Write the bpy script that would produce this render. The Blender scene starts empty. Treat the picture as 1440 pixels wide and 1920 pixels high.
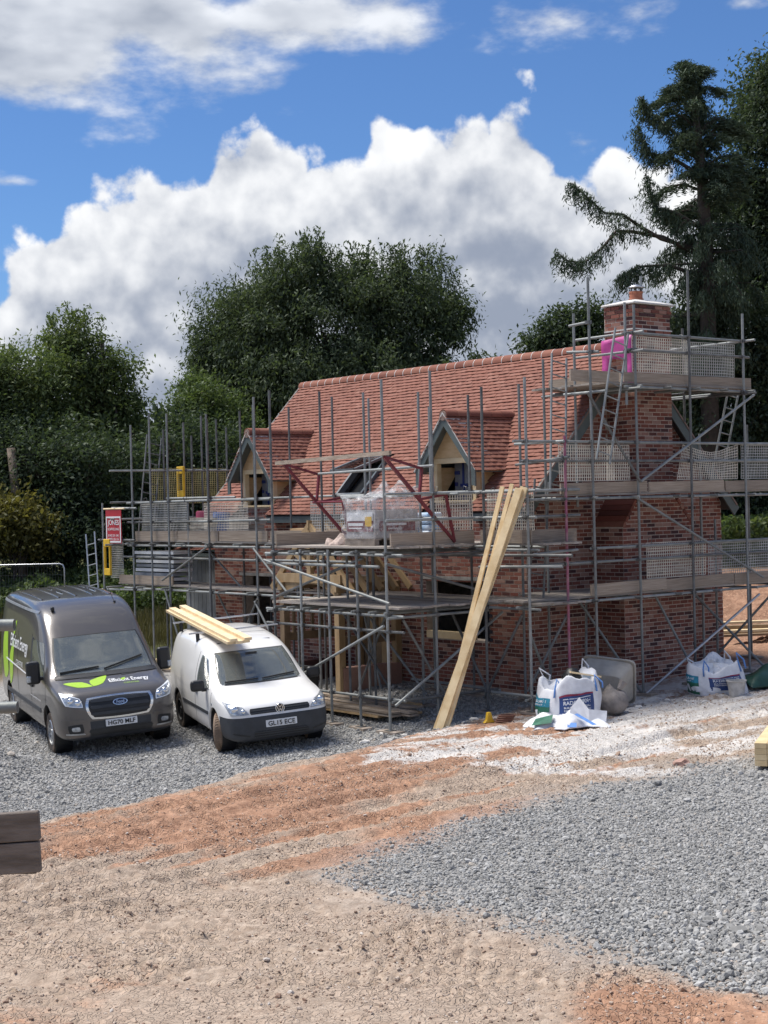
import bpy, bmesh, math, random
import numpy as np
from math import sin, cos, tan, radians, pi, atan2, sqrt, hypot
from mathutils import Vector, Matrix, Quaternion
from mathutils.bvhtree import BVHTree

scene = bpy.context.scene
COL = scene.collection
rng = np.random.default_rng(7)
random.seed(7)

# ---------------------------------------------------------------- camera
CAM_H = 3.55
PITCH = radians(-0.28)
ROLL = radians(1.375)
FPX = 2884.0                       # focal length in pixels of a 1440 px wide frame
cd = bpy.data.cameras.new('camera')
cd.sensor_fit = 'HORIZONTAL'
cd.sensor_width = 36.0
cd.lens = FPX / 1440.0 * 36.0
cd.clip_start = 0.1
cd.clip_end = 3000.0
cam = bpy.data.objects.new('camera', cd)
COL.objects.link(cam)
_F = Vector((0, cos(PITCH), sin(PITCH)))
_U0 = Vector((0, -sin(PITCH), cos(PITCH)))
_X = Vector((1, 0, 0))
_R = _X * cos(ROLL) - _U0 * sin(ROLL)
_U = _X * sin(ROLL) + _U0 * cos(ROLL)
cam.matrix_world = Matrix(((_R.x, _U.x, -_F.x, 0), (_R.y, _U.y, -_F.y, 0), (_R.z, _U.z, -_F.z, CAM_H), (0, 0, 0, 1)))
scene.camera = cam

# ---------------------------------------------------------------- sun and exposure
SUN_AZ = radians(-70)              # left of the view direction, behind the house
SUN_EL = radians(64)
SUN_DIR = Vector((sin(SUN_AZ) * cos(SUN_EL), cos(SUN_AZ) * cos(SUN_EL), sin(SUN_EL)))
sl = bpy.data.lights.new('sun', 'SUN')
sl.energy = 2.1
sl.angle = radians(30)
sl.color = (1.0, 0.95, 0.87)
sun = bpy.data.objects.new('sun', sl)
COL.objects.link(sun)
sun.rotation_mode = 'QUATERNION'
sun.rotation_quaternion = (-SUN_DIR).to_track_quat('-Z', 'Y')
scene.view_settings.view_transform = 'Standard'
scene.view_settings.look = 'None'
scene.cycles.max_bounces = 6
scene.cycles.diffuse_bounces = 3
scene.cycles.glossy_bounces = 3
scene.cycles.transparent_max_bounces = 6
scene.view_settings.gamma = 1.0
scene.view_settings.use_curve_mapping = False
scene.view_settings.exposure = 1.45

# ---------------------------------------------------------------- world: sky with cumulus
class NT:
    def __init__(s, tree):
        s.t = tree; s.n = tree.nodes; s.l = tree.links
    def add(s, typ, **kw):
        n = s.n.new(typ)
        for k, v in kw.items():
            if k == 'inp':
                for kk, vv in v.items():
                    s.set(n.inputs[kk], vv)
            else:
                setattr(n, k, v)
        return n
    def set(s, sock, v):
        if hasattr(v, 'bl_idname') and hasattr(v, 'is_output'):
            s.l.new(v, sock)
        else:
            sock.default_value = v
    def m(s, op, a, b=None, c=None, clamp=False):
        n = s.n.new('ShaderNodeMath'); n.operation = op; n.use_clamp = clamp
        s.set(n.inputs[0], a)
        if b is not None: s.set(n.inputs[1], b)
        if c is not None: s.set(n.inputs[2], c)
        return n.outputs[0]
    def vm(s, op, a, b=None):
        n = s.n.new('ShaderNodeVectorMath'); n.operation = op
        s.set(n.inputs[0], a)
        if b is not None: s.set(n.inputs[1], b)
        return n.outputs[0]
    def mix(s, f, a, b, blend='MIX'):
        n = s.n.new('ShaderNodeMix'); n.data_type = 'RGBA'; n.blend_type = blend
        s.set(n.inputs[0], f); s.set(n.inputs[6], a); s.set(n.inputs[7], b)
        return n.outputs[2]
    def step(s, v, lo, hi):
        n = s.n.new('ShaderNodeMapRange'); n.interpolation_type = 'SMOOTHSTEP'
        s.set(n.inputs[0], v); s.set(n.inputs[1], lo); s.set(n.inputs[2], hi)
        return n.outputs[0]
    def noise(s, vec, scale, detail=6, rough=0.55, dist=0.0, w=None):
        n = s.n.new('ShaderNodeTexNoise')
        if vec is not None: s.l.new(vec, n.inputs['Vector'])
        n.inputs['Scale'].default_value = scale; n.inputs['Detail'].default_value = detail
        n.inputs['Roughness'].default_value = rough; n.inputs['Distortion'].default_value = dist
        return n.outputs[0]

def build_world():
    w = bpy.data.worlds.new('World'); scene.world = w; w.use_nodes = True
    t = NT(w.node_tree); t.n.clear()
    tc = t.add('ShaderNodeTexCoord')
    d = tc.outputs['Generated']
    sep = t.add('ShaderNodeSeparateXYZ', inp={0: d})
    x, y, z = sep.outputs
    az = t.m('ARCTAN2', x, y)
    el = t.m('ARCSINE', z)
    ab = t.add('ShaderNodeCombineXYZ', inp={0: az, 1: el, 2: 0.0}).outputs[0]
    # angular coordinates stretched so billows stay round
    n_big = t.noise(d, 8.0, 3, 0.5)
    n_mid = t.noise(d, 24.0, 6, 0.54)
    sd = (SUN_DIR.x * 0.006, 0.0, 0.016)
    d2 = t.vm('ADD', d, sd)
    n_mid2 = t.noise(d2, 24.0, 3, 0.5)
    vor = t.add('ShaderNodeTexVoronoi', feature='F1')
    warp = t.add('ShaderNodeTexNoise', inp={'Vector': d, 'Scale': 30.0, 'Detail': 2.0}).outputs[1]
    wv = t.n.new('ShaderNodeVectorMath'); wv.operation = 'SCALE'; t.l.new(t.vm('SUBTRACT', warp, (0.5, 0.5, 0.5)), wv.inputs[0]); wv.inputs['Scale'].default_value = 0.045
    dw = t.vm('ADD', d, wv.outputs[0])
    t.l.new(dw, vor.inputs['Vector']); vor.inputs['Scale'].default_value = 24.0
    puff = vor.outputs['Distance']
    # elevation of the top of the cumulus bank against azimuth
    prof = [(-400, 600), (-250, 590), (-60, 520), (0, 490), (60, 445), (130, 395), (210, 350), (330, 318), (400, 275), (440, 212), (490, 205), (540, 260), (610, 292), (690, 300), (735, 245), (775, 212), (815, 225), (845, 250), (890, 205), (945, 185), (1010, 190), (1050, 250), (1085, 290), (1130, 322), (1175, 300), (1220, 300), (1330, 320), (1500, 340), (1700, 400)]
    A0, A1 = -0.42, 0.42
    E0, E1 = 0.05, 0.35
    ramp = t.add('ShaderNodeValToRGB'); cr = ramp.color_ramp
    pts = []
    for (u, v) in prof:
        a = math.atan((u - 720) / FPX); e = math.atan((946 - 0.024 * (u - 720) - v) / FPX)
        pts.append(((a - A0) / (A1 - A0), (e - E0) / (E1 - E0)))
    while len(cr.elements) > 1: cr.elements.remove(cr.elements[-1])
    for i, (p, v) in enumerate(pts):
        e = cr.elements[0] if i == 0 else cr.elements.new(p)
        e.position = p; e.color = (v, v, v, 1)
    cr.interpolation = 'EASE'
    t.l.new(t.m('DIVIDE', t.m('SUBTRACT', az, A0), A1 - A0, clamp=True), ramp.inputs[0])
    top = t.m('MULTIPLY_ADD', ramp.outputs[0], E1 - E0, E0)
    outside = t.step(t.m('ABSOLUTE', az), 0.40, 0.9)
    top = t.m('ADD', top, t.m('MULTIPLY', outside, t.m('MULTIPLY', t.m('SUBTRACT', n_big, 0.45), 0.5)))
    h = t.m('SUBTRACT', top, el)
    h = t.m('ADD', h, t.m('MULTIPLY', t.m('SUBTRACT', n_mid, 0.44), 0.085))
    h = t.m('ADD', h, t.m('MULTIPLY', t.m('SUBTRACT', 0.38, puff), 0.05))
    m1 = t.step(h, -0.001, 0.011)
    # brightness inside the bank: crisp white crowns, blue-grey bases
    lit = t.m('MULTIPLY', t.m('SUBTRACT', n_mid, n_mid2), 2.2)
    lit = t.m('ADD', lit, t.m('MULTIPLY', t.m('SUBTRACT', 0.36, puff), 0.28))
    crown = t.m('SUBTRACT', 1.0, t.step(h, 0.0, 0.12))
    b1 = t.m('ADD', t.m('MULTIPLY', crown, 0.60), 0.19)
    b1 = t.m('ADD', b1, lit)
    b1 = t.m('ADD', b1, t.m('MULTIPLY', t.m('SUBTRACT', n_big, 0.5), 0.95))
    b1 = t.step(b1, -0.22, 1.22)
    # higher loose cloud
    st = t.add('ShaderNodeMapping', inp={'Vector': d, 'Scale': (1.0, 1.0, 2.1)}).outputs[0]
    n_hi = t.noise(st, 12.0, 6, 0.56)
    n_hi2 = t.noise(t.vm('ADD', st, (-0.005, 0.0, 0.02)), 12.0, 3, 0.5)
    m2 = None
    for (u, v, ru, rv, k) in [(60, 70, 330, 150, 1.25), (300, 50, 240, 130, 1.1), (600, 25, 230, 62, 1.15), (1060, 50, 190, 50, 1.0), (1110, 275, 70, 34, 0.62), (30, 358, 80, 14, 0.65), (190, 225, 70, 50, 0.55), (1410, 35, 60, 18, .6), (-500, 60, 500, 260, 1.1)]:
        a = math.atan((u - 720) / FPX); e = math.atan((946 - 0.024 * (u - 720) - v) / FPX)
        da = t.m('DIVIDE', t.m('SUBTRACT', az, a), ru / FPX); de = t.m('DIVIDE', t.m('SUBTRACT', el, e), rv / FPX)
        r = t.m('SQRT', t.m('ADD', t.m('MULTIPLY', da, da), t.m('MULTIPLY', de, de)))
        f = t.m('MULTIPLY', t.m('SUBTRACT', 1.0, t.m('MULTIPLY', r, 0.5), clamp=True), k)
        m2 = f if m2 is None else t.m('MAXIMUM', m2, f)
    far = t.m('MULTIPLY', t.m('MAXIMUM', outside, t.step(el, 0.36, 0.6)), 0.56)
    m2 = t.m('MAXIMUM', m2, far)
    v2 = t.m('ADD', m2, t.m('MULTIPLY', t.m('SUBTRACT', n_hi, 0.5), 1.9))
    m2s = t.step(v2, 0.44, 0.92)
    b2 = t.m('ADD', 0.60, t.m('MULTIPLY', t.m('SUBTRACT', n_hi, n_hi2), 3.0))
    b2 = t.m('SUBTRACT', b2, t.m('MULTIPLY', t.step(v2, 0.85, 1.3), 0.30), clamp=True)
    K = 3.95                                  # background strength is 0.1
    c1 = t.mix(b1, (0.30 * K, 0.345 * K, 0.44 * K, 1), (0.96 * K, 0.97 * K, 0.985 * K, 1))
    c2 = t.mix(b2, (0.36 * K, 0.40 * K, 0.48 * K, 1), (0.86 * K, 0.89 * K, 0.94 * K, 1))
    sky = t.add('ShaderNodeTexSky', sky_type='NISHITA', sun_disc=False)
    sky.sun_elevation = SUN_EL; sky.sun_rotation = SUN_AZ % (2 * pi)
    sky.altitude = 60; sky.air_density = 1.0; sky.dust_density = 0.25; sky.ozone_density = 3.5
    base = t.mix(1.0, sky.outputs[0], (0.235, 0.32, 0.435, 1), 'MULTIPLY')
    c = t.mix(t.m('MULTIPLY', m2s, 0.96), base, c2)
    c = t.mix(m1, c, c1)
    w.cycles.sampling_method = 'MANUAL'; w.cycles.sample_map_resolution = 512
    bg = t.add('ShaderNodeBackground', inp={0: c, 1: 0.1})
    out = t.add('ShaderNodeOutputWorld', inp={0: bg.outputs[0]})
build_world()

# ---------------------------------------------------------------- helpers
def tag(o, label=None, cat=None, group=None, kind=None):
    if label: o['label'] = label
    if cat: o['category'] = cat
    if group: o['group'] = group
    if kind: o['kind'] = kind
    return o
def empty(name, loc=(0, 0, 0), rot=(0, 0, 0), label=None, cat=None, group=None, parent=None):
    o = bpy.data.objects.new(name, None); COL.objects.link(o)
    o.location = loc; o.rotation_euler = rot; o.empty_display_size = 0.2
    if parent: o.parent = parent
    return tag(o, label, cat, group)
def link(name, me, mt=None, parent=None):
    o = bpy.data.objects.new(name, me); COL.objects.link(o)
    if mt is not None and not me.materials: me.materials.append(mt)
    if parent: o.parent = parent
    return o
def copy_tree(o, parent=None):
    c = o.copy(); COL.objects.link(c); c.parent = parent
    for ch in list(o.children): copy_tree(ch, c)
    return c
def fast_mesh(name, verts, quads, smooth=False):
    verts = np.asarray(verts, dtype=np.float32).reshape(-1, 3); quads = np.asarray(quads, dtype=np.int32)
    k = quads.shape[1]
    me = bpy.data.meshes.new(name)
    me.vertices.add(len(verts)); me.vertices.foreach_set('co', verts.ravel())
    me.loops.add(quads.size); me.loops.foreach_set('vertex_index', quads.ravel())
    me.polygons.add(len(quads))
    me.polygons.foreach_set('loop_start', np.arange(0, quads.size, k, dtype=np.int32))
    me.polygons.foreach_set('loop_total', np.full(len(quads), k, dtype=np.int32))
    if smooth: me.polygons.foreach_set('use_smooth', np.ones(len(quads), dtype=bool))
    me.update(calc_edges=True)
    return me

BOXF = [(0, 3, 2, 1), (4, 5, 6, 7), (0, 1, 5, 4), (1, 2, 6, 5), (2, 3, 7, 6), (3, 0, 4, 7)]
class MB:
    """collects simple shapes into one mesh"""
    def __init__(s): s.v = []; s.f = []
    def add(s, vs, fs):
        b = len(s.v); s.v += [tuple(p) for p in vs]; s.f += [tuple(i + b for i in f) for f in fs]; return s
    def box(s, c, size, rot=None):
        hx, hy, hz = size[0] / 2, size[1] / 2, size[2] / 2
        vs = [Vector(p) for p in ((-hx, -hy, -hz), (hx, -hy, -hz), (hx, hy, -hz), (-hx, hy, -hz), (-hx, -hy, hz), (hx, -hy, hz), (hx, hy, hz), (-hx, hy, hz))]
        if rot is not None: vs = [rot @ p for p in vs]
        c = Vector(c)
        return s.add([p + c for p in vs], BOXF)
    def b2(s, lo, hi):
        return s.box([(a + b) / 2 for a, b in zip(lo, hi)], [abs(b - a) for a, b in zip(lo, hi)])
    def beam(s, p, q, w, h, up=(0, 0, 1)):
        """rectangular bar from p to q, w across, h along 'up'"""
        p = Vector(p); q = Vector(q); d = (q - p); L = d.length; d.normalize()
        up = Vector(up); side = d.cross(up)
        if side.length < 1e-4: side = d.cross(Vector((1, 0, 0)))
        side.normalize(); up = side.cross(d).normalized()
        vs = []
        for e in (p, q):
            for a, b in ((-1, -1), (1, -1), (1, 1), (-1, 1)):
                vs.append(e + side * (a * w / 2) + up * (b * h / 2))
        return s.add(vs, [(0, 1, 2, 3), (7, 6, 5, 4), (0, 4, 5, 1), (1, 5, 6, 2), (2, 6, 7, 3), (3, 7, 4, 0)])
    def tube(s, p, q, r, n=9, r2=None, hollow=True):
        p = Vector(p); q = Vector(q); d = (q - p).normalized(); r2 = r if r2 is None else r2
        a = d.orthogonal().normalized(); b = d.cross(a)
        vs = []
        for e, rr in ((p, r), (q, r2)):
            for i in range(n):
                t = 2 * pi * i / n; vs.append(e + a * (cos(t) * rr) + b * (sin(t) * rr))
        fs = [(i, (i + 1) % n, n + (i + 1) % n, n + i) for i in range(n)]
        fs += [tuple(range(n))[::-1], tuple(range(n, 2 * n))]
        return s.add(vs, fs)
    def path(s, pts, radii, n=8):
        pts = [Vector(p) for p in pts]; vs = []; prev = None
        for i, p in enumerate(pts):
            d = (pts[min(i + 1, len(pts) - 1)] - pts[max(i - 1, 0)]).normalized()
            a = d.orthogonal().normalized() if prev is None else (prev - d * prev.dot(d)).normalized()
            prev = a; b = d.cross(a); r = radii[i] if hasattr(radii, '__len__') else radii
            for k in range(n):
                t = 2 * pi * k / n; vs.append(p + a * (cos(t) * r) + b * (sin(t) * r))
        fs = []
        for i in range(len(pts) - 1):
            for k in range(n):
                fs.append((i * n + k, i * n + (k + 1) % n, (i + 1) * n + (k + 1) % n, (i + 1) * n + k))
        fs += [tuple(range(n))[::-1], tuple(range((len(pts) - 1) * n, len(pts) * n))]
        return s.add(vs, fs)
    def lathe(s, prof, n=24, c=(0, 0, 0), axis='z'):
        vs = []; m = len(prof)
        for i in range(n):
            t = 2 * pi * i / n
            for r, h in prof:
                if axis == 'z': p = (r * cos(t), r * sin(t), h)
                elif axis == 'x': p = (h, r * cos(t), r * sin(t))
                else: p = (r * sin(t), h, r * cos(t))
                vs.append((p[0] + c[0], p[1] + c[1], p[2] + c[2]))
        fs = []
        for i in range(n):
            j = (i + 1) % n
            for k in range(m - 1): fs.append((i * m + k, j * m + k, j * m + k + 1, i * m + k + 1))
        return s.add(vs, fs)
    def prism(s, outline, axis, lo, hi):
        """outline of 2D points extruded along x, y or z"""
        def P(a, b, t): return {'x': (t, a, b), 'y': (a, t, b), 'z': (a, b, t)}[axis]
        n = len(outline)
        vs = [P(a, b, lo) for a, b in outline] + [P(a, b, hi) for a, b in outline]
        fs = [tuple(range(n))[::-1], tuple(range(n, 2 * n))] + [(i, (i + 1) % n, n + (i + 1) % n, n + i) for i in range(n)]
        return s.add(vs, fs)
    def mesh(s, name, smooth=False, fix=True):
        me = bpy.data.meshes.new(name); me.from_pydata(s.v, [], s.f)
        if fix:
            bm = bmesh.new(); bm.from_mesh(me); bmesh.ops.recalc_face_normals(bm, faces=bm.faces); bm.to_mesh(me); bm.free()
        if smooth: me.polygons.foreach_set('use_smooth', np.ones(len(me.polygons), dtype=bool))
        me.update(); return me
    def build(s, name, mt, parent=None, smooth=False, fix=True, bevel=0.0, autosmooth=False):
        me = s.mesh(name, smooth, fix)
        o = link(name, me, mt, parent)
        if bevel:
            m = o.modifiers.new('bevel', 'BEVEL'); m.width = bevel; m.segments = 2; m.limit_method = 'ANGLE'
        if autosmooth: me.set_sharp_from_angle(angle=radians(35))
        return o

# ---------------------------------------------------------------- materials
MATS = {}
def mat(name, col, rough=0.7, metal=0.0, col2=None, var=0.18, scale=6.0, detail=6, bump=0.0, bscale=40.0, rnd=0.0, stretch=None, coat=0.0, spec=0.5, hue=0.0):
    if name in MATS: return MATS[name]
    m = bpy.data.materials.new(name); m.use_nodes = True; t = NT(m.node_tree)
    b = t.n['Principled BSDF']
    b.inputs['Roughness'].default_value = rough; b.inputs['Metallic'].default_value = metal
    b.inputs['Specular IOR Level'].default_value = spec
    if coat: b.inputs['Coat Weight'].default_value = coat; b.inputs['Coat Roughness'].default_value = 0.06
    tc = t.add('ShaderNodeTexCoord').outputs['Object']
    if stretch: tc = t.add('ShaderNodeMapping', inp={'Vector': tc, 'Scale': stretch}).outputs[0]
    if rnd:
        oi = t.add('ShaderNodeObjectInfo').outputs['Random']; gi = t.add('ShaderNodeNewGeometry').outputs['Random Per Island']
        r = t.m('FRACT', t.m('ADD', oi, gi))
        off = t.n.new('ShaderNodeVectorMath'); off.operation = 'SCALE'; off.inputs[0].default_value = (13.0, 7.0, 5.0); t.l.new(r, off.inputs['Scale'])
        tc = t.vm('ADD', tc, off.outputs[0])
    c = tuple(col) + (1,)
    if col2 is None:
        a_ = tuple(max(0, x * (1 - var)) for x in col) + (1,); b_ = tuple(min(1, x * (1 + var)) for x in col) + (1,)
    else: a_, b_ = c, tuple(col2) + (1,)
    n = t.noise(tc, scale, detail, 0.6)
    f = t.step(n, 0.3, 0.7)
    out = t.mix(f, a_, b_)
    if rnd:
        hsv = t.add('ShaderNodeHueSaturation'); t.l.new(out, hsv.inputs['Color'])
        t.l.new(t.m('MULTIPLY_ADD', r, 2 * rnd, 1 - rnd), hsv.inputs['Value'])
        if hue: t.l.new(t.m('MULTIPLY_ADD', t.m('FRACT', t.m('MULTIPLY', r, 7.31)), 2 * hue, 0.5 - hue), hsv.inputs['Hue'])
        out = hsv.outputs[0]
    t.l.new(out, b.inputs['Base Color'])
    if bump:
        bn = t.add('ShaderNodeBump', inp={'Strength': bump, 'Distance': 0.02, 'Height': t.noise(tc, bscale, 5, 0.6)})
        t.l.new(bn.outputs[0], b.inputs['Normal'])
    MATS[name] = m
    return m

def mat_ramp(name, stops, rough=0.85, noise_amt=0.25, nscale=14.0, bump=0.3, bscale=60.0):
    """colour picked per piece from a ramp"""
    m = bpy.data.materials.new(name); m.use_nodes = True; t = NT(m.node_tree); b = t.n['Principled BSDF']
    b.inputs['Roughness'].default_value = rough; b.inputs['Specular IOR Level'].default_value = 0.25
    oi = t.add('ShaderNodeObjectInfo').outputs['Random']; gi = t.add('ShaderNodeNewGeometry').outputs['Random Per Island']
    r = t.m('FRACT', t.m('ADD', t.m('MULTIPLY', oi, 5.7), gi))
    ramp = t.add('ShaderNodeValToRGB'); cr = ramp.color_ramp; cr.interpolation = 'CONSTANT' if len(stops) > 5 else 'LINEAR'
    while len(cr.elements) > 1: cr.elements.remove(cr.elements[-1])
    for i, (p, c) in enumerate(stops):
        e = cr.elements[0] if i == 0 else cr.elements.new(p)
        e.position = p; e.color = tuple(c) + (1,)
    t.l.new(r, ramp.inputs[0])
    tc = t.add('ShaderNodeTexCoord').outputs['Object']
    n = t.noise(tc, nscale, 6, 0.65); n2 = t.noise(tc, 1.3, 4, 0.55)
    v = t.m('ADD', t.m('MULTIPLY_ADD', n, noise_amt * 2, 1 - noise_amt), t.m('MULTIPLY', t.m('SUBTRACT', n2, 0.5), 0.5))
    hsv = t.add('ShaderNodeHueSaturation'); t.l.new(ramp.outputs[0], hsv.inputs['Color']); t.l.new(v, hsv.inputs['Value'])
    t.l.new(hsv.outputs[0], b.inputs['Base Color'])
    bn = t.add('ShaderNodeBump', inp={'Strength': bump, 'Distance': 0.006, 'Height': t.noise(tc, bscale, 5, 0.6)})
    t.l.new(bn.outputs[0], b.inputs['Normal'])
    return m

M_BRICK = mat_ramp('red brick', [(0, (.22, .078, .058)), (.18, (.125, .05, .043)), (.32, (.26, .10, .074)), (.46, (.31, .165, .128)), (.58, (.18, .066, .052)), (.7, (.34, .205, .165)), (.82, (.085, .042, .042)), (.91, (.27, .12, .088))])
M_MORTAR = mat('lime mortar', (.50, .42, .36), .95, var=.2, scale=9, bump=.4, bscale=120)
M_TILE = mat_ramp('clay tile', [(0, (.23, .098, .071)), (.35, (.255, .113, .083)), (.65, (.215, .092, .068)), (.9, (.275, .132, .099)), (1, (.195, .083, .064))], nscale=10, noise_amt=.22)
M_RIDGE = mat_ramp('ridge clay', [(0, (.22, .085, .06)), (.5, (.27, .12, .085)), (1, (.18, .07, .052))])
M_STEEL = mat('galvanised tube', (.20, .212, .21), .55, .3, col2=(.30, .312, .305), scale=5, rnd=.22, bump=.05)
M_STEEL_D = mat('weathered tube', (.11, .112, .112), .6, .25, col2=(.19, .195, .19), scale=5, rnd=.2, bump=.05)
M_PINK = mat('pink painted tube', (.28, .055, .13), .5, .2, col2=(.36, .2, .22), scale=4, bump=.05)
M_COUP = mat('coupler steel', (.16, .16, .16), .5, .7, var=.35, scale=20, bump=.2)
M_BOARD = mat('scaffold board', (.24, .185, .14), .85, 0, col2=(.40, .33, .265), scale=3.5, rnd=.2, stretch=(1, 1, 6), bump=.25, bscale=50)
M_BOARDX = mat('dusty deck board', (.25, .215, .185), .9, 0, col2=(.40, .36, .32), scale=3, rnd=.22, bump=.3)
M_MAROON = mat('maroon paint', (.16, .018, .028), .45, 0, var=.2, scale=8)
M_OAK = mat('green oak', (.33, .22, .11), .7, 0, col2=(.45, .32, .18), scale=5, stretch=(1, 1, .3), bump=.15)
M_OAKD = mat('aged oak', (.17, .115, .065), .8, 0, col2=(.26, .18, .105), scale=5, bump=.15)
M_PINE = mat('pale pine', (.66, .50, .29), .6, 0, col2=(.78, .63, .41), scale=4, rnd=.1, bump=.08)
M_PLY = mat('plywood', (.56, .37, .19), .65, 0, col2=(.66, .46, .26), scale=4, stretch=(1, 1, 4), bump=.05)
M_FASCIA = mat('grey green paint', (.10, .122, .12), .5, 0, var=.1, scale=5)
M_BLACK = mat('black plastic', (.014, .015, .017), .45, 0, var=.25, scale=9)
M_DARK = mat('shade black', (.012, .012, .013), .9, 0, var=.3)  # near-black colour puts shade into surfaces behind openings and gaps
M_CONC = mat('concrete', (.27, .255, .24), .9, 0, var=.25, scale=6, bump=.3)
M_WHITE = mat('white plastic', (.74, .75, .76), .4, 0, var=.06)
M_GUARD = mat('brick guard plastic', (.62, .57, .49), .6, 0, var=.15, scale=3)
M_GUARDG = mat('grey brick guard', (.42, .42, .40), .6, 0, var=.2, scale=3)
M_YEL = mat('yellow plastic', (.72, .45, .03), .45, 0, var=.1)
M_RED = mat('red sign', (.42, .015, .03), .4, 0, var=.1)
M_ALU = mat('aluminium', (.52, .53, .55), .35, .85, var=.12, scale=8)
M_PMAG = mat('magenta sheet', (.42, .055, .24), .5, 0, var=.15)
M_LEAD = mat('lead grey', (.14, .15, .16), .5, .2, var=.15)

# ================================================================ terrain
def smooth(a, b, x):
    t = np.clip((x - a) / (b - a), 0, 1); return t * t * (3 - 2 * t)
_lat = rng.random((64, 64))
def vnoise(x, y):
    """tileable value noise for the terrain"""
    xi = np.floor(x).astype(int); yi = np.floor(y).astype(int); fx = x - xi; fy = y - yi
    fx = fx * fx * (3 - 2 * fx); fy = fy * fy * (3 - 2 * fy)
    g = lambda i, j: _lat[i % 64, j % 64]
    return (g(xi, yi) * (1 - fx) + g(xi + 1, yi) * fx) * (1 - fy) + (g(xi, yi + 1) * (1 - fx) + g(xi + 1, yi + 1) * fx) * fy
def fbm(x, y, o=4):
    s = 0; a = .5
    for k in range(o):
        s = s + a * vnoise(x * 2 ** k + 17.3 * k, y * 2 ** k + 5.1 * k); a *= .5
    return s / (1 - .5 ** o)
LA = np.array((-4.75, 16.95)); LD = np.array((.59, .807)); LN = np.array((.807, -.59))    # edge between parking gravel and the dirt track
def edge_dist(x, y):
    d = (x - LA[0]) * LN[0] + (y - LA[1]) * LN[1]
    return d + .30 * (fbm(x * .8 + 3, y * .8, 3) - .5) + .10 * (fbm(x * 4, y * 4, 2) - .5)
def ground_base(x, y):
    x = np.asarray(x, float); y = np.asarray(y, float)
    park = np.minimum(-.615 + .05 * np.clip(y - 25.2, -2.0, 14) + .058 * np.clip(x + 5.4, -4, 7.5), -.05)
    earth = -.04 + .05 * np.clip(x - 3.5, 0, 5) + .02 * np.clip(y - 27, 0, 6)
    t = smooth(-.75, .12, edge_dist(x, y))
    z = park * (1 - t) + earth * t
    # banks behind the site
    z = z + 1.2 * smooth(40, 52, y) * (1 - .5 * smooth(-4, 6, x)) 
    z = z + 1.55 * smooth(37.5, 40.5, y + .25 * (x - 8)) * smooth(5.5, 8.5, x) * (1 - smooth(55, 70, y))
    # spoil heap at the left edge of the parking
    z = z + .55 * np.exp(-(((x + 6.7) / .8) ** 2 + ((y - 24.6) / 1.0) ** 2))
    return z
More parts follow.
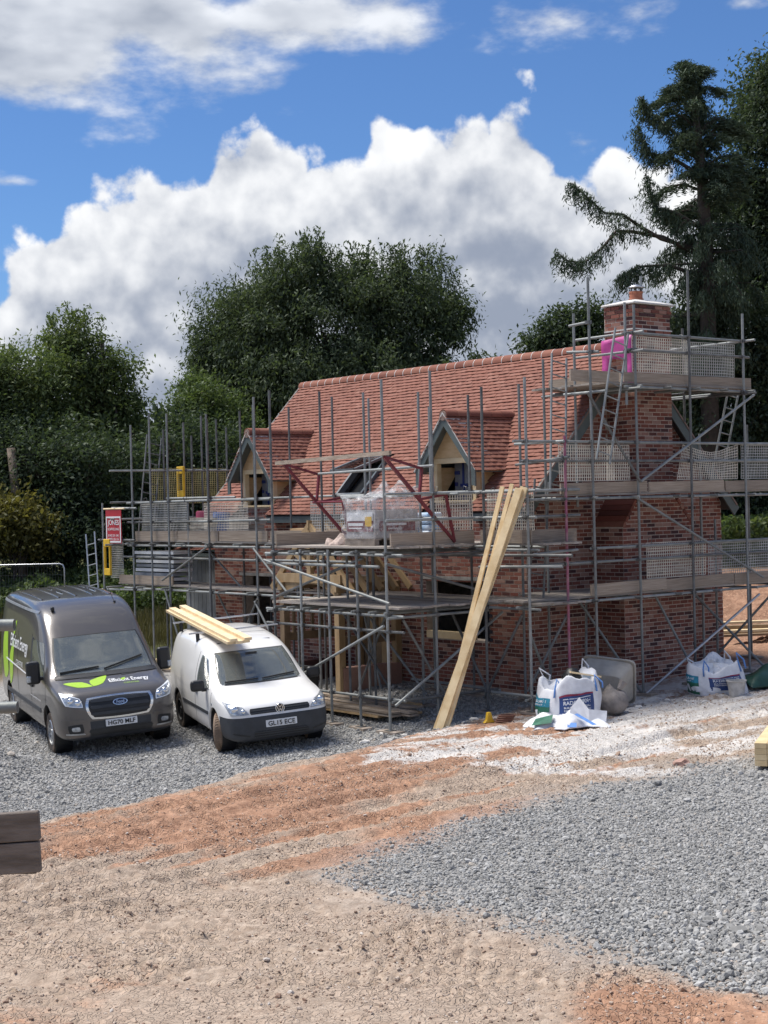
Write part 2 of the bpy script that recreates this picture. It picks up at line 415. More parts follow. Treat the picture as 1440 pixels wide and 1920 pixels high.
def masks(x, y):
    """gravel, white dust, red earth, grass weights"""
    d = edge_dist(x, y)
    n = fbm(x * 1.1 + 9, y * 1.1, 4); n2 = fbm(x * 3.1, y * 3.1 + 4, 3); n3 = fbm(x * .35 + 2, y * .35, 3)
    park = (1 - smooth(-.12, .12, d)) * (1 - smooth(4.6, 6.2, x + .5 * (n - .5)))
    # wedge of grey stone on the right of the track
    a = (x - -0.75) * -.80 + (y - 14.9) * .60           # upper edge runs from (-.75,14.9) up to the right
    up = 1 - smooth(-.55, .55, a + .9 * (n - .5) + .3 * (n2 - .5))
    b = (x - -0.75) * .77 + (y - 14.9) * .64            # lower left edge
    lo = smooth(-.55, .75, b + .8 * (n2 - .5) + .4 * (n - .5))
    bare = 1.2 * np.exp(-(((x - 1.72) / .55) ** 2 + ((y - 10.7) / .95) ** 2) * 1.1) + 1.1 * np.exp(-(((x - 2.4) / .75) ** 2 + ((y - 10.35) / .62) ** 2))
    wedge = up * lo * (1 - smooth(.35, .62, bare + .5 * (n - .5))) * (1 - smooth(20.0, 21.6, y - .3 * (x - 5) + 1.2 * (n - .5)))
    grav = np.maximum(park, wedge)
    # pale cement and lime dust by the bags and along the top of the track
    st = fbm(x * .9 + y * .6, y * 3.2 - x * 1.6, 4)
    w1 = smooth(.46, .78, .62 * n + .38 * st + .27 * np.exp(-(((x - 2.6) / 2.6) ** 2 + ((y - 22.4) / 1.9) ** 2)) + .06 * (n2 - .5)) * smooth(19.8, 21.5, y + .25 * x) * (1 - smooth(30, 33, y))
    w1 = np.maximum(w1, .95 * smooth(22.0, 24.4, y - .28 * (x - 3)) * smooth(1.8, 3.6, x) * (.25 + 1.0 * st) * (1 - smooth(29, 32, y)))
    w1 = np.maximum(w1, .95 * np.exp(-(((x - 0.0) / .55) ** 2 + ((y - 24.05) / .3) ** 2) ** 1.5))
    w1 = w1 * (1 - park)
    # redder, darker soil on the crown of the track
    red = smooth(.34, .80, n3 * .35 + n * .3 + .12 * n2 + .38 * np.exp(-(d - 1.5) ** 2 / 2.2) * smooth(14.5, 17.5, y)) 
    c1, s1 = cos(radians(47)), sin(radians(47)); c2, s2 = cos(radians(-20)), sin(radians(-20))
    stA = fbm((x * c1 + y * s1) * .35 + 3, (-x * s1 + y * c1) * 3.6 + .4 * n, 4); stB = fbm((x * c2 + y * s2) * .35 + 8, (-x * s2 + y * c2) * 3.6 + .4 * n, 4)
    kB = 1 - smooth(13.8, 15.2, y + .25 * x); stk = stA * (1 - kB) + stB * kB
    al, ac = (x - .75) * c1 + (y - 17.7) * s1, -(x - .75) * s1 + (y - 17.7) * c1
    red = np.clip(red * (.55 + .9 * stk) + 1.5 * smooth(.50, .72, stk) * (.10 + .50 * (1 - kB)) * .8 + .8 * np.exp(-((al / 2.0) ** 2 + ((ac + .1) / .42) ** 2)), 0, 1)
    red = np.maximum(np.maximum(red, .9 * np.clip(bare, 0, 1)), smooth(30, 33, y))
    grass = smooth(35.5, 38.5, y - .12 * x + 1.2 * (n - .5)) * (1 - smooth(4.0, 6.0, x) * (1 - smooth(41.5, 43.5, y)))
    grass = np.maximum(grass, smooth(16, 24, np.abs(x)) * smooth(-10, 10, y))
    return grav * (1 - grass), w1 * (1 - grass), red, grass, park

def build_ground():
    xs = np.concatenate([[-600, -300, -150, -80, -45, -30, -22, -18, -15, -13, -11.5, -10.2, -9.2, -8.5], np.arange(-8, 9.2, .042), [9.6, 10.3, 11.3, 12.6, 14.5, 17, 21, 28, 40, 70, 140, 300, 600]])
    ys = np.concatenate([[-60, -25, -10, -2, 3, 6, 8, 8.8], np.arange(9.3, 16, .034), np.arange(16, 28, .055), np.arange(28, 38, .2), np.arange(38, 60, .7), [63, 68, 76, 90, 110, 150, 220, 360, 800]])
    X, Y = np.meshgrid(xs, ys)
    Z = ground_base(X, Y)
    grav, wh, red, grass, park = masks(X, Y)
    fine = ((np.abs(X) < 10) & (Y > 9) & (Y < 36)).astype(float)
    earth = (1 - grav) * (1 - grass) * fine
    # wheel ruts along the track, with lug prints pressed in
    RUTS = [(-4.3 + .34 * k, 17.0 - .42 * k, 47 - 1.2 * k, .19, .03) for k in range(8)] + [(-3.4 + .1 * k, 14.6 - .42 * k, -22 + 2 * k, .18, .026) for k in range(8)] + [(1.0, 20.2, 42, .24, .024), (.3, 19.4, 44, .24, .024), (1.8, 21.9, 38, .24, .022)]
    for (px, py, ang, wdt, dep) in RUTS:
        c, s = cos(radians(ang)), sin(radians(ang))
        al = (X - px) * c + (Y - py) * s; ac = -(X - px) * s + (Y - py) * c + .3 * np.sin(al * .3 + px)
        pr = np.exp(-(ac / wdt) ** 4)
        lug = np.sign(np.sin(2 * pi * (al / .15 + .8 * np.abs(ac) / .25))) * .5
        Z = Z - earth * pr * dep * 1.7 * (.55 + .75 * lug * smooth(.3, .55, fbm(X * 1.5, Y * 1.5, 2))) + earth * dep * .7 * np.exp(-((np.abs(ac) - wdt * 1.25) / .09) ** 2)
    Z = Z + fine * (earth * (.07 * (fbm(X * 1.6, Y * 1.6, 4) - .5) + .035 * (fbm(X * 7, Y * 7, 3) - .5)) + grav * .035 * (fbm(X * 2.5, Y * 2.5, 4) - .5))
    cx_ = np.abs(vnoise(X * 9 + 2.5 * vnoise(X * 3, Y * 3), Y * 13) - .5); Z = Z + earth * (.030 * (smooth(.02, .16, cx_) - .6) * smooth(.34, .56, fbm(X * .8 + 5, Y * .8, 3)))
    # clods
    Z = Z + earth * .022 * np.clip(vnoise(X * 11, Y * 11) - .66, 0, 1) * 4 * (fbm(X, Y, 3) > .45)
    ny, nx = X.shape
    idx = np.arange(ny * nx).reshape(ny, nx)
    q = np.stack([idx[:-1, :-1], idx[:-1, 1:], idx[1:, 1:], idx[1:, :-1]], -1).reshape(-1, 4)
    me = fast_mesh('ground', np.stack([X, Y, Z], -1), q, True)
    at = me.attributes.new('mask', 'FLOAT_COLOR', 'POINT')
    at.data.foreach_set('color', np.stack([grav, wh, red, grass], -1).astype(np.float32).ravel())
    m = bpy.data.materials.new('site ground'); m.use_nodes = True; t = NT(m.node_tree); b = t.n['Principled BSDF']
    b.inputs['Roughness'].default_value = .95; b.inputs['Specular IOR Level'].default_value = .15
    a = t.add('ShaderNodeAttribute', attribute_name='mask'); sp = t.add('ShaderNodeSeparateColor', inp={0: a.outputs['Color']})
    P = t.add('ShaderNodeTexCoord').outputs['Object']
    n1 = t.noise(P, 1.4, 7, .6); n2 = t.noise(P, 9, 7, .65); n3 = t.noise(P, 55, 4, .6)
    vor = t.add('ShaderNodeTexVoronoi', inp={'Vector': P, 'Scale': 34.0}); vr = t.add('ShaderNodeSeparateColor', inp={0: vor.outputs['Color']}).outputs[0]
    tan_ = t.mix(t.step(n2, .3, .7), (.295, .222, .17, 1), (.445, .362, .29, 1))
    tan_ = t.mix(t.step(n1, .35, .7), tan_, (.42, .33, .26, 1))
    redc = t.mix(t.step(n2, .3, .72), (.30, .168, .11, 1), (.45, .275, .185, 1))
    f_red = t.step(t.m('ADD', sp.outputs[2], t.m('MULTIPLY', t.m('SUBTRACT', n2, .5), .9)), .25, .8)
    earth_c = t.mix(f_red, tan_, redc)
    # trodden plates of dried soil
    wp = t.vm('ADD', P, t.vm('MULTIPLY', t.vm('SUBTRACT', t.add('ShaderNodeTexNoise', inp={'Vector': P, 'Scale': 6.0, 'Detail': 3.0}).outputs[1], (.5, .5, .5)), (.25, .25, .25)))
    pl = t.add('ShaderNodeTexVoronoi', inp={'Vector': wp, 'Scale': 17.0, 'Randomness': 1.0}); plv = t.add('ShaderNodeSeparateColor', inp={0: pl.outputs['Color']}).outputs[1]
    pe = t.add('ShaderNodeTexVoronoi', feature='DISTANCE_TO_EDGE', inp={'Vector': wp, 'Scale': 17.0})
    crack = t.step(pe.outputs['Distance'], .02, .16)
    hs = t.add('ShaderNodeHueSaturation', inp={'Color': earth_c, 'Value': t.m('MULTIPLY_ADD', plv, .26, .84)}); earth_c = hs.outputs[0]
    clod = t.step(n3, .62, .74)
    earth_c = t.mix(t.m('MULTIPLY', clod, .35), earth_c, (.17, .12, .09, 1))
    dust = t.mix(n2, (.44, .40, .36, 1), (.68, .665, .65, 1))
    f_w = t.step(t.m('ADD', sp.outputs[1], t.m('MULTIPLY', t.m('SUBTRACT', n2, .5), 1.1)), .3, .75)
    earth_c = t.mix(f_w, earth_c, dust)
    gcol = t.mix(vr, (.19, .187, .18, 1), (.37, .365, .355, 1))
    gcol = t.mix(t.m('MULTIPLY', t.step(n1, .5, .75), .35), gcol, (.28, .24, .205, 1))
    c = t.mix(sp.outputs[0], earth_c, gcol)
    gr = t.mix(n2, (.045, .06, .02, 1), (.12, .115, .05, 1))
    c = t.mix(a.outputs['Alpha'], c, gr)
    t.l.new(c, b.inputs['Base Color'])
    soil = t.m('MULTIPLY', t.m('MULTIPLY', crack, t.m('SUBTRACT', 1, sp.outputs[0])), t.m('MULTIPLY', t.step(n1, .32, .62), 1.3))
    hgt = t.m('ADD', t.m('ADD', soil, t.m('MULTIPLY', n3, .5)), t.m('MULTIPLY', t.m('SUBTRACT', 1, vor.outputs['Distance']), t.m('MULTIPLY_ADD', sp.outputs[0], .8, .25)))
    bn = t.add('ShaderNodeBump', inp={'Strength': .8, 'Distance': .018, 'Height': hgt}); t.l.new(bn.outputs[0], b.inputs['Normal'])
    o = link('ground', me, m); tag(o, 'bare building site ground of reddish earth with grey gravel', 'ground', kind='structure')
    return (xs, ys, Z)
GX, GY, GZ = build_ground()
def gz(x, y):
    """height of the built ground sheet"""
    i = int(np.clip(np.searchsorted(GX, x) - 1, 0, len(GX) - 2)); j = int(np.clip(np.searchsorted(GY, y) - 1, 0, len(GY) - 2))
    fx = (x - GX[i]) / (GX[i + 1] - GX[i]); fy = (y - GY[j]) / (GY[j + 1] - GY[j])
    return float((GZ[j, i] * (1 - fx) + GZ[j, i + 1] * fx) * (1 - fy) + (GZ[j + 1, i] * (1 - fx) + GZ[j + 1, i + 1] * fx) * fy)
def gza(x, y):
    i = np.clip(np.searchsorted(GX, x) - 1, 0, len(GX) - 2); j = np.clip(np.searchsorted(GY, y) - 1, 0, len(GY) - 2)
    fx = (x - GX[i]) / (GX[i + 1] - GX[i]); fy = (y - GY[j]) / (GY[j + 1] - GY[j])
    return (GZ[j, i] * (1 - fx) + GZ[j, i + 1] * fx) * (1 - fy) + (GZ[j + 1, i] * (1 - fx) + GZ[j + 1, i + 1] * fx) * fy

# loose stone: a cloud of points carrying instanced chippings
def stone_mesh(k):
    r = np.random.default_rng(100 + k)
    bm = bmesh.new(); bmesh.ops.create_icosphere(bm, subdivisions=1, radius=.5)
    s = r.uniform(.55, 1.1, 3); s[2] *= .7
    pl = [Vector(r.normal(size=3)).normalized() for _ in range(5)]
    for v in bm.verts:
        for n in pl:
            dd = v.co.dot(n) - .33
            if dd > 0: v.co -= n * dd
        v.co = Vector((v.co.x * s[0], v.co.y * s[1], v.co.z * s[2])) * (1 + .1 * r.normal())
    me = bpy.data.meshes.new('chipping'); bm.to_mesh(me); bm.free(); return me
def scatter(name, pts, scl, mt, label, cat, kinds=4, seed=0):
    me = bpy.data.meshes.new(name); me.vertices.add(len(pts)); me.vertices.foreach_set('co', np.asarray(pts, np.float32).ravel())
    at = me.attributes.new('scl', 'FLOAT', 'POINT'); at.data.foreach_set('value', np.asarray(scl, np.float32))
    o = link(name, me); tag(o, label, cat, kind='stuff')
    ng = bpy.data.node_groups.new(name, 'GeometryNodeTree')
    ng.interface.new_socket('Geometry', in_out='INPUT', socket_type='NodeSocketGeometry'); ng.interface.new_socket('Geometry', in_out='OUTPUT', socket_type='NodeSocketGeometry')
    N = ng.nodes; L = ng.links
    gi = N.new('NodeGroupInput'); go = N.new('NodeGroupOutput'); join = N.new('GeometryNodeJoinGeometry')
    col = bpy.data.collections.new(name + ' pieces')
    m2p = N.new('GeometryNodeMeshToPoints'); L.new(gi.outputs[0], m2p.inputs[0])
    g2 = N.new('GeometryNodeGeometryToInstance')
    for k in range(kinds):
        so = stone_mesh(k + seed); so.materials.append(mt)
        # turn the little mesh into node geometry through a mesh-only object kept out of the scene
        ob = bpy.data.objects.new('chipping', so); col.objects.link(ob)
    ci = N.new('GeometryNodeCollectionInfo'); ci.inputs['Collection'].default_value = col; ci.inputs['Separate Children'].default_value = True; ci.inputs['Reset Children'].default_value = True
    ip = N.new('GeometryNodeInstanceOnPoints'); L.new(m2p.outputs[0], ip.inputs['Points']); L.new(ci.outputs[0], ip.inputs['Instance']); ip.inputs['Pick Instance'].default_value = True
    rv = N.new('FunctionNodeRandomValue'); rv.data_type = 'FLOAT_VECTOR'; rv.inputs[0].default_value = (-.7, -.7, 0); rv.inputs[1].default_value = (.7, .7, 6.28)
    L.new(rv.outputs[0], ip.inputs['Rotation'])
    na = N.new('GeometryNodeInputNamedAttribute'); na.data_type = 'FLOAT'; na.inputs[0].default_value = 'scl'; L.new(na.outputs[0], ip.inputs['Scale'])
    L.new(ip.outputs[0], go.inputs[0])
    md = o.modifiers.new('scatter', 'NODES'); md.node_group = ng
    return o
def mat_stone(name, stops, rough=.85):
    m = bpy.data.materials.new(name); m.use_nodes = True; t = NT(m.node_tree); b = t.n['Principled BSDF']
    b.inputs['Roughness'].default_value = rough; b.inputs['Specular IOR Level'].default_value = .3
    r = t.add('ShaderNodeObjectInfo').outputs['Random']
    ramp = t.add('ShaderNodeValToRGB'); cr = ramp.color_ramp
    while len(cr.elements) > 1: cr.elements.remove(cr.elements[-1])
    for i, (p, c) in enumerate(stops):
        e = cr.elements[0] if i == 0 else cr.elements.new(p)
        e.position = p; e.color = tuple(c) + (1,)
    t.l.new(r, ramp.inputs[0])
    P = t.add('ShaderNodeTexCoord').outputs['Object']
    t.l.new(t.mix(.25, ramp.outputs[0], t.mix(t.noise(P, 3, 4), (.1, .1, .1, 1), (.9, .9, .9, 1)), 'OVERLAY'), b.inputs['Base Color'])
    return m
M_CHIP = mat_stone('grey limestone chippings', [(0, (.19, .188, .182)), (.4, (.28, .277, .268)), (.75, (.355, .352, .342)), (.93, (.44, .436, .425)), (1, (.38, .335, .285))])
M_CLOD = mat_stone('earth clods', [(0, (.27, .18, .135)), (.25, (.34, .25, .19)), (.6, (.42, .33, .26)), (.9, (.48, .40, .335)), (1, (.54, .50, .46))])
def build_gravel():
    n = 560000
    y = 9.6 + (32.5 - 9.6) * rng.random(n) ** 1.0
    x = (rng.random(n) * 2 - 1) * (y * .30 + 1.6)
    keep = rng.random(n) < np.clip((y * .30 + 1.6) / 11.0, 0, 1) * np.where(y < 18, 2.4, 1.0)
    x, y = x[keep], y[keep]
    g, w, r, gr, pk = masks(x, y)
    k = rng.random(len(x)) < (g * 1.05 - .25 - .2 * (fbm(x * .9, y * .9, 3) - .5))
    x, y = x[k], y[k]
    big = smooth(1.2, 3.0, x) * (1 - smooth(12.5, 14.5, y))
    s = rng.lognormal(0, .44, len(x)) * (.0265 + .016 * big) * np.where(y > 21, 1.25, 1.0)
    z = gza(x, y) + s * .12
    scatter('gravel', np.stack([x, y, z], -1), s, M_CHIP, 'grey angular limestone gravel spread over the site', 'gravel')
    # clods and stones on the earth
    n = 170000
    y = 9.6 + 18 * rng.random(n); x = (rng.random(n) * 2 - 1) * (y * .262 + .5)
    g, w, r, gr, pk = masks(x, y)
    k = rng.random(n) < (1 - g) * (.12 + 1.1 * np.clip(fbm(x * 1.3, y * 1.3, 3) - .40, 0, 1) * 2) * np.clip(y / 22, 0, 1)
    x, y = x[k], y[k]; s = rng.lognormal(0, .42, len(x)) * .022
    scatter('clods', np.stack([x, y, gza(x, y) + s * .1], -1), s, M_CLOD, 'small earth clods and stones on the dirt track', 'clods', seed=20)
build_gravel()

# ================================================================ the house
# house frame: u runs along the front wall away from the near corner, w runs back along the gable, z up.
TH = radians(51)
HC = Vector((2.577, 28.068, 0.0))
def Lo(u, w, z): return Vector((-u, w, z))                   # house coordinates to local
def Wd(u, w, z=0.0):                                         # house coordinates to world
    return Vector((HC.x - u * cos(TH) + w * sin(TH), HC.y + u * sin(TH) + w * cos(TH), z))
HROT = (0, 0, -TH)
house = empty('brick_house', HC, HROT, 'new red brick cottage with clay tiled roof and tall brick chimney', 'house')
UL, WG = 10.47, 5.58             # front length, gable width
RW, RZ, RT = 2.79, 6.55, 1.05    # ridge position, height, roof slope
def roof_z(w): return RZ - RT * abs(w - RW)
DORM = [1.9, 8.58]
OPEN = [(1.03, 2.83, .93, 2.06), (8.15, 9.33, .88, 2.0), (4.0, 5.15, -.1, 2.08)]
# ---- walls (mortar core with openings)
wall = MB()
def front_core(u0, u1, z0, z1): wall.b2((-u1, 0, z0), (-u0, .3, z1))
us = sorted([0, UL] + [a for o in OPEN for a in o[:2]])
for a, b in zip(us[:-1], us[1:]):
    mid = (a + b) / 2
    op = [o for o in OPEN if o[0] < mid < o[1]]
    if not op: front_core(a, b, -.35, 3.34)
    else:
        o = op[0]
        if o[2] > 0: front_core(a, b, -.35, o[2])
        front_core(a, b, o[3], 3.34)
for uc in DORM: wall.b2((-uc - .62, .002, 3.34), (-uc + .62, .2, 3.56))
gab = [(.302, -.35), (WG, -.35), (WG, roof_z(WG) - .14), (RW, RZ - .14), (.302, roof_z(.302) - .14)]
wall.prism(gab, 'x', -.3, 0.0)
wall.prism(gab, 'x', -UL, -UL + .3)
wall.b2((-UL + .302, WG - .3, -.35), (-.302, WG - .002, 3.3))
BR0, BR1, ST0, ST1, BD = 1.78, 3.77, 2.22, 3.24, .75         # chimney breast and stack
SH0, SH1, STOP = 3.02, 3.62, 7.2
brs = [(BR0, -.35), (BR1, -.35), (BR1, SH0), (ST1, SH1), (ST1, STOP), (ST0, STOP), (ST0, SH1), (BR0, SH0)]
wall.prism(brs, 'x', .003, BD)
wallo = wall.build('wall', M_MORTAR, house)
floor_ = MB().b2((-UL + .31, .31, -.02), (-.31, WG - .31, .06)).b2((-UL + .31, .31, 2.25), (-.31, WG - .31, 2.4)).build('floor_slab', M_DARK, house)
# concrete footing that shows under the brickwork
MB().b2((-UL - .03, -.06, -.5), (.06, .25, -.004)).b2((-.25, .26, -.5), (.06, WG + .05, -.004)).b2((.062, BR0 - .05, -.5), (BD + .06, BR1 + .05, -.004)).build('footing', M_CONC, house)

bricks = []          # (center u,w,z, axis, length)
def course(z, ivals, fixed, axis, off):
    for (s0, s1) in ivals:
        k = math.floor((s0 - off) / .225) - 1
        while off + k * .225 < s1:
            a = max(off + k * .225 + .005, s0); b = min(off + (k + 1) * .225 - .005, s1)
            if b - a > .045:
                bricks.append(((a + b) / 2, fixed, z, axis, b - a))
            k += 1
def cut(iv, a, b):
    out = []
    for s0, s1 in iv:
        if b <= s0 or a >= s1: out.append((s0, s1)); continue
        if a > s0: out.append((s0, a))
        if b < s1: out.append((b, s1))
    return out
for k in range(96):
    z = .005 + .075 * k + .0325; off = .1125 * (k % 2)
    if z < 3.33:
        iv = [(0.0, UL)]
        for o in OPEN:
            if o[2] - .03 < z < o[3]: iv = cut(iv, o[0], o[1])
        course(z, iv, 0.0, 'u', off)
    elif z < 3.55:
        course(z, [(uc - .62, uc + .62) for uc in DORM], 0.0, 'u', off)
    zr = RZ - .18
    hw = (zr - z) / RT
    if hw > .05:
        iv = [(max(0.0, RW - hw), min(WG, RW + hw))]
        b0, b1 = (BR0, BR1) if z < SH0 else ((ST0, ST1) if z > SH1 else (BR0 + (ST0 - BR0) * (z - SH0) / (SH1 - SH0), BR1 + (ST1 - BR1) * (z - SH0) / (SH1 - SH0)))
        iv = cut(iv, b0, b1)
        course(z, iv, 0.0, 'w', off + .05)
    if z < STOP:
        if z < SH0: f0, f1 = BR0, BR1
        elif z > SH1: f0, f1 = ST0, ST1
        else:
            tt = (z - SH0) / (SH1 - SH0); f0 = BR0 + (ST0 - BR0) * tt; f1 = BR1 + (ST1 - BR1) * tt
        ex = .022 if 6.42 < z < 6.72 or z > 7.0 else 0.0
        course(z, [(f0 - ex, f1 + ex)], -BD - ex, 'w', off + BR0)
        sd = BR0 if z < SH0 else (ST0 if z > SH1 else None)
        if sd is not None: course(z, [(-BD - ex, -.02)], sd - ex, 'u', off - BD)
        if z > 5.2: course(z, [(-.72, -.02)], None, 'back', off)
bricks = [b for b in bricks if b[3] != 'back']
def brick_pos(b):
    s, f, z, ax, l = b
    return (s, f, z) if ax == 'u' else (f, s, z)
def vis_rank(b):
    u, w, z = brick_pos(b); p = Wd(u, w, z); return (p - Vector((0, 0, CAM_H))).length - (.8 if b[3] == 'w' else 0) + (0 if b[4] > .2 else 5)
bricks.sort(key=vis_rank)
_bm = {}
def brick_mesh(ax, l):
    key = (ax, round(l, 2))
    if key not in _bm:
        l = key[1]
        m = MB(); sz = (l - .006, .056, .0605) if ax == 'u' else (.056, l - .006, .0605)
        m.box((0, 0, 0), sz); _bm[key] = m.mesh('brick'); _bm[key].materials.append(M_BRICK)
    return _bm[key]
rest = MB()
for i, b in enumerate(bricks):
    u, w, z = brick_pos(b); j = random.uniform(-.0015, .002)
    c = Lo(u, w + .024 - j, z) if b[3] == 'u' else Lo(u + .024 - j, w, z)
    if i < 300:
        o = link('brick', brick_mesh(b[3], b[4]), None, wallo); o.location = c
    else:
        rest.box(c, (b[4] - .006, .056, .0605) if b[3] == 'u' else (.056, b[4] - .006, .0605))
tag(rest.build('brickwork', M_BRICK, wallo, fix=False), kind='stuff')
# tumbled-in shoulders of the chimney
for s, (a, b) in ((-1, (BR0, ST0)), (1, (BR1, ST1))):
    n = 6
    for k in range(n):
        t0, t1 = (k + .06) / n, (k + .94) / n
        p = Vector((BD / 2 + .01, a + (b - a) * (t0 + t1) / 2, SH0 + (SH1 - SH0) * (t0 + t1) / 2)); L = hypot(b - a, SH1 - SH0) / n * .88
        ang = atan2(SH1 - SH0, b - a)
        MB().box(p, (BD + .02, L, .06), Matrix.Rotation(ang, 3, 'X')).build('tumbled_brick', M_BRICK, wallo)
# cap, flaunching, pot
cap = MB(); c0 = .07
n = 7
lo = [(-.02, ST0 - c0), (BD + c0, ST0 - c0), (BD + c0, ST1 + c0), (-.02, ST1 + c0)]
vs = [(x, y, STOP + .01) for x, y in lo] + [(x, y, STOP + .045) for x, y in lo] + [((x - .365) * .35 + .365, (y - 2.73) * .35 + 2.73, STOP + .135) for x, y in lo]
fs = [(3, 2, 1, 0)] + [(i, (i + 1) % 4, 4 + (i + 1) % 4, 4 + i) for i in range(4)] + [(4 + i, 4 + (i + 1) % 4, 8 + (i + 1) % 4, 8 + i) for i in range(4)] + [(8, 9, 10, 11)]
cap.add(vs, fs).build('chimney_cap', mat('pale flaunching mortar', (.62, .60, .57), .9, var=.12, bump=.3), house, bevel=.012)
MB().b2((.02, ST0 - .03, 6.725), (BD + .03, ST1 + .03, 6.75)).build('mortar_fillet', MATS['pale flaunching mortar'], house)
pot = MB().lathe([(.10, 0), (.14, 0), (.145, .05), (.125, .06), (.125, .15), (.135, .16), (.135, .19), (.10, .19), (.10, 0)], 20, (.365, 2.73, STOP + .12)).build('chimney_pot', mat('terracotta', (.33, .12, .07), .8, var=.2), house, smooth=True, autosmooth=True)
MB().lathe([(0, .15), (.06, .14), (.15, .10), (.15, .085), (0, .085)], 20, (.365, 2.73, STOP + .30)).build('cowl', M_ALU, pot, smooth=True)
cw = MB()
for k in range(8): cw.tube((.365 + .115 * cos(k * pi / 4), 2.73 + .115 * sin(k * pi / 4), STOP + .3), (.365 + .115 * cos(k * pi / 4), 2.73 + .115 * sin(k * pi / 4), STOP + .4), .008, 5)
cw.build('cowl_mesh', M_BLACK, pot)

# ---- roof: slabs, tiles
SL = atan2(RT, 1); EV = -.25                                  # slope angle, eave position
U0R, U1R = -.2, UL + .16                                      # verge positions
slab = MB()
nf = Vector((0, -sin(SL), cos(SL)))
def slope_pt(u, w, off=0.0): return Lo(u, w, roof_z(w)) + nf * off
# front slab in strips around the dormers
def strip(u0, u1, w0, w1):
    vs = [slope_pt(u, w, o) for o in (-.12, -.02) for u, w in ((u0, w0), (u1, w0), (u1, w1), (u0, w1))]
    slab.add(vs, BOXF)
cuts = [U0R + .02, DORM[0] - .6, DORM[0] + .6, 4.90, 5.74, DORM[1] - .6, DORM[1] + .6, U1R - .02]
for a, b in zip(cuts[:-1], cuts[1:]):
    m = (a + b) / 2
    if any(abs(m - d) < .1 for d in DORM): strip(a, b, .75, RW)
    elif 4.90 < m < 5.74: strip(a, b, EV, .12); strip(a, b, .85, RW)
    else: strip(a, b, EV, RW)
vs = []
for o in (-.12, .005):
    for u, w in ((U0R, RW), (U1R, RW), (U1R, WG + .25), (U0R, WG + .25)):
        vs.append(Lo(u, w, roof_z(w)) + Vector((0, sin(SL), cos(SL))) * o)
slab.add(vs, BOXF)
roof = slab.build('roof', mat('roofing felt', (.05, .045, .045), .9), house)
M_TILE_R = M_TILE
tiles = []         # (u, w along slope start, u-shift ...)
def in_dormer(u, z):
    for d in DORM:
        du = abs(u - d)
        if du < .66 and z < 4.30: return True
        if z >= 4.18 and z < 5.24 - 1.25 * du: return True
    return False
SLEN = (RW - EV) / cos(SL)
rows = int(SLEN / .1)
for r in range(rows):
    s = r * .1 + .0
    w = EV + s * cos(SL); z = roof_z(w)
    wob = 0
    n = int((U1R - U0R) / .167)
    for i in range(n + 1):
        u0 = U0R + i * .167 - (.0835 if r % 2 else 0); u1 = u0 + .1663
        u0 = max(u0, U0R); u1 = min(u1, U1R)
        if u1 - u0 < .05: continue
        um = (u0 + u1) / 2
        if in_dormer(um, z + .05): continue
        if 4.88 < um < 5.76 and .04 < w < .86: continue
        tiles.append((um, s, u1 - u0))
def tile_verts(wd, ln=.17, th=.013, camber=.006, lift=0.0):
    """tile in its own frame: x across, y up the slope, z off the roof"""
    vs = []
    for zz in (0, th):
        for y in (0, ln):
            for k in (-1, 0, 1):
                vs.append((k * wd / 2, y, zz + (camber if k == 0 else 0) + (.031 + lift if y == 0 else .003)))
    fs = [(0, 1, 7, 6), (1, 2, 8, 7), (6, 7, 10, 9), (7, 8, 11, 10), (0, 6, 9, 3), (2, 5, 11, 8), (3, 9, 10, 4), (4, 10, 11, 5), (0, 3, 4, 1), (1, 4, 5, 2)]
    return vs, fs
_tm = {}
def tile_mesh(wd, v):
    key = (round(wd, 2), v)
    if key not in _tm:
        vs, fs = tile_verts(key[0], camber=(.002, .004, .006)[v], lift=(0, .004, .008)[v])
        _tm[key] = MB().add(vs, fs).mesh('roof_tile', fix=False); _tm[key].materials.append(M_TILE)
    return _tm[key]
TILE_R = Matrix.Rotation(SL, 4, 'X')
def tile_mat(u, s):
    w = EV + s * cos(SL)
    return Matrix.Translation(slope_pt(u, w, -.012)) @ TILE_R
tiles.sort(key=lambda t: (Wd(t[0], EV + t[1] * cos(SL), 4) - Vector((0, 0, 4))).length)
rt = MB(); tv = [tile_verts(.164, camber=c, lift=l) for c, l in ((.004, 0), (.008, .004), (.012, .009))]
def tile_into(mb, M, wd, rj=True):
    vs, fs = tile_verts(wd, camber=random.choice((.002, .004, .006)), lift=random.choice((0, 0, .004, .008)))
    if rj: M = M @ Matrix.Rotation(random.gauss(0, .006), 4, 'Z')
    mb.add([M @ Vector(v) for v in vs], fs)
for i, (u, s, wd) in enumerate(tiles):
    s2 = s + random.gauss(0, .003) + .006 * sin(u * 1.9 + s * 3)
    M = tile_mat(u, s2)
    if i < 300:
        o = link('roof_tile', tile_mesh(wd, i % 3), None, roof); o.matrix_local = M
    else: tile_into(rt, M, wd)
tag(rt.build('tile_courses', M_TILE, roof, fix=False), kind='stuff')
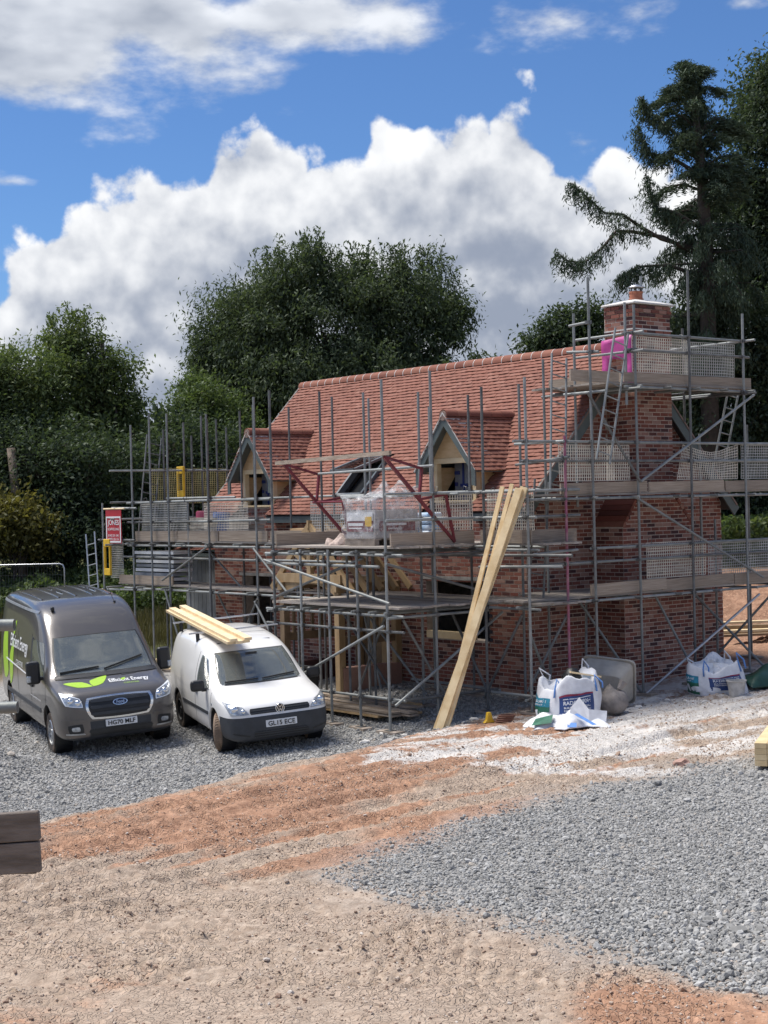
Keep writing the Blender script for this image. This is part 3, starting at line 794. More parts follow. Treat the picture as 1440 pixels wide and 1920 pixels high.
# ridge tiles: half round
def half_round(p, q, r, name, parent, n=8, mt=None, th=.016):
    p = Vector(p); q = Vector(q); d = (q - p).normalized(); up = Vector((0, 0, 1)); side = d.cross(up).normalized(); up = side.cross(d)
    vs = []
    for e in (p, q):
        for rr in (r, r - th):
            for k in range(n + 1):
                t = radians(-8) + radians(196) * k / n; vs.append(e + side * (cos(t) * rr) + up * (sin(t) * rr))
    m = n + 1; fs = []
    for k in range(n):
        fs += [(k, k + 1, 2 * m + k + 1, 2 * m + k), (m + k, 3 * m + k, 3 * m + k + 1, m + k + 1), (k, m + k, m + k + 1, k + 1), (2 * m + k, 2 * m + k + 1, 3 * m + k + 1, 3 * m + k)]
    fs += [(0, 2 * m, 3 * m, m), (n, m + n, 3 * m + n, 2 * m + n)]
    return MB().add(vs, fs).build(name, mt or M_RIDGE, parent, smooth=True, autosmooth=True)
k = 0; u = U0R
while u < U1R - .1:
    b = min(u + .295, U1R); dz = random.uniform(-.004, .004)
    half_round(Lo(u + .006, RW, RZ - .055 + dz), Lo(b - .004, RW, RZ - .055 + dz), .13, 'ridge_tile', roof)
    if k: MB().lathe([(.118, -.008), (.134, -.008), (.134, .008), (.118, .008), (.118, -.008)], 18, (-u, RW, RZ - .057), 'x').build('ridge_joint', MATS['pale flaunching mortar'], roof)
    u = b; k += 1
# barge boards and verges on the gable
for side in (-1, 1):
    w_e = EV if side < 0 else WG + .25
    for uu in (U0R, U1R):
        e = Lo(uu, w_e, roof_z(w_e) - .12); t = Lo(uu, RW, RZ - .12)
        sx = -.025 if uu < 0 else .025
        if not (uu < 0):
            pass
        MB().beam(e, t, .03, .22).build('barge_board', M_FASCIA, house)
        MB().beam(e + Vector((0, 0, .13)), t + Vector((0, 0, .13)), .06, .035).build('verge', mat('verge undercloak', (.24, .17, .145), .9), house)
# gutter board, wooden soffit at the eaves
for a, b in ((U0R, DORM[0] - .62), (DORM[0] + .62, DORM[1] - .62), (DORM[1] + .62, U1R)):
    MB().b2((-b, EV + .02, 3.20), (-a, EV + .045, 3.345)).build('fascia', M_FASCIA, house)
    MB().b2((-b, EV + .047, 3.20), (-a, -.002, 3.215)).build('soffit', M_PLY, house)
# ---- dormers
def dormer(uc):
    dm = empty('dormer', Lo(uc, 0, 0), parent=house)
    ap, tn, hwid = 5.26, 1.25, .86
    an = math.atan(tn)
    # frame timbers
    for s in (-1, 1):
        MB().b2((s * .60, -.012, 3.57), (s * .51, .10, 4.31)).build('post', M_PINE, dm)
    MB().b2((-.60, -.012, 4.312), (.60, .10, 4.41)).build('head_beam', M_PINE, dm)
    MB().b2((-.62, -.06, 3.562), (.62, .12, 3.60)).build('sill', M_PINE, dm)
    zg = 4.412
    MB().prism([(-.62, zg), (.62, zg), (.62, ap - .06 - tn * .62 if ap - .06 - tn * .62 > zg else zg + .001), (0, ap - .08), (-.62, ap - .06 - tn * .62 if ap - .06 - tn * .62 > zg else zg + .001)], 'y', -.004, .02).build('gable_panel', M_PLY, dm)
    # cheeks follow the main roof
    for s in (-1, 1):
        z0 = roof_z(.0) + .0
        w1 = (4.24 - (RZ - RT * RW)) / RT
        MB().prism([(.101, 3.50), (.101, 4.24), (w1 + .05, 4.24)], 'x', s * .585, s * .605).build('cheek', M_PLY, dm)
        # boards of the overhang
        foot = Vector((s * hwid, -.25, ap - tn * hwid - .03)); top = Vector((0, -.25, ap - .02))
        nn = Vector((s * sin(an), 0, cos(an)))
        e = (foot - top).normalized()
        MB().prism([(top.x, top.z + .01), (foot.x, foot.z + .01), (foot.x, foot.z - .30), (foot.x - s * .11, foot.z - .30 + .02), (foot.x - s * .11, foot.z - .02), (0, top.z - .22)], 'y', -.265, -.235).build('barge_board', M_FASCIA, dm)
        MB().prism([(top.x, top.z + .05), (foot.x + s * .02, foot.z + .03), (foot.x + s * .02, foot.z + .0), (0, top.z + .015)], 'y', -.29, .3).build('verge', MATS['pale flaunching mortar'], dm)
        # soffit lining and roof deck
        zt = lambda du: ap - tn * du
        vs = []
        for off in (-.07, -.02):
            for du, w in ((0.0, -.233), (hwid, -.233), (hwid, (zt(hwid) - 3.62) / RT + .05), (0.0, (ap - 3.62) / RT + .05)):
                vs.append(Vector((s * du, w, zt(du) + off)))
        MB().add(vs, BOXF).build('deck', M_FASCIA, dm)
        MB().b2((s * .62, .0, 4.14), (s * .86, .55, 4.155)).build('soffit', M_PLY, dm)
        # tiles on the dormer slope
        L = hwid / cos(an); nrow = int(L / .1); tm = MB()
        for r in range(nrow + 1):
            sd = r * .1; du = hwid + .03 - sd * cos(an); z = zt(du)
            wend = (z - 3.62) / RT + .06; wst = -.29
            cnt = int((wend - wst) / .167) + 2
            for i in range(cnt):
                a = wst + i * .167 - (.0835 if r % 2 else 0); b = a + .164
                a = max(a, wst); b = min(b, wend + .03)
                if b - a < .05: continue
                # frame: x along w, y up the slope, z normal
                yv = Vector((-s * cos(an), 0, sin(an))); zv = Vector((s * sin(an), 0, cos(an))); xv = yv.cross(zv)
                o = Vector((s * du, (a + b) / 2, z - .02 + .004 * sin(a * 5 + r)))
                Mx = Matrix(((xv.x, yv.x, zv.x, o.x), (xv.y, yv.y, zv.y, o.y), (xv.z, yv.z, zv.z, o.z), (0, 0, 0, 1)))
                tile_into(tm, Mx, b - a)
        tag(tm.build('tile_courses', M_TILE, dm, fix=False), kind='stuff')
    w = -.28; wend = (ap - 3.62) / RT - .02
    while w < wend - .05:
        b = min(w + .295, wend)
        half_round((0, w + .005, ap - .035), (0, b - .004, ap - .035), .115, 'ridge_tile', dm)
        w = b
    MB().lathe([(0, -.286), (.092, -.286), (.098, -.27), (0, -.27)], 18, (0, 0, ap - .045), 'y').build('ridge_end', MATS['verge undercloak'], dm)
    # inside: lined wall with blue tape and a bare rafter
    MB().b2((-.51, .45, 3.4), (.02, .48, 4.5)).build('insulation_board', mat('foil insulation board', (.20, .21, .24), .5, .2, var=.2, scale=5), dm)
    MB().b2((-.28, .435, 3.5), (-.23, .448, 4.4)).b2((-.34, .43, 3.86), (-.12, .445, 3.92)).b2((-.5, .435, 4.1), (-.36, .448, 4.17)).b2((-.5, .435, 3.88), (-.42, .447, 3.95)).build('blue_tape', mat('blue tape', (.015, .03, .16), .5), dm)
    MB().b2((.0, .36, 3.5), (.05, .43, 4.4)).build('stud', M_PINE, dm)
    MB().beam((.34, .40, 4.25), (-.06, .40, 3.62), .05, .09).build('rafter', M_OAKD, dm)
    return dm
for uc in DORM: dormer(uc)
# ---- open roof window
rw = empty('roof_window', Lo(5.32, 0, 0), parent=house)
fw = MB()
def rp(du, w, o): return Vector((-du, w, roof_z(w))) + nf * o
for (a, b) in (((-.42, .1), (.42, .1)), ((-.42, .86), (.42, .86)), ((-.42, .1), (-.42, .86)), ((.42, .1), (.42, .86))):
    fw.beam(rp(a[0], a[1], .03), rp(b[0], b[1], .03), .06, .13, nf)
fw.build('frame', M_LEAD, rw)
MB().add([rp(du, w, -.14) for du, w in ((-.4, .1), (.4, .1), (.4, .86), (-.4, .86))], [(0, 1, 2, 3)]).build('opening_shade', M_DARK, rw)  # near-black sheet standing in for the shaded room behind
hz0 = roof_z(.84) + .09; sa = radians(18)
def sp_(du, t, o=0): return Vector((-du, .84 - t * cos(sa) - o * sin(sa) * 0, hz0 - t * sin(sa) + o))
sf = MB()
for a, b in (((-.4, 0), (.4, 0)), ((-.4, .98), (.4, .98)), ((-.4, 0), (-.4, .98)), ((.4, 0), (.4, .98))):
    sf.beam(sp_(*a), sp_(*b), .07, .05)
sash = sf.build('sash', M_LEAD, rw)
m_pane = bpy.data.materials.new('roof window glass'); m_pane.use_nodes = True
t = NT(m_pane.node_tree); t.n.clear()
t.add('ShaderNodeOutputMaterial', inp={0: t.add('ShaderNodeMixShader', inp={0: t.m('MULTIPLY_ADD', t.add('ShaderNodeFresnel', inp={0: 1.5}).outputs[0], 1.0, .06), 1: t.add('ShaderNodeBsdfTransparent', inp={0: (.80, .86, .92, 1)}).outputs[0], 2: t.add('ShaderNodeBsdfGlossy', inp={'Roughness': .03}).outputs[0]}).outputs[0]})
MB().add([sp_(du, t, o) for o in (-.012, .012) for du, t in ((-.37, .03), (.37, .03), (.37, .95), (-.37, .95))], BOXF).build('pane', m_pane, sash)
# ---- ground floor openings: damp course strips, lintels, pale sill
for i, (a, b, z0, z1) in enumerate(OPEN[:2]):
    op = empty('window_opening', Lo((a + b) / 2, 0, 0), parent=house); h = (b - a) / 2
    MB().b2((h - .035, -.03, z0), (h + .0, .12, z1)).build('damp_course', mat('damp proof course', (.02, .022, .035), .5), op)
    for k in range(int((z1 - z0) / .15)):
        MB().b2((h + .001, -.016, z0 + k * .15), (h + .09, .0, z0 + k * .15 + .065)).build('toothing', MATS['damp proof course'], op)
    if i == 0: MB().b2((-h + .0, -.02, z0 - .01), (h - .45, .1, z0 + .13)).build('sill_board', M_PINE, op)
    MB().b2((-h - .1, -.012, z1 + .002), (h + .1, .05, z1 + .075)).build('lintel', M_CONC, op)
# ---- entrance: oak frame and boarded door
dr = empty('doorway', Lo(4.57, 0, 0), parent=house)
for s in (-1, 1): MB().b2((s * .57, .02, 0), (s * .47, .14, 2.0)).build('jamb', M_OAK, dr)
MB().b2((-.57, .02, 2.002), (.57, .14, 2.08)).build('head', M_OAK, dr)
for k in range(5):
    MB().b2((-.465 + k * .186, .16, .03), (-.465 + k * .186 + .178, .2, 1.99)).build('plank', M_OAK if k % 2 else M_OAKD, dr)
# ---- oak porch
po = empty('oak_porch', Lo(4.62, 0, 0), parent=house)
PW, PD = .92, 1.5
for s in (-1, 1):
    for w in (-PD, -.07):
        MB().b2((s * PW - .075, w - .075, -.3), (s * PW + .075, w + .075, 1.86)).build('post', M_OAK if s > 0 else M_OAKD, po, bevel=.008)
    MB().b2((s * PW - .07, -PD - .12, 1.862), (s * PW + .07, -.004, 2.02)).build('wall_plate', M_OAK, po)
    MB().b2((s * PW - .05, -PD + .08, .82), (s * PW + .05, -.15, .98)).build('rail', M_OAKD, po)
    for k in range(5):
        w = -PD + .22 + k * .235
        MB().b2((s * PW - .025, w - .03, .982), (s * PW + .025, w + .03, 1.86)).build('baluster', M_OAKD, po)
    MB().b2((s * PW - .12, -PD, -.3), (s * PW + .12, -.05, .38)).build('dwarf_wall', M_BRICK, po)
MB().b2((-PW - .14, -PD - .07, 2.022), (PW + .14, -PD + .07, 2.20)).build('tie_beam', M_OAK, po)
arch = [(x, 1.86 + .155 - .0 - .28 * (x / PW) ** 2 * 1.0) for x in np.linspace(-PW + .08, PW - .08, 13)]
MB().prism([(x, 2.018) for x in (-PW + .08, PW - .08)] + [(x, min(z, 2.0)) for x, z in arch[::-1]], 'y', -PD - .04, -PD + .04).build('arch_brace', M_OAK, po)
apz = 2.2 + (PW + .1) * .95
MB().b2((-.06, -PD - .05, 2.202), (.06, -PD + .05, apz - .1)).build('king_post', M_OAK, po)
for s in (-1, 1):
    for k in range(5):
        w = -PD + k * .37
        MB().beam((s * (PW + .42), w, 2.2 - .38 * .95 + .05), (0, w, apz), .07, .12).build('rafter', M_OAK, po)
    MB().beam((s * .06, -PD - .001, 2.35), (s * .52, -PD - .001, apz - .58 * .95), .07, .08).build('strut', M_OAK, po)
MB().b2((-.03, -PD - .05, apz - .06), (.03, -.0, apz + .1)).build('ridge_board', M_OAK, po)
# ---- grey boarded lean-to at the far end
ex = empty('lean_to', Lo(UL, 0, 0), parent=house)
M_CLAD = mat('grey cladding', (.23, .245, .265), .7, 0, var=.15, scale=4, rnd=.12)
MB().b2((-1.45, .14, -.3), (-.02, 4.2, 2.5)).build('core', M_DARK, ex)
for k in range(8): MB().b2((-.03 - k * .178, .10, -.3), (-.03 - k * .178 - .165, .138, 2.5)).build('cladding_board', M_CLAD, ex)
et = MB()
for r in range(28):
    w = -.12 + r * .098; z = 2.54 + .28 * (w + .12)
    for i in range(10):
        u0 = .0 - i * .167 - (.083 if r % 2 else 0)
        Mx = Matrix.Translation((u0 - .08, w, z)) @ Matrix.Rotation(math.atan(.28), 4, 'X')
        tile_into(et, Mx, .164)
tag(et.build('tile_courses', M_TILE, ex, fix=False), kind='stuff')
MB().b2((-1.7, -.1, 2.42), (.0, 3.0, 2.5)).build('eaves_board', M_FASCIA, ex)

# ================================================================ scaffold round the house
scaf = empty('scaffold', HC, HROT, 'galvanised tube scaffold with board decks wrapped round the brick cottage', 'scaffold')
R_T = .0242
STD = []; HOR = []
def gzh(u, w):
    p = Wd(u, w); return gz(p.x, p.y)
unit = MB().box((0, 0, 0), (1, 1, 1)).mesh('board')
def pick_steel(k): return M_STEEL if (k * 7919) % 5 else M_STEEL_D
_cnt = [0]
def tube(name, a, b, mt=None, r=R_T):
    _cnt[0] += 1
    o = MB().tube(Lo(*a), Lo(*b), r, 10).build(name, mt or pick_steel(_cnt[0]), scaf, smooth=True, autosmooth=True)
    return o
plate_me = MB().box((0, 0, .003), (.15, .15, .006)).tube((0, 0, 0), (0, 0, .12), .019, 8).mesh('base_plate'); plate_me.materials.append(M_COUP)
M_SOLE = mat('sole board', (.20, .165, .135), .9, col2=(.34, .29, .25), scale=5, rnd=.2)
def std(u, w, z1, z0=None, mt=None, sole=True):
    g = gzh(u, w) if z0 is None else z0
    tilt = random.gauss(0, .006) * (z1 - g) / 3, random.gauss(0, .006) * (z1 - g) / 3
    o = tube('standard', (u, w, g + .02), (u + tilt[0], w + tilt[1], z1), mt)
    STD.append((Lo(u, w, g), Lo(u + tilt[0], w + tilt[1], z1)))
    if z0 is None:
        p = link('base_plate', plate_me, None, o); p.location = Lo(u, w, g + .042)
        if sole:
            MB().box(Lo(u, w, g + .02), (.46, .225, .038), Matrix.Rotation(random.uniform(-.3, .3), 3, 'Z')).build('sole_board', M_SOLE, scaf)
def hor(name, a, b, mt=None):
    tube(name, a, b, mt); HOR.append((Lo(*a), Lo(*b)))
FW, BW, GU, BU0, BU1 = -1.6, -3.5, -1.75, -.5, 3.1
# standards: front outer line
for u, t in ((12.9, 3.75), (11.45, 5.55), (10.62, 5.75), (9.85, 5.72), (8.15, 5.6), (6.34, 5.85), (4.04, 5.8), (2.66, 5.68), (1.1, 5.58), (-.61, 5.54)): std(u, FW, t, mt=(M_STEEL_D if u in (4.04,) else None))
for u, t in ((9.2, 3.75), (5.1, 2.9)): std(u, FW + .12, t)
# front inner line against the wall
for u, t in ((10.0, 5.6), (8.59, 5.72), (8.09, 5.82), (6.76, 5.68), (5.23, 5.81), (3.99, 5.69), (2.14, 5.4), (1.03, 5.55), (-.33, 5.65)): std(u, -.42, t, mt=M_STEEL_D if u > 5 else None)
# loading bay
for u in (2.19, 1.35, .53): std(u, BW, 2.78)
std(3.01, BW, 5.69); std(-.26, BW, 5.64)
for u, w, t in ((-.42, -2.57, 5.8), (3.0, -2.5, 2.9), (2.1, -2.5, 2.7), (1.3, -2.55, 2.7)): std(u, w, t)
# gable outer line
std(GU, -1.65, 5.62); std(GU, -.74, 4.65, mt=M_PINK); std(GU, -.04, 7.4); std(GU, 1.12, 7.0); std(GU, 2.56, 7.72); std(GU, 4.15, 7.02); std(GU, 5.75, 5.3)
std(-1.62, 1.0, 7.05, z0=5.2); std(-.35, 2.9, 7.82, z0=5.0); std(-.55, 3.85, 6.85, z0=5.0); std(-.6, .75, 6.95, z0=3.4)
for w, t in ((.1, 6.1), (4.4, 4.8), (4.82, 3.1), (5.9, 5.0)): std(-.45, w, t)
# far return at the left end of the house
for w, t in ((-.29, 5.5), (.29, 5.68), (.51, 5.36), (.81, 5.85), (1.25, 5.77), (1.54, 5.57)): std(12.2, w, t, mt=M_STEEL_D)
# ledgers and guard rails
i_ = .05
for z in (1.72, 2.46, 2.73, 3.28, 3.73):
    segs = [(12.0, 6.1), (6.5, 3.2)] if z < 2.6 else [(11.8, 8.6), (8.9, 5.9)]
    if z in (1.72, 2.73): segs.append((3.6, -1.9))
    for a, b in segs: hor('ledger', (a, FW + i_, z + random.uniform(-.01, .01)), (b, FW + i_, z + random.uniform(-.015, .015)))
hor('ledger', (13.1, FW + i_, 1.66), (11.0, FW + i_, 1.70)); hor('guard_rail', (13.05, FW - i_, 2.86), (11.3, FW - i_, 2.86)); hor('guard_rail', (12.35, FW - i_, 3.62), (11.2, FW - i_, 3.60)); hor('guard_rail', (12.0, -.35, 3.82), (9.0, -.35, 3.80))
for z in (1.72, 2.73, 3.75): hor('ledger', (11.8, -.37, z), (6.4, -.37, z)); hor('ledger', (6.6, -.37, z), (-.9, -.37, z))
for z in (.27, 1.42, 1.68, 2.70): hor('ledger', (3.35, BW + i_, z), (-.62, BW + i_, z + (.0 if z > 1 else .02)))
hor('ledger', (3.3, BW + i_, 2.52), (.0, BW + i_, 2.50), )
for u in (BU0 + .05, BU1 - .05):
    for z in (1.66, 2.68) + ((3.28, 3.72) if u < 1 else ()): hor('ledger', (u, BW - .15, z), (u, FW + .2, z))
hor('ledger', (BU0 + .05, BW - .1, .27), (BU0 + .05, -1.2, .27)); hor('ledger', (-.5, FW + i_, .27), (-1.9, FW + i_, .27)); hor('ledger', (1.9, -1.2, .27), (-.5, -1.2, .25))
for z in (3.28, 3.72): hor('guard_rail', (3.5, FW + i_, z), (-.3, FW + i_, z)); hor('guard_rail', (-.45, FW - i_, z), (-1.95, FW - i_, z)); hor('guard_rail', (GU + i_, FW - .1, z), (GU + i_, -.35, z + .01))
hor('ledger', (GU - .12, FW - .05, 2.66), (GU - .12, -.6, 2.70)); hor('transom', (1.1, FW - .1, 2.62), (-2.9, FW - .2, 2.66)); hor('transom', (-.9, -2.0, 2.45), (-2.6, -1.72, 2.47))
for z, a, b in ((1.79, -.3, 5.9), (2.46, -1.75, 5.9), (2.70, -.1, 5.9), (3.57, -1.75, 5.9), (4.22, -1.7, 5.9), (4.55, -1.9, 5.9), (5.54, .85, 4.35), (6.20, .9, 4.4), (6.50, .9, 4.2)):
    m = a + (b - a) * random.uniform(.45, .6)
    if b - a > 4: hor('ledger', (GU + i_, a, z), (GU + i_, m + .15, z)); hor('ledger', (GU - i_ * .0 + .1, m - .15, z), (GU + .1, b, z))
    else: hor('ledger', (GU + i_, a, z), (GU + i_, b, z))
hor('ledger', (GU + i_, -1.75, .22), (GU + i_, -.4, .22))
for z in (1.79, 3.57): hor('ledger', (-.50, -.6, z), (-.50, 1.7, z)); hor('ledger', (-.52, 3.85, z), (-.52, 5.9, z))
for w, z in ((1.05, 6.5), (1.05, 6.17), (.95, 5.5), (4.2, 5.5), (4.2, 6.5)): hor('guard_rail', (-2.0, w, z), ((-.35 if z > 6 and w < 2 else .45), w, z))
hor('guard_rail', (-1.9, .0, 6.1), (-1.15, .0, 6.16)); hor('guard_rail', (-2.0, .05, 5.42), (-1.0, .05, 5.42)); hor('guard_rail', (-1.75, -.09, 6.62), (-1.3, -.09, 6.6))
hor('guard_rail', (-.3, -.5, 4.2), (-1.9, -.8, 4.28)); hor('guard_rail', (-.7, -.9, 4.55), (-1.9, -.9, 4.55))
for z in (1.75, 2.75): hor('ledger', (12.2 + i_, -1.9, z), (12.2 + i_, 2.2, z))
for z in (3.35, 3.75, 4.5): hor('guard_rail', (12.2 - i_, -1.8, z), (12.2 - i_, 2.0, z))
# transoms under the decks
def transoms(us, w0, w1, z):
    for u in us: hor('transom', (u + random.uniform(-.05, .05), w0, z), (u + random.uniform(-.05, .05), w1, z))
transoms(np.arange(-1.5, 12.2, 1.15), FW - .12, -.2, 1.765); transoms(np.arange(3.6, 12.2, 1.15), FW - .12, -.2, 2.775)
transoms(np.arange(-.3, 3.1, .46), BW - .1, FW + .1, 1.73); transoms(np.arange(-.3, 3.1, .46), BW - .1, FW + .1, 2.735)
for w in np.arange(-1.2, 5.6, 1.1):
    for z in (1.80, 3.58): hor('transom', (GU - .12, w, z), (-.82 if 1.6 < w < 3.9 else -.2, w, z))
for w in np.arange(1.1, 4.4, .8): hor('transom', (GU - .15, w, 5.545), (-.8 if 2.0 < w < 3.4 else .3, w, 5.545))
# diagonal braces
G = GU - .055
for a, b, mt in [((G, 1.12, 3.85), (G, 4.40, 5.48), None), ((G, .98, 3.57), (G, 4.55, 1.98), None), ((G, .86, -.06), (G, 4.42, 1.66), M_ALU), ((G, -.2, 5.4), (G, 1.1, 3.85), None),
                 ((-.95, .35, 1.75), (-1.7, 1.2, .0), None), ((-1.2, 2.1, 1.78), (-1.7, 2.75, .1), None), ((-.9, .6, 1.7), (-1.6, -.2, .1), M_STEEL_D), ((-1.7, -1.6, 1.3), (-1.2, -.6, .2), None), ((-1.7, -.7, 1.6), (-1.3, -1.3, .3), None),
                 ((-.6, 3.9, 1.7), (-1.5, 5.2, .0), None), ((-1.6, 5.2, 1.7), (-.6, 4.1, .1), M_STEEL_D)]: tube('brace', a, b, mt)
B = BW - .055
for a, b, mt in [((3.25, B, 2.58), (-.38, B, 1.90), None), ((-.22, B, 1.52), (2.45, B, .42), None), ((3.25, B + .15, 1.86), (.50, B + .15, 2.64), M_STEEL_D), ((2.9, -2.0, 1.5), (1.3, -2.2, .2), M_STEEL_D), ((1.6, -2.4, 1.5), (.3, -2.2, .2), M_STEEL_D), ((2.2, -1.7, .1), (2.7, -1.7, 1.6), None), ((2.5, -2.0, .1), (1.6, -2.0, 1.6), None)]: tube('brace', a, b, mt)
Q = BU0 - .055
for a, b, mt in [((Q, -3.75, 2.57), (Q, -1.5, 1.98), None), ((Q, -3.62, .22), (Q, -1.15, 1.62), None), ((-.3, -3.2, 1.6), (-.3, -2.2, .1), M_STEEL_D), ((.4, -1.5, 1.6), (-.4, -1.3, .05), M_STEEL_D), ((-1.2, -1.3, 1.6), (-.2, -1.3, .1), M_STEEL_D)]: tube('brace', a, b, mt)
F2 = FW - .055
for a, b in [((10.1, F2, 1.95), (8.1, F2, 2.75)), ((10.0, F2, 1.75), (9.2, F2, .2)), ((9.6, -.5, 1.6), (8.3, -.5, .1)), ((6.4, F2, 1.6), (5.1, F2, .1)), ((9.3, -.9, 2.6), (8.0, -.9, 1.8)), ((7.4, F2, .1), (6.3, F2, 1.65)), ((6.4, F2, 2.7), (5.2, F2, 1.8))]: tube('brace', a, b, None)
# couplers where tubes cross standards
cm = MB().box((0, 0, 0), (.085, .085, .06)).box((.05, .02, 0), (.05, .03, .035)).tube((-.02, .06, 0), (.05, .06, 0), .011, 6).mesh('coupler'); cm.materials.append(M_COUP)
nco = 0
for (p, q) in STD:
    for (a, b) in HOR:
        d1 = q - p; d2 = b - a; r_ = p - a; A_ = d1.dot(d1); E_ = d2.dot(d2); F_ = d2.dot(r_); c_ = d1.dot(r_); b_ = d1.dot(d2); den = A_ * E_ - b_ * b_
        if den < 1e-6: continue
        s = min(max((b_ * F_ - c_ * E_) / den, 0), 1); t = min(max((b_ * s + F_) / E_, 0), 1)
        x = p + d1 * s; y = a + d2 * t
        if (x - y).length < .075:
            o = link('coupler', cm, None, scaf); o.location = (x + y) / 2; o.rotation_euler = (0, 0, random.choice((0, pi / 2, pi, -pi / 2))); nco += 1
# decks
def board(name, c, size, mt, rot=None):
    key = 'bd' + mt.name
    if key not in MATS:
        me = unit.copy(); me.materials.append(mt); MATS[key] = me
    o = link(name, MATS[key], None, scaf); o.location = c; o.scale = size
    if rot: o.rotation_euler = rot
    return o
def deck(axis, a0, a1, b0, b1, z, mt=None):
    n = max(1, int(round((b1 - b0) / .232))); L = a1 - a0; k = max(1, int(math.ceil(L / 3.9)))
    for i in range(n):
        b = b0 + (i + .5) * (b1 - b0) / n; sh = random.uniform(-.12, .12)
        for j in range(k):
            s0 = a0 + L * j / k + (sh if j else random.uniform(-.1, .05)); s1 = a0 + L * (j + 1) / k + (sh if j < k - 1 else random.uniform(-.05, .1))
            dz = z + random.uniform(-.003, .006) + (.012 if j % 2 else 0)
            m = mt or M_BOARDX
            if axis == 'u': board('deck_board', Lo((s0 + s1) / 2, b, dz), (s1 - s0 - .006, .222, .036), m, (random.gauss(0, .004), 0, random.gauss(0, .003)))
            else: board('deck_board', Lo(b, (s0 + s1) / 2, dz), (.222, s1 - s0 - .006, .036), m, (0, random.gauss(0, .004), random.gauss(0, .003)))
deck('u', -1.9, 12.4, -1.52, -.48, 1.81); deck('u', -1.9, 12.0, -1.52, -.48, 2.82)
deck('u', BU0 + .02, BU1 + .05, BW + .05, -1.56, 1.81); deck('u', BU0 + .02, BU1 + .05, BW + .05, -1.56, 2.82)
deck('w', -1.7, 5.8, -1.66, -.86, 1.86); deck('w', -1.6, 5.8, -1.66, -.86, 3.64)
deck('w', .5, 4.5, -1.66, -.84, 5.60); deck('w', .5, 2.1, -.80, .25, 5.60); deck('w', -.3, 1.6, -.78, -.12, 1.86); deck('w', -.3, 1.6, -.78, -.12, 3.64)
deck('w', -1.4, 2.0, 11.5, 12.1, 2.82)
# toe boards
def toe(axis, a0, a1, b, z, mt=M_BOARD, h=.225):
    n = max(1, int(math.ceil((a1 - a0) / 2.5)))
    for i in range(n):
        s0 = a0 + (a1 - a0) * i / n + (random.uniform(-.1, .1) if i else 0); s1 = a0 + (a1 - a0) * (i + 1) / n + .02
        r = random.gauss(0, .006)
        if axis == 'u': board('toe_board', Lo((s0 + s1) / 2, b + .012 * (i % 2), z + h / 2), (s1 - s0, .036, h), mt, (random.gauss(0, .03), r, 0))
        else: board('toe_board', Lo(b + .012 * (i % 2), (s0 + s1) / 2, z + h / 2), (.036, s1 - s0, h), mt, (r, random.gauss(0, .03), 0))
toe('u', 6.1, 11.5, FW + .11, 2.84); toe('u', 9.9, 12.3, FW + .11, 1.83, h=.2); toe('w', BW + .05, FW, BU1 - .1, 2.84); toe('w', BW + .0, FW - .05, BU0 + .12, 2.84); toe('u', 3.2, 6.0, FW + .11, 2.84)
toe('u', -1.68, -.45, FW + .10, 2.84); toe('w', -1.7, -.4, GU + .12, 2.84)
toe('w', -.75, 5.8, GU + .11, 3.66, h=.19); toe('w', -.05, 5.8, GU + .11, 1.88, h=.2); toe('w', .9, 4.5, GU + .11, 5.63, h=.17); toe('w', -.45, .75, GU + .11, 5.60, h=.2); toe('u', -1.6, .2, .92, 5.63, h=.17)
toe('u', 11.5, 12.2, 2.05, 2.84)

# ---- mesh brick guards hung on the rails
def guard(axis, a0, a1, b, z0, z1, mt=M_GUARD, label='', sag=0.0, pitch=.052, lean=0.0, curve=0.0):
    o = empty('brick_guard', HC, HROT, label, 'brick guard', 'brick guards hung along the scaffold')
    g = MB(); n = int((a1 - a0) / pitch); m = int((z1 - z0) / pitch); t = .012
    def P(s, z, off=0):
        f = (s - a0) / (a1 - a0); zz = z - sag * (z - z0) / (z1 - z0) * (4 * f * (1 - f)) + sag * .3 * sin(f * 9) * (z - z0); s2 = s + lean * (z - z0) * (1 - f)
        bb = b + .015 * sin(s * 7 + z * 3) + curve * sin(f * 6) * .03 + off
        return Lo(s2, bb, zz) if axis == 'u' else Lo(bb, s2, zz)
    seg = 5
    for i in range(n + 1):
        s = a0 + (a1 - a0) * i / n
        for k in range(seg):
            z_a, z_b = z0 + (z1 - z0) * k / seg, z0 + (z1 - z0) * (k + 1) / seg
            vs = [P(s - t / 2, z_a), P(s + t / 2, z_a), P(s + t / 2, z_b), P(s - t / 2, z_b), P(s - t / 2, z_a, .006), P(s + t / 2, z_a, .006), P(s + t / 2, z_b, .006), P(s - t / 2, z_b, .006)]
            g.add(vs, BOXF[:2] + BOXF[3:4] + BOXF[5:6])
    seg = max(2, int((a1 - a0) / .25))
    for j in range(m + 1):
        z = z0 + (z1 - z0) * j / m
        for k in range(seg):
            s_a, s_b = a0 + (a1 - a0) * k / seg, a0 + (a1 - a0) * (k + 1) / seg
            vs = [P(s_a, z - t / 2, -.002), P(s_b, z - t / 2, -.002), P(s_b, z + t / 2, -.002), P(s_a, z + t / 2, -.002), P(s_a, z - t / 2, .004), P(s_b, z - t / 2, .004), P(s_b, z + t / 2, .004), P(s_a, z + t / 2, .004)]
            g.add(vs, BOXF[:2] + BOXF[2:3] + BOXF[4:5])
    g.build('lattice', mt, o, fix=False)
    h = MB()
    for s in (a0 + .15, a1 - .15):
        h.path([P(s, z1 - .02), P(s, z1 + .08, -.02), P(s, z1 + .1, .05), P(s, z1 + .03, .07)], .006, 5)
    h.build('hook', M_COUP, o)
    return o
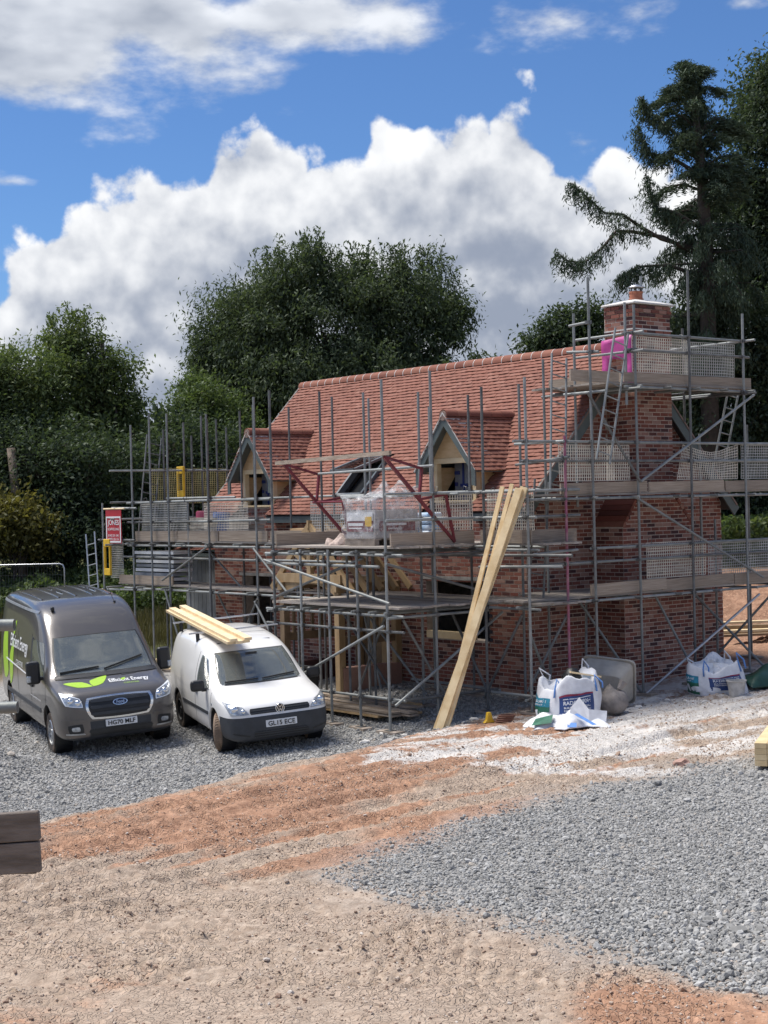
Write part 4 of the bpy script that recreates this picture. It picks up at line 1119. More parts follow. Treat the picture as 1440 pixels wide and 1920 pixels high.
guard('w', -.72, .62, GU + .14, 3.88, 4.50, label='white mesh brick guard beside the chimney foot, under the chimney ladder')
guard('w', .50, 1.08, GU + .16, 3.88, 4.50, M_GUARD, 'narrow white mesh brick guard lapped against the chimney breast on the upper gable deck')
guard('w', 2.35, 4.1, GU + .15, 3.88, 4.52, M_GUARD, 'sagging white mesh brick guard right of the chimney on the upper gable deck', sag=.12, lean=.25, curve=1)
guard('w', 4.2, 5.8, GU + .14, 3.88, 4.52, M_GUARDG, 'grey mesh brick guard at the back end of the upper gable deck')
guard('w', 1.2, 2.7, GU + .14, 5.82, 6.46, M_GUARD, 'white mesh brick guard in front of the chimney stack on the topmost platform')
guard('w', 2.62, 4.1, GU + .17, 5.82, 6.44, M_GUARDG, 'grey mesh brick guard right of the chimney stack on the topmost platform', curve=1)
guard('w', 1.45, 3.1, GU + .15, 2.10, 2.74, M_GUARD, 'white mesh brick guard low on the gable in front of the chimney breast')
guard('w', 3.15, 5.8, GU + .13, 2.08, 2.72, M_GUARDG, 'grey mesh brick guard low on the gable behind the long brace', curve=1)
guard('w', -2.55, -1.62, BU0 + .16, 3.08, 3.74, M_GUARD, 'white mesh brick guard below the right dormer window on the loading bay side')
guard('u', -1.7, -.55, FW + .15, 3.06, 3.70, M_GUARD, 'white mesh brick guard behind the leaning planks at the house corner', curve=1)
guard('u', 6.9, 8.6, FW + .15, 3.06, 3.66, M_GUARD, 'pale mesh brick guard on the front deck below the left dormer', curve=1)
guard('u', 9.3, 11.3, FW + .15, 3.06, 3.74, M_GUARDG, 'grey mesh brick guard at the far end of the front deck', curve=1)
guard('u', 3.3, 4.6, FW + .15, 3.06, 3.64, M_GUARDG, 'dusty mesh brick guard behind the maroon loading gate', curve=1)
guard('u', 12.2, 12.85, FW + .15, 1.95, 2.84, M_GUARDG, 'narrow mesh brick guard behind the yellow ladder guard under the red sign')
guard('w', -.6, 1.6, 12.3, 3.7, 4.55, mat('faded yellow guard', (.46, .42, .20), .6, var=.2), 'faded yellow mesh brick guard on the far end return of the scaffold')

# ---- loading bay gate in maroon steel
gate = empty('loading_bay_gate', HC, HROT, 'maroon steel up-and-over gate raised over the loading bay', 'gate')
def bar(name, a, b, s=.042, mt=M_MAROON): return MB().beam(Lo(*a), Lo(*b), s, s).build(name, mt, gate)
for u, dw in ((2.98, 0.0), (-.40, -.35)):
    p = [(-3.26, 4.34), (-1.75, 2.88), (-2.45, 4.14), (-2.52, 3.62), (-1.92, 3.70)]
    q = [(u, w + dw, z) for w, z in p]
    bar('frame_bar', q[0], q[1], .05); bar('frame_bar', q[0], q[2]); bar('frame_bar', q[2], q[3]); bar('frame_bar', q[3], q[4]); bar('frame_bar', q[4], q[1])
MB().beam(Lo(3.15, -3.30, 4.36), Lo(-.6, -3.64, 4.40), .05, .07).build('top_board', M_BOARD, gate)
MB().tube(Lo(3.0, -2.47, 4.15), Lo(-.7, -2.8, 4.18), R_T, 10).build('rail', M_STEEL, gate)
MB().tube(Lo(3.0, -1.95, 3.69), Lo(-.7, -2.25, 3.70), R_T, 10).build('rail', M_STEEL, gate)
MB().tube(Lo(3.05, -2.55, 3.62), Lo(2.0, -2.6, 3.62), .02, 8).build('rail', M_MAROON, gate)

# ---- ladders
def ladder(a, b, wdt, label, mt=M_STEEL, across=None, rung=.25, n_extra=None):
    """a foot, b head (house coordinates)"""
    o = empty('ladder', HC, HROT, label, 'ladder', 'ladders on the scaffold')
    A_, B_ = Lo(*a), Lo(*b); d = (B_ - A_).normalized()
    ac = Vector(across) if across else d.cross(Vector((0, 0, 1))); ac = (ac - d * ac.dot(d)).normalized()
    for s in (-1, 1): MB().tube(A_ + ac * (s * wdt / 2), B_ + ac * (s * wdt / 2), .02, 8).build('stile', mt, o, smooth=True, autosmooth=True)
    L = (B_ - A_).length; k = .15
    while k < L - .05:
        MB().tube(A_ + d * k - ac * (wdt / 2), A_ + d * k + ac * (wdt / 2), .013, 7).build('rung', mt, o); k += rung
    return o
ladder((-1.45, -.62, 3.66), (-1.05, -.10, 6.10), .36, 'steel ladder leaning up from the upper deck against the tiled roof slope', across=(0, 1, 0))
ladder((-1.9, .05, 4.2), (-1.85, .66, 6.5), .34, 'steel ladder rising to the chimney platform past the magenta sheet', across=(0, 1, 0))
ladder((-.75, 4.45, 3.66), (-1.0, 4.80, 5.6), .33, 'ladder behind the chimney leading to the topmost platform', across=(0, 1, 0))
ladder((12.98, -1.75, gzh(12.98, -1.75)), (13.45, -1.65, 3.03), .44, 'aluminium ladder standing at the far end beside the site fence', M_ALU, across=(1, 0, 0))
ladder((12.1, -.9, 2.84), (12.5, -.35, 5.35), .40, 'ladder sloping up the far end of the scaffold against the trees', M_STEEL_D, across=(0, 1, 0))
ladder((-1.35, -1.1, 1.9), (-1.2, -.75, 3.9), .34, 'ladder between the decks behind the tops of the leaning planks', M_STEEL_D, across=(0, 1, 0))

# ---- red contractor's sign, yellow ladder guards
def text_mesh(body, bold=0.0):
    c = bpy.data.curves.new('lettering', 'FONT'); c.body = body; c.size = 1.0; c.align_x = 'CENTER'; c.align_y = 'CENTER'; c.offset = bold; c.resolution_u = 3
    o = bpy.data.objects.new('lettering', c); COL.objects.link(o)
    dg = bpy.context.evaluated_depsgraph_get(); dg.update()
    me = bpy.data.meshes.new_from_object(o.evaluated_get(dg)); 
    bpy.data.objects.remove(o); bpy.data.curves.remove(c)
    vs = np.array([v.co[:] for v in me.vertices]); fs = [tuple(p.vertices) for p in me.polygons]; bpy.data.meshes.remove(me)
    lo, hi = vs.min(0), vs.max(0); ctr = (lo + hi) / 2; vs = vs - ctr
    return vs[:, :2], fs, hi[0] - lo[0], hi[1] - lo[1]
def flat_text(body, origin, xdir, ydir, width, height, mt, parent, bold=.012, name='lettering'):
    vs, fs, w0, h0 = text_mesh(body, bold)
    origin = Vector(origin); xdir = Vector(xdir).normalized(); ydir = Vector(ydir).normalized()
    P = [origin + xdir * (v[0] * width / w0) + ydir * (v[1] * height / h0) for v in vs]
    return MB().add(P, fs).build(name, mt, parent, fix=False)
sg = empty('banner_sign', HC, HROT, 'red and white scaffolding company banner reading JONES beside the far standard', 'sign')
a, b = Lo(12.56, FW - .1, 2.85), Lo(11.82, FW - .1, 2.85)
MB().b2((a.x, a.y - .006, 2.78), (b.x, a.y + .006, 3.58)).build('panel', M_RED, sg)
ed = MB()
for (x0, x1, z0, z1) in ((a.x + .02, b.x - .02, 3.38, 3.42), (a.x + .02, b.x - .02, 2.80, 2.84), (a.x + .02, a.x + .06, 2.842, 3.378), (b.x - .06, b.x - .02, 2.842, 3.378)): ed.b2((x0, a.y - .012, z0), (x1, a.y - .007, z1))
ed.build('border', M_WHITE, sg)
cx = (a.x + b.x) / 2
flat_text('JONES', (cx, a.y - .0135, 3.26), (1, 0, 0), (0, 0, 1), .54, .16, M_WHITE, sg)
flat_text('SCAFFOLDING', (cx, a.y - .0135, 3.12), (1, 0, 0), (0, 0, 1), .54, .06, M_WHITE, sg)
flat_text('01432 351 340', (cx, a.y - .0135, 2.97), (1, 0, 0), (0, 0, 1), .50, .055, M_WHITE, sg)
flat_text('07970 126 156', (cx, a.y - .0135, 2.885), (1, 0, 0), (0, 0, 1), .50, .055, M_WHITE, sg)
MB().tube((a.x - .1, a.y, 3.6), (b.x + .15, a.y, 3.6), .02, 8).build('top_pole', M_PINE, sg)
def ladder_guard(u, w, z0, z1, label):
    o = empty('ladder_guard', HC, HROT, label, 'ladder guard', 'yellow ladder guards')
    c = Lo(u, w, 0)
    MB().b2((c.x - .15, c.y - .03, z1 - .18), (c.x + .15, c.y + .03, z1)).b2((c.x - .15, c.y - .03, z0), (c.x + .15, c.y + .03, z0 + .16)).b2((c.x - .15, c.y - .03, z0 + .162), (c.x - .11, c.y + .03, z1 - .182)).b2((c.x + .11, c.y - .03, z0 + .162), (c.x + .15, c.y + .03, z1 - .182)).build('panel', M_YEL, o, bevel=.01)
ladder_guard(12.52, FW - .1, 2.02, 2.88, 'yellow plastic ladder guard below the red JONES banner')
ladder_guard(12.25, .22, 3.85, 4.6, 'yellow plastic ladder guard high on the far end return')
pk = empty('magenta_sheet', HC, HROT, 'bright magenta plastic sheet hung on the chimney beside the ladder', 'sheet')
g = MB(); nx, nz = 8, 10
vs = []
for j in range(nz + 1):
    for i in range(nx + 1):
        f = i / nx; vs.append(Lo(-.05 - .78 * f, ST0 - .14 - .012 * sin(f * 7 + j) , 6.56 + .06 * f - .86 * j / nz * (1 - .1 * sin(f * 5))))
fs = [(j * (nx + 1) + i, j * (nx + 1) + i + 1, (j + 1) * (nx + 1) + i + 1, (j + 1) * (nx + 1) + i) for j in range(nz) for i in range(nx) if not (4 < j < 9 and 2 <= i <= 5)]
o = g.add(vs, fs).build('sheet', M_PMAG, pk, smooth=True, fix=False); o.modifiers.new('thick', 'SOLIDIFY').thickness = .006

# ---- materials stacked on the scaffold
M_WRAP = bpy.data.materials.new('clear wrap'); M_WRAP.use_nodes = True
t = NT(M_WRAP.node_tree); b_ = t.n['Principled BSDF']; b_.inputs['Base Color'].default_value = (.75, .75, .76, 1); b_.inputs['Roughness'].default_value = .22
P_ = t.add('ShaderNodeTexCoord').outputs['Object']
t.l.new(t.m('MULTIPLY_ADD', t.step(t.noise(P_, 6, 6, .65), .42, .72), .55, .12), b_.inputs['Alpha'])
bn = t.add('ShaderNodeBump', inp={'Strength': .9, 'Distance': .05, 'Height': t.noise(P_, 9, 5, .6)}); t.l.new(bn.outputs[0], b_.inputs['Normal'])
pal = empty('brick_pallet', HC, HROT, 'pallet of wrapped blocks with maroon print on the loading bay deck', 'pallet')
u0, u1, w0, w1, zb = .52, 1.36, -3.12, -2.1, 2.845
for k in range(3): MB().b2((-u1, w0 + k * .44, zb), (-u0, w0 + k * .44 + .1, zb + .09)).build('bearer', M_SOLE, pal)
for k in range(5): MB().b2((-u1, w0 + .01 + k * .205, zb + .092), (-u0, w0 + .01 + k * .205 + .15, zb + .115)).build('slat', M_SOLE, pal)
M_GBLK = mat('grey packs', (.36, .34, .33), .8, 0, col2=(.48, .46, .45), scale=5, rnd=.15)
for i in range(2):
    for j in range(3):
        for k in range(3):
            MB().b2((-u1 + .02 + i * .41, w0 + .03 + j * .325, zb + .118 + k * .165), (-u1 + .02 + i * .41 + .40, w0 + .03 + j * .325 + .318, zb + .118 + k * .165 + .16)).build('block', M_GBLK, pal)
for (x0, x1, y, z0, z1) in ((-u1 + .06, -u0 - .06, w0 - .0, zb + .24, zb + .42),): MB().b2((x0, y + .012, z0), (x1, y + .024, z1)).build('printed_band', M_MAROON, pal); MB().b2((x0 + .03, y + .008, z0 + .10), (x1 - .26, y + .0115, z0 + .15)).b2((x0 + .05, y + .008, z0 + .05), (x1 - .3, y + .0115, z0 + .07)).build('print_lines', M_WHITE, pal)
MB().b2((-u1 + .06, w0 + .012, zb + .43), (-u0 - .06, w0 + .024, zb + .58)).build('label_panel', M_WHITE, pal)
MB().b2((-u0 - .26, w0 + .004, zb + .33), (-u0 - .08, w0 + .0095, zb + .5)).build('warning_label', M_YEL, pal)
MB().b2((-u0 - .012, w0 + .12, zb + .24), (-u0 + .002, w1 - .1, zb + .42)).build('printed_band', M_MAROON, pal)
MB().b2((-u0 + .002, w0 + .2, zb + .34), (-u0 + .0045, w1 - .3, zb + .38)).b2((-u0 + .002, w0 + .3, zb + .28), (-u0 + .0045, w1 - .4, zb + .295)).build('print_lines', M_WHITE, pal)
bm = bmesh.new(); bmesh.ops.create_cube(bm, size=1.0); bmesh.ops.subdivide_edges(bm, edges=bm.edges[:], cuts=11, use_grid_fill=True)
r = np.random.default_rng(5)
for v in bm.verts:
    x, y, z = v.co; top = z > .3
    hump = .10 + .20 * math.exp(-((y - .25) / .25) ** 2) if top else 0
    ph = sin(x * 13 + y * 9) * cos(z * 15 + y * 5)
    k = 1.05 + .05 * ph
    v.co = Vector((-(u0 + u1) / 2 + x * (u1 - u0) * k, (w0 + w1) / 2 + y * (w1 - w0) * k, zb + .12 + (z + .5) * .60 + (hump * (z - .3) * 5 * (1 + .5 * ph) if top else 0)))
me = bpy.data.meshes.new('wrap'); bm.to_mesh(me); bm.free(); me.polygons.foreach_set('use_smooth', np.ones(len(me.polygons), dtype=bool)); link('wrap', me, M_WRAP, pal)
# loose roof tiles, sheets and bags on the decks
M_BLUEB = mat('blue white packs', (.25, .42, .62), .5, 0, col2=(.7, .74, .78), scale=3, var=.2, rnd=.2)
for i, (u, w) in enumerate(((2.0, -.95), (1.75, -.9))):
    o = empty('cement_bag_stack', HC, HROT, ('blue and white cement bags stacked below the right dormer, nearer the gate', 'blue and white cement bags stacked below the right dormer, nearer the corner')[i], 'bags', 'bags stacked on the front deck')
    for k in range(5): MB().box(Lo(u, w, 2.89 + k * .11), (.55, .38, .10), Matrix.Rotation(random.uniform(-.08, .08), 3, 'Z')).build('bag', M_BLUEB, o, bevel=.035)
for i, (u, w, n, mt, lab) in enumerate(((7.6, -1.0, 6, M_CONC, 'stack of pale concrete slabs below the left dormer'), (9.2, -1.0, 6, mat('stacked battens', (.36, .34, .30), .8, var=.3, rnd=.3), 'stack of grey battens at the far end of the front deck'), (5.4, -.9, 3, M_PLY, 'low stack of timber offcuts between the dormers'))):
    o = empty('material_stack', HC, HROT, lab, 'stack')
    for k in range(n): MB().box(Lo(u + random.uniform(-.04, .04), w, 2.85 + k * .085 + .04), (.8, .4, .075), Matrix.Rotation(random.uniform(-.05, .05), 3, 'Z')).build('slab', mt, o)
o = empty('material_stack', HC, HROT, 'pale striped stack of boards on the low deck below the red banner', 'stack')
for k in range(8): MB().box(Lo(10.9 + random.uniform(-.05, .05), -1.15, 1.86 + k * .1), (1.7, .5, .07), Matrix.Rotation(random.uniform(-.03, .03), 3, 'Z')).build('sheet', M_WHITE if k % 2 else M_CLAD, o)
cov = mat('maroon cover', (.2, .02, .06), .6); blu = mat('blue drum', (.03, .10, .32), .45)
for u, w, mt, nm, lab, hh, rr in ((8.9, -.8, blu, 'blue_drum', 'blue plastic drum on the front deck behind the brick guard', .62, .2), (9.6, -.75, cov, 'maroon_bin', 'maroon plastic bin on the front deck beside the blue drum', .66, .24)):
    MB_ = MB().lathe([(0, 0), (rr * .92, 0), (rr, .06), (rr * .97, hh * .3), (rr * 1.02, hh * .33), (rr * .97, hh * .36), (rr, hh * .7), (rr * 1.03, hh * .73), (rr, hh * .76), (rr, hh - .04), (rr * .9, hh), (0, hh)], 20)
    o = MB_.build(nm, mt, None, smooth=True, autosmooth=True); o.location = Wd(u, w, 2.845); tag(o, lab, 'drum' if 'drum' in nm else 'bin')
# heap of white rubble bags on bay deck
bm = bmesh.new(); bmesh.ops.create_icosphere(bm, subdivisions=3, radius=.5)
for v in bm.verts:
    x, y, z = v.co; v.co = Vector((x * .6, y * .4, max(z, 0) * .3 * (1 + .5 * sin(9 * x + 5 * y)) + .02 * sin(20 * x)))
me = bpy.data.meshes.new('sand_heap'); bm.to_mesh(me); bm.free()
o = link('sand_heap', me, mat('pinkish sand', (.48, .38, .33), .95, var=.3, scale=9, bump=.6)); o.location = Wd(1.85, -2.9, 2.838); o.rotation_euler = HROT; tag(o, 'small pinkish sand heap left on the loading bay deck', 'sand heap')

# ================================================================ vehicles
# local frame: origin on the ground under the front axle, x to the vehicle's right, y forward, z up
def mat_paint(name, col, metal, rough, flake=0.0, dirt=(.30, .2, .15), dirt_amt=.5):
    m = bpy.data.materials.new(name); m.use_nodes = True; t = NT(m.node_tree); b = t.n['Principled BSDF']
    b.inputs['Metallic'].default_value = metal; b.inputs['Coat Weight'].default_value = .8; b.inputs['Coat Roughness'].default_value = .05
    P = t.add('ShaderNodeTexCoord').outputs['Object']; z = t.add('ShaderNodeSeparateXYZ', inp={0: P}).outputs[2]
    n = t.noise(P, 3.0, 6, .65)
    f = t.m('MULTIPLY', t.step(t.m('ADD', t.m('SUBTRACT', .62, z), t.m('MULTIPLY', t.m('SUBTRACT', n, .5), .9)), -.1, .7), dirt_amt)
    f = t.m('ADD', f, t.m('MULTIPLY', t.noise(P, 1.2, 3), .07))
    t.l.new(t.mix(f, tuple(col) + (1,), tuple(dirt) + (1,)), b.inputs['Base Color'])
    t.l.new(t.m('MULTIPLY_ADD', f, .5, rough), b.inputs['Roughness'])
    return m
M_GREY = mat_paint('dark grey metallic paint', (.105, .10, .097), .45, .30, dirt_amt=.3)
M_WPAINT = mat_paint('white van paint', (.78, .78, .77), 0, .32, dirt_amt=.4)
M_BUMP = mat('dark bumper plastic', (.035, .039, .046), .55, 0, var=.2, scale=5)
M_TYRE = mat('tyre rubber', (.02, .019, .018), .85, 0, col2=(.10, .07, .05), scale=6, bump=.3)
M_TYREM = mat('muddy tyre', (.17, .12, .085), .9, 0, col2=(.30, .22, .16), scale=7, bump=.5)
M_RIM = mat('grey alloy', (.38, .39, .40), .4, .7, var=.2)
M_RIMB = mat('dark steel rim', (.03, .03, .03), .6, .3, var=.3)
M_CHROME = mat('chrome', (.75, .76, .77), .12, 1.0, var=.05)
M_LIME = mat('lime vinyl', (.35, .57, .045), .35, 0, var=.06)
M_VWHITE = mat('white vinyl', (.80, .81, .82), .35, 0, var=.04)
M_LAMP = mat('clear lamp', (.42, .45, .48), .08, .5, var=.4, scale=14, coat=1.0)
M_LED = mat('lamp light guide', (.8, .84, .9), .2, 0, var=.05)
M_CABIN = mat('cabin trim', (.09, .092, .095), .8, 0, var=.3)
M_CABINL = mat('pale dashboard clutter', (.32, .33, .31), .8, 0, var=.3)
M_BTXT = mat('plate black', (.012, .012, .014), .5)
M_PLATE = mat('plate white', (.76, .77, .78), .35, 0, var=.04)
M_GLASS = bpy.data.materials.new('vehicle glass'); M_GLASS.use_nodes = True
t = NT(M_GLASS.node_tree); t.n.clear()
fr = t.add('ShaderNodeFresnel', inp={0: 1.5}); gl = t.add('ShaderNodeBsdfGlossy', inp={'Color': (1, 1, 1, 1), 'Roughness': .02}); tr = t.add('ShaderNodeBsdfTransparent', inp={0: (.66, .74, .72, 1)})
df = t.add('ShaderNodeBsdfDiffuse', inp={0: (.36, .40, .39, 1)})  # pale grey-green diffuse paints hazy sky reflection into the glass
mx0 = t.add('ShaderNodeMixShader', inp={0: .30, 1: tr.outputs[0], 2: df.outputs[0]})
mx = t.add('ShaderNodeMixShader', inp={0: t.m('MULTIPLY_ADD', fr.outputs[0], 1.3, .05), 1: mx0.outputs[0], 2: gl.outputs[0]}); t.add('ShaderNodeOutputMaterial', inp={0: mx.outputs[0]})

def loft_body(stations, F):
    """stations: (d from nose, bottom, top, half width, top half width, shoulder height)"""
    vs = []; ring = None
    for (d, zb, zt, W, T, zs) in stations:
        y = F - d; r = min(.13, (zt - zs) * .45)
        half = [(0, zb), (W * .55, zb), (W * .90, zb + .015), (W * .985, zb + .10), (W, zb + .38 * (zs - zb)), (W, zs), (T + (W - T) * .52, zs + (zt - zs) * .52), (T + .03, zt - r), (T - .07, zt - r * .22), (T * .55, zt - .012), (0, zt)]
        full = half + [(-x, z) for x, z in half[-2:0:-1]]
        ring = len(full)
        vs += [(x, y, z) for x, z in full]
    fs = []; n = len(stations)
    for i in range(n - 1):
        for k in range(ring):
            fs.append((i * ring + k, i * ring + (k + 1) % ring, (i + 1) * ring + (k + 1) % ring, (i + 1) * ring + k))
    # caps as quad strips across the ring
    for base, flip in ((0, 0), ((n - 1) * ring, 1)):
        h = ring // 2
        for k in range(h):
            a, b_ = k, k + 1; c, dd = (ring - k - 1) % ring, (ring - k) % ring
            if k == 0: f = (base + 0, base + 1, base + ring - 1)
            elif k == h - 1: f = (base + a, base + b_, base + c) if c != b_ else (base + a, base + b_, base + dd)
            else: f = (base + a, base + b_, base + c, base + dd)
            fs.append(f[::-1] if flip else f)
    me = bpy.data.meshes.new('body'); me.from_pydata(vs, [], fs)
    bm = bmesh.new(); bm.from_mesh(me); bmesh.ops.remove_doubles(bm, verts=bm.verts, dist=1e-5); bmesh.ops.recalc_face_normals(bm, faces=bm.faces); bm.to_mesh(me); bm.free()
    return me
def evaluated(o):
    dg = bpy.context.evaluated_depsgraph_get(); dg.update()
    return bpy.data.meshes.new_from_object(o.evaluated_get(dg))
def make_body(stations, F, wells, zcuts):
    me = loft_body(stations, F); o = bpy.data.objects.new('tmp', me); COL.objects.link(o)
    m = o.modifiers.new('s', 'SUBSURF'); m.levels = 3; m.render_levels = 3
    me2 = evaluated(o); o.modifiers.clear(); o.data = me2
    bvh = BVHTree.FromPolygons([v.co[:] for v in me2.vertices], [p.vertices[:] for p in me2.polygons])
    cutm = MB()
    for (x, y, z, r, dep) in wells: cutm.tube((x - dep / 2, y, z), (x + dep / 2, y, z), r, 40)
    co = cutm.build('cut', None); 
    b = o.modifiers.new('b', 'BOOLEAN'); b.object = co; b.operation = 'DIFFERENCE'; b.solver = 'EXACT'
    me3 = evaluated(o)
    bpy.data.objects.remove(o); bpy.data.objects.remove(co)
    bm = bmesh.new(); bm.from_mesh(me3)
    for z in zcuts: bmesh.ops.bisect_plane(bm, geom=bm.verts[:] + bm.edges[:] + bm.faces[:], plane_co=(0, 0, z), plane_no=(0, 0, 1))
    return bm, bvh
def proj(bvh, axis, a, b, off):
    """point of the body surface seen along an axis; a,b are the other two coordinates"""
    if axis == 'front': o, d = Vector((a, 9, b)), Vector((0, -1, 0))
    elif axis == 'right': o, d = Vector((9, a, b)), Vector((-1, 0, 0))
    elif axis == 'left': o, d = Vector((-9, a, b)), Vector((1, 0, 0))
    else: o, d = Vector((a, b, 9)), Vector((0, 0, -1))
    h = bvh.ray_cast(o, d)
    if h[0] is None: return None
    n = h[1] if h[1].dot(d) < 0 else -h[1]
    return h[0] + n * off
def quad_pts(c, n, m, rnd):
    """bilinear grid in a four sided outline with rounded corners"""
    out = []
    for j in range(m + 1):
        for i in range(n + 1):
            s = 2 * i / n - 1; t = 2 * j / m - 1
            s2 = s * sqrt(1 - rnd * t * t / 2); t2 = t * sqrt(1 - rnd * s * s / 2)
            a, b = (s2 + 1) / 2, (t2 + 1) / 2
            x = (c[0][0] * (1 - a) + c[1][0] * a) * (1 - b) + (c[3][0] * (1 - a) + c[2][0] * a) * b
            y = (c[0][1] * (1 - a) + c[1][1] * a) * (1 - b) + (c[3][1] * (1 - a) + c[2][1] * a) * b
            out.append((x, y))
    return out
def patch(bvh, axis, c, off, name, mt, parent, n=14, m=10, rnd=.25, th=.012, smooth_=True):
    g = [proj(bvh, axis, a, b, off) for a, b in quad_pts(c, n, m, rnd)]
    if any(p is None for p in g):
        last = next(p for p in g if p is not None)
        for i, p in enumerate(g):
            if p is None: g[i] = last
            else: last = p
    fs = [(j * (n + 1) + i, j * (n + 1) + i + 1, (j + 1) * (n + 1) + i + 1, (j + 1) * (n + 1) + i) for j in range(m) for i in range(n)]
    mb = MB().add(g, fs)
    bd = [i for i in range(n + 1)] + [j * (n + 1) + n for j in range(1, m + 1)] + [m * (n + 1) + i for i in range(n - 1, -1, -1)] + [j * (n + 1) for j in range(m - 1, 0, -1)]
    ax = {'front': Vector((0, -1, 0)), 'right': Vector((-1, 0, 0)), 'left': Vector((1, 0, 0)), 'top': Vector((0, 0, -1))}[axis]
    k0 = len(mb.v); mb.v += [tuple(g[i] + ax * th) for i in bd]; nb = len(bd)
    mb.f += [(bd[i], bd[(i + 1) % nb], k0 + (i + 1) % nb, k0 + i) for i in range(nb)]
    return mb.build(name, mt, parent, smooth=smooth_, autosmooth=True)
def inset(c, k, kz=None):
    kz = k if kz is None else kz
    cx = sum(p[0] for p in c) / 4; cy = sum(p[1] for p in c) / 4
    return [(cx + (p[0] - cx) * k, cy + (p[1] - cy) * kz) for p in c]
def mirror(c): return [(-c[1][0], c[1][1]), (-c[0][0], c[0][1]), (-c[3][0], c[3][1]), (-c[2][0], c[2][1])]
def body_text(bvh, axis, body, ctr, xdir, ydir, width, height, mt, parent, off=.008, bold=.012, skew=0):
    vs, fs, w0, h0 = text_mesh(body, bold)
    P = []
    for v in vs:
        x = v[0] * width / w0; y = v[1] * height / h0
        a = ctr[0] + xdir[0] * x + ydir[0] * y; b = ctr[1] + xdir[1] * x + ydir[1] * y
        p = proj(bvh, axis, a, b, off); P.append(p if p is not None else Vector((0, 0, .5)))
    return MB().add(P, fs).build('lettering', mt, parent, fix=False)
def in_quad(x, y, c):
    s = [(c[(i + 1) % 4][0] - c[i][0]) * (y - c[i][1]) - (c[(i + 1) % 4][1] - c[i][1]) * (x - c[i][0]) for i in range(4)]
    return all(v > 0 for v in s) or all(v < 0 for v in s)
def wheel(parent, x, y, r, w, side, steer=0.0, tyre=None, rim=None, spokes=10, name='wheel'):
    wh = empty(name, (x, y, r - .012), (0, 0, steer), parent=parent)
    h = w / 2
    MB().lathe([(r * .62, -h * .85), (r * .80, -h), (r * .94, -h * .97), (r * .99, -h * .8), (r, -h * .5), (r, h * .5), (r * .99, h * .8), (r * .94, h * .97), (r * .80, h), (r * .62, h * .85), (r * .60, 0), (r * .62, -h * .85)], 40, axis='x').build('tyre', tyre or M_TYRE, wh, smooth=True, autosmooth=True)
    tb = MB()
    for k in range(44):
        t = 2 * pi * k / 44; Rm = Matrix.Rotation(t, 3, 'X')
        for s in (-1, 1): tb.box(Rm @ Vector((s * h * .42, 0, r + .001)), (h * .62, r * .085, .012), Rm @ Matrix.Rotation(s * .35, 3, 'Z'))
    tb.build('tread', tyre or M_TYRE, wh)
    rm = MB(); o = side * h * .7
    rm.lathe([(0, o), (r * .16, o + side * .02), (r * .2, o), (r * .2, o - side * .05), (r * .60, o - side * .06), (r * .63, o + side * .02), (r * .58, o + side * .035), (r * .56, o - side * .02)], 30, axis='x')
    ro = rm.build('rim', rim or M_RIM, wh, smooth=True, autosmooth=True)
    for k in range(spokes):
        t = 2 * pi * k / spokes; d = Vector((0, sin(t), cos(t)))
        MB().beam(Vector((o - side * .01, 0, 0)) + d * (r * .15), Vector((o - side * .0, 0, 0)) + d * (r * .58), r * .12, .03, (1, 0, 0)).build('spoke', rim or M_RIM, wh)
    return wh
def cabin(parent, F, d0, d1, W, zf, zd, zt, seats=(-.45, .45), light=False):
    """dashboard, steering wheel and seats behind the glass"""
    MB().box((0, F - d0 - .28, zd - .10), (2 * W - .1, .55, .20)).build('dashboard', M_CABINL if light else M_CABIN, parent, bevel=.06)
    st = MB(); c = Vector((.40, F - d0 - .62, zd + .04)); Rm = Matrix.Rotation(radians(-62), 3, 'X')
    pts = [c + Rm @ Vector((.185 * cos(k * pi / 10), .185 * sin(k * pi / 10), 0)) for k in range(21)]
    st.path(pts, .016, 6).tube(c + Rm @ Vector((-.17, 0, 0)), c + Rm @ Vector((.17, 0, 0)), .015, 6).tube(c, c + Vector((0, .25, -.12)), .03, 8)
    st.build('steering_wheel', M_CABIN, parent, smooth=True)
    for x in seats:
        s = MB().box((x, F - d1 + .25, zf + .38), (.50, .5, .16)).box((x, F - d1 - .0, zf + .70), (.48, .14, .62), Matrix.Rotation(.16, 3, 'X')).box((x, F - d1 - .07, zf + 1.10), (.26, .1, .2))
        s.build('seat', M_CABIN, parent, bevel=.05)
    MB().box((0, F - d1 - .3, (zf + zt) / 2 - .1), (2 * W - .12, .03, zt - zf - .25)).build('bulkhead', M_CABIN, parent)
    MB().box((0, F - (d0 + d1) / 2, zf), (2 * W - .2, d1 - d0 + .6, .03)).build('cab_floor', M_CABIN, parent)
def split_body(bm, groups, parent):
    """groups: list of (name, material, test(center, normal)) ; first match wins; name None removes the faces"""
    bm.normal_update(); bm.faces.ensure_lookup_table()
    lab = [next((i for i, g in enumerate(groups) if g[2](f.calc_center_median(), f.normal)), -1) for f in bm.faces]
    for i, (name, mt, _) in enumerate(groups):
        if name is None: continue
        b2 = bm.copy(); b2.faces.ensure_lookup_table()
        bmesh.ops.delete(b2, geom=[b2.faces[k] for k in range(len(lab)) if lab[k] != i], context='FACES')
        if not b2.faces: b2.free(); continue
        me = bpy.data.meshes.new(name); b2.to_mesh(me); b2.free()
        me.materials.clear(); me.polygons.foreach_set('use_smooth', np.ones(len(me.polygons), dtype=bool)); me.polygons.foreach_set('material_index', np.zeros(len(me.polygons), dtype=np.int32))
        me.set_sharp_from_angle(angle=radians(40)); link(name, me, mt, parent)
    bm.free()

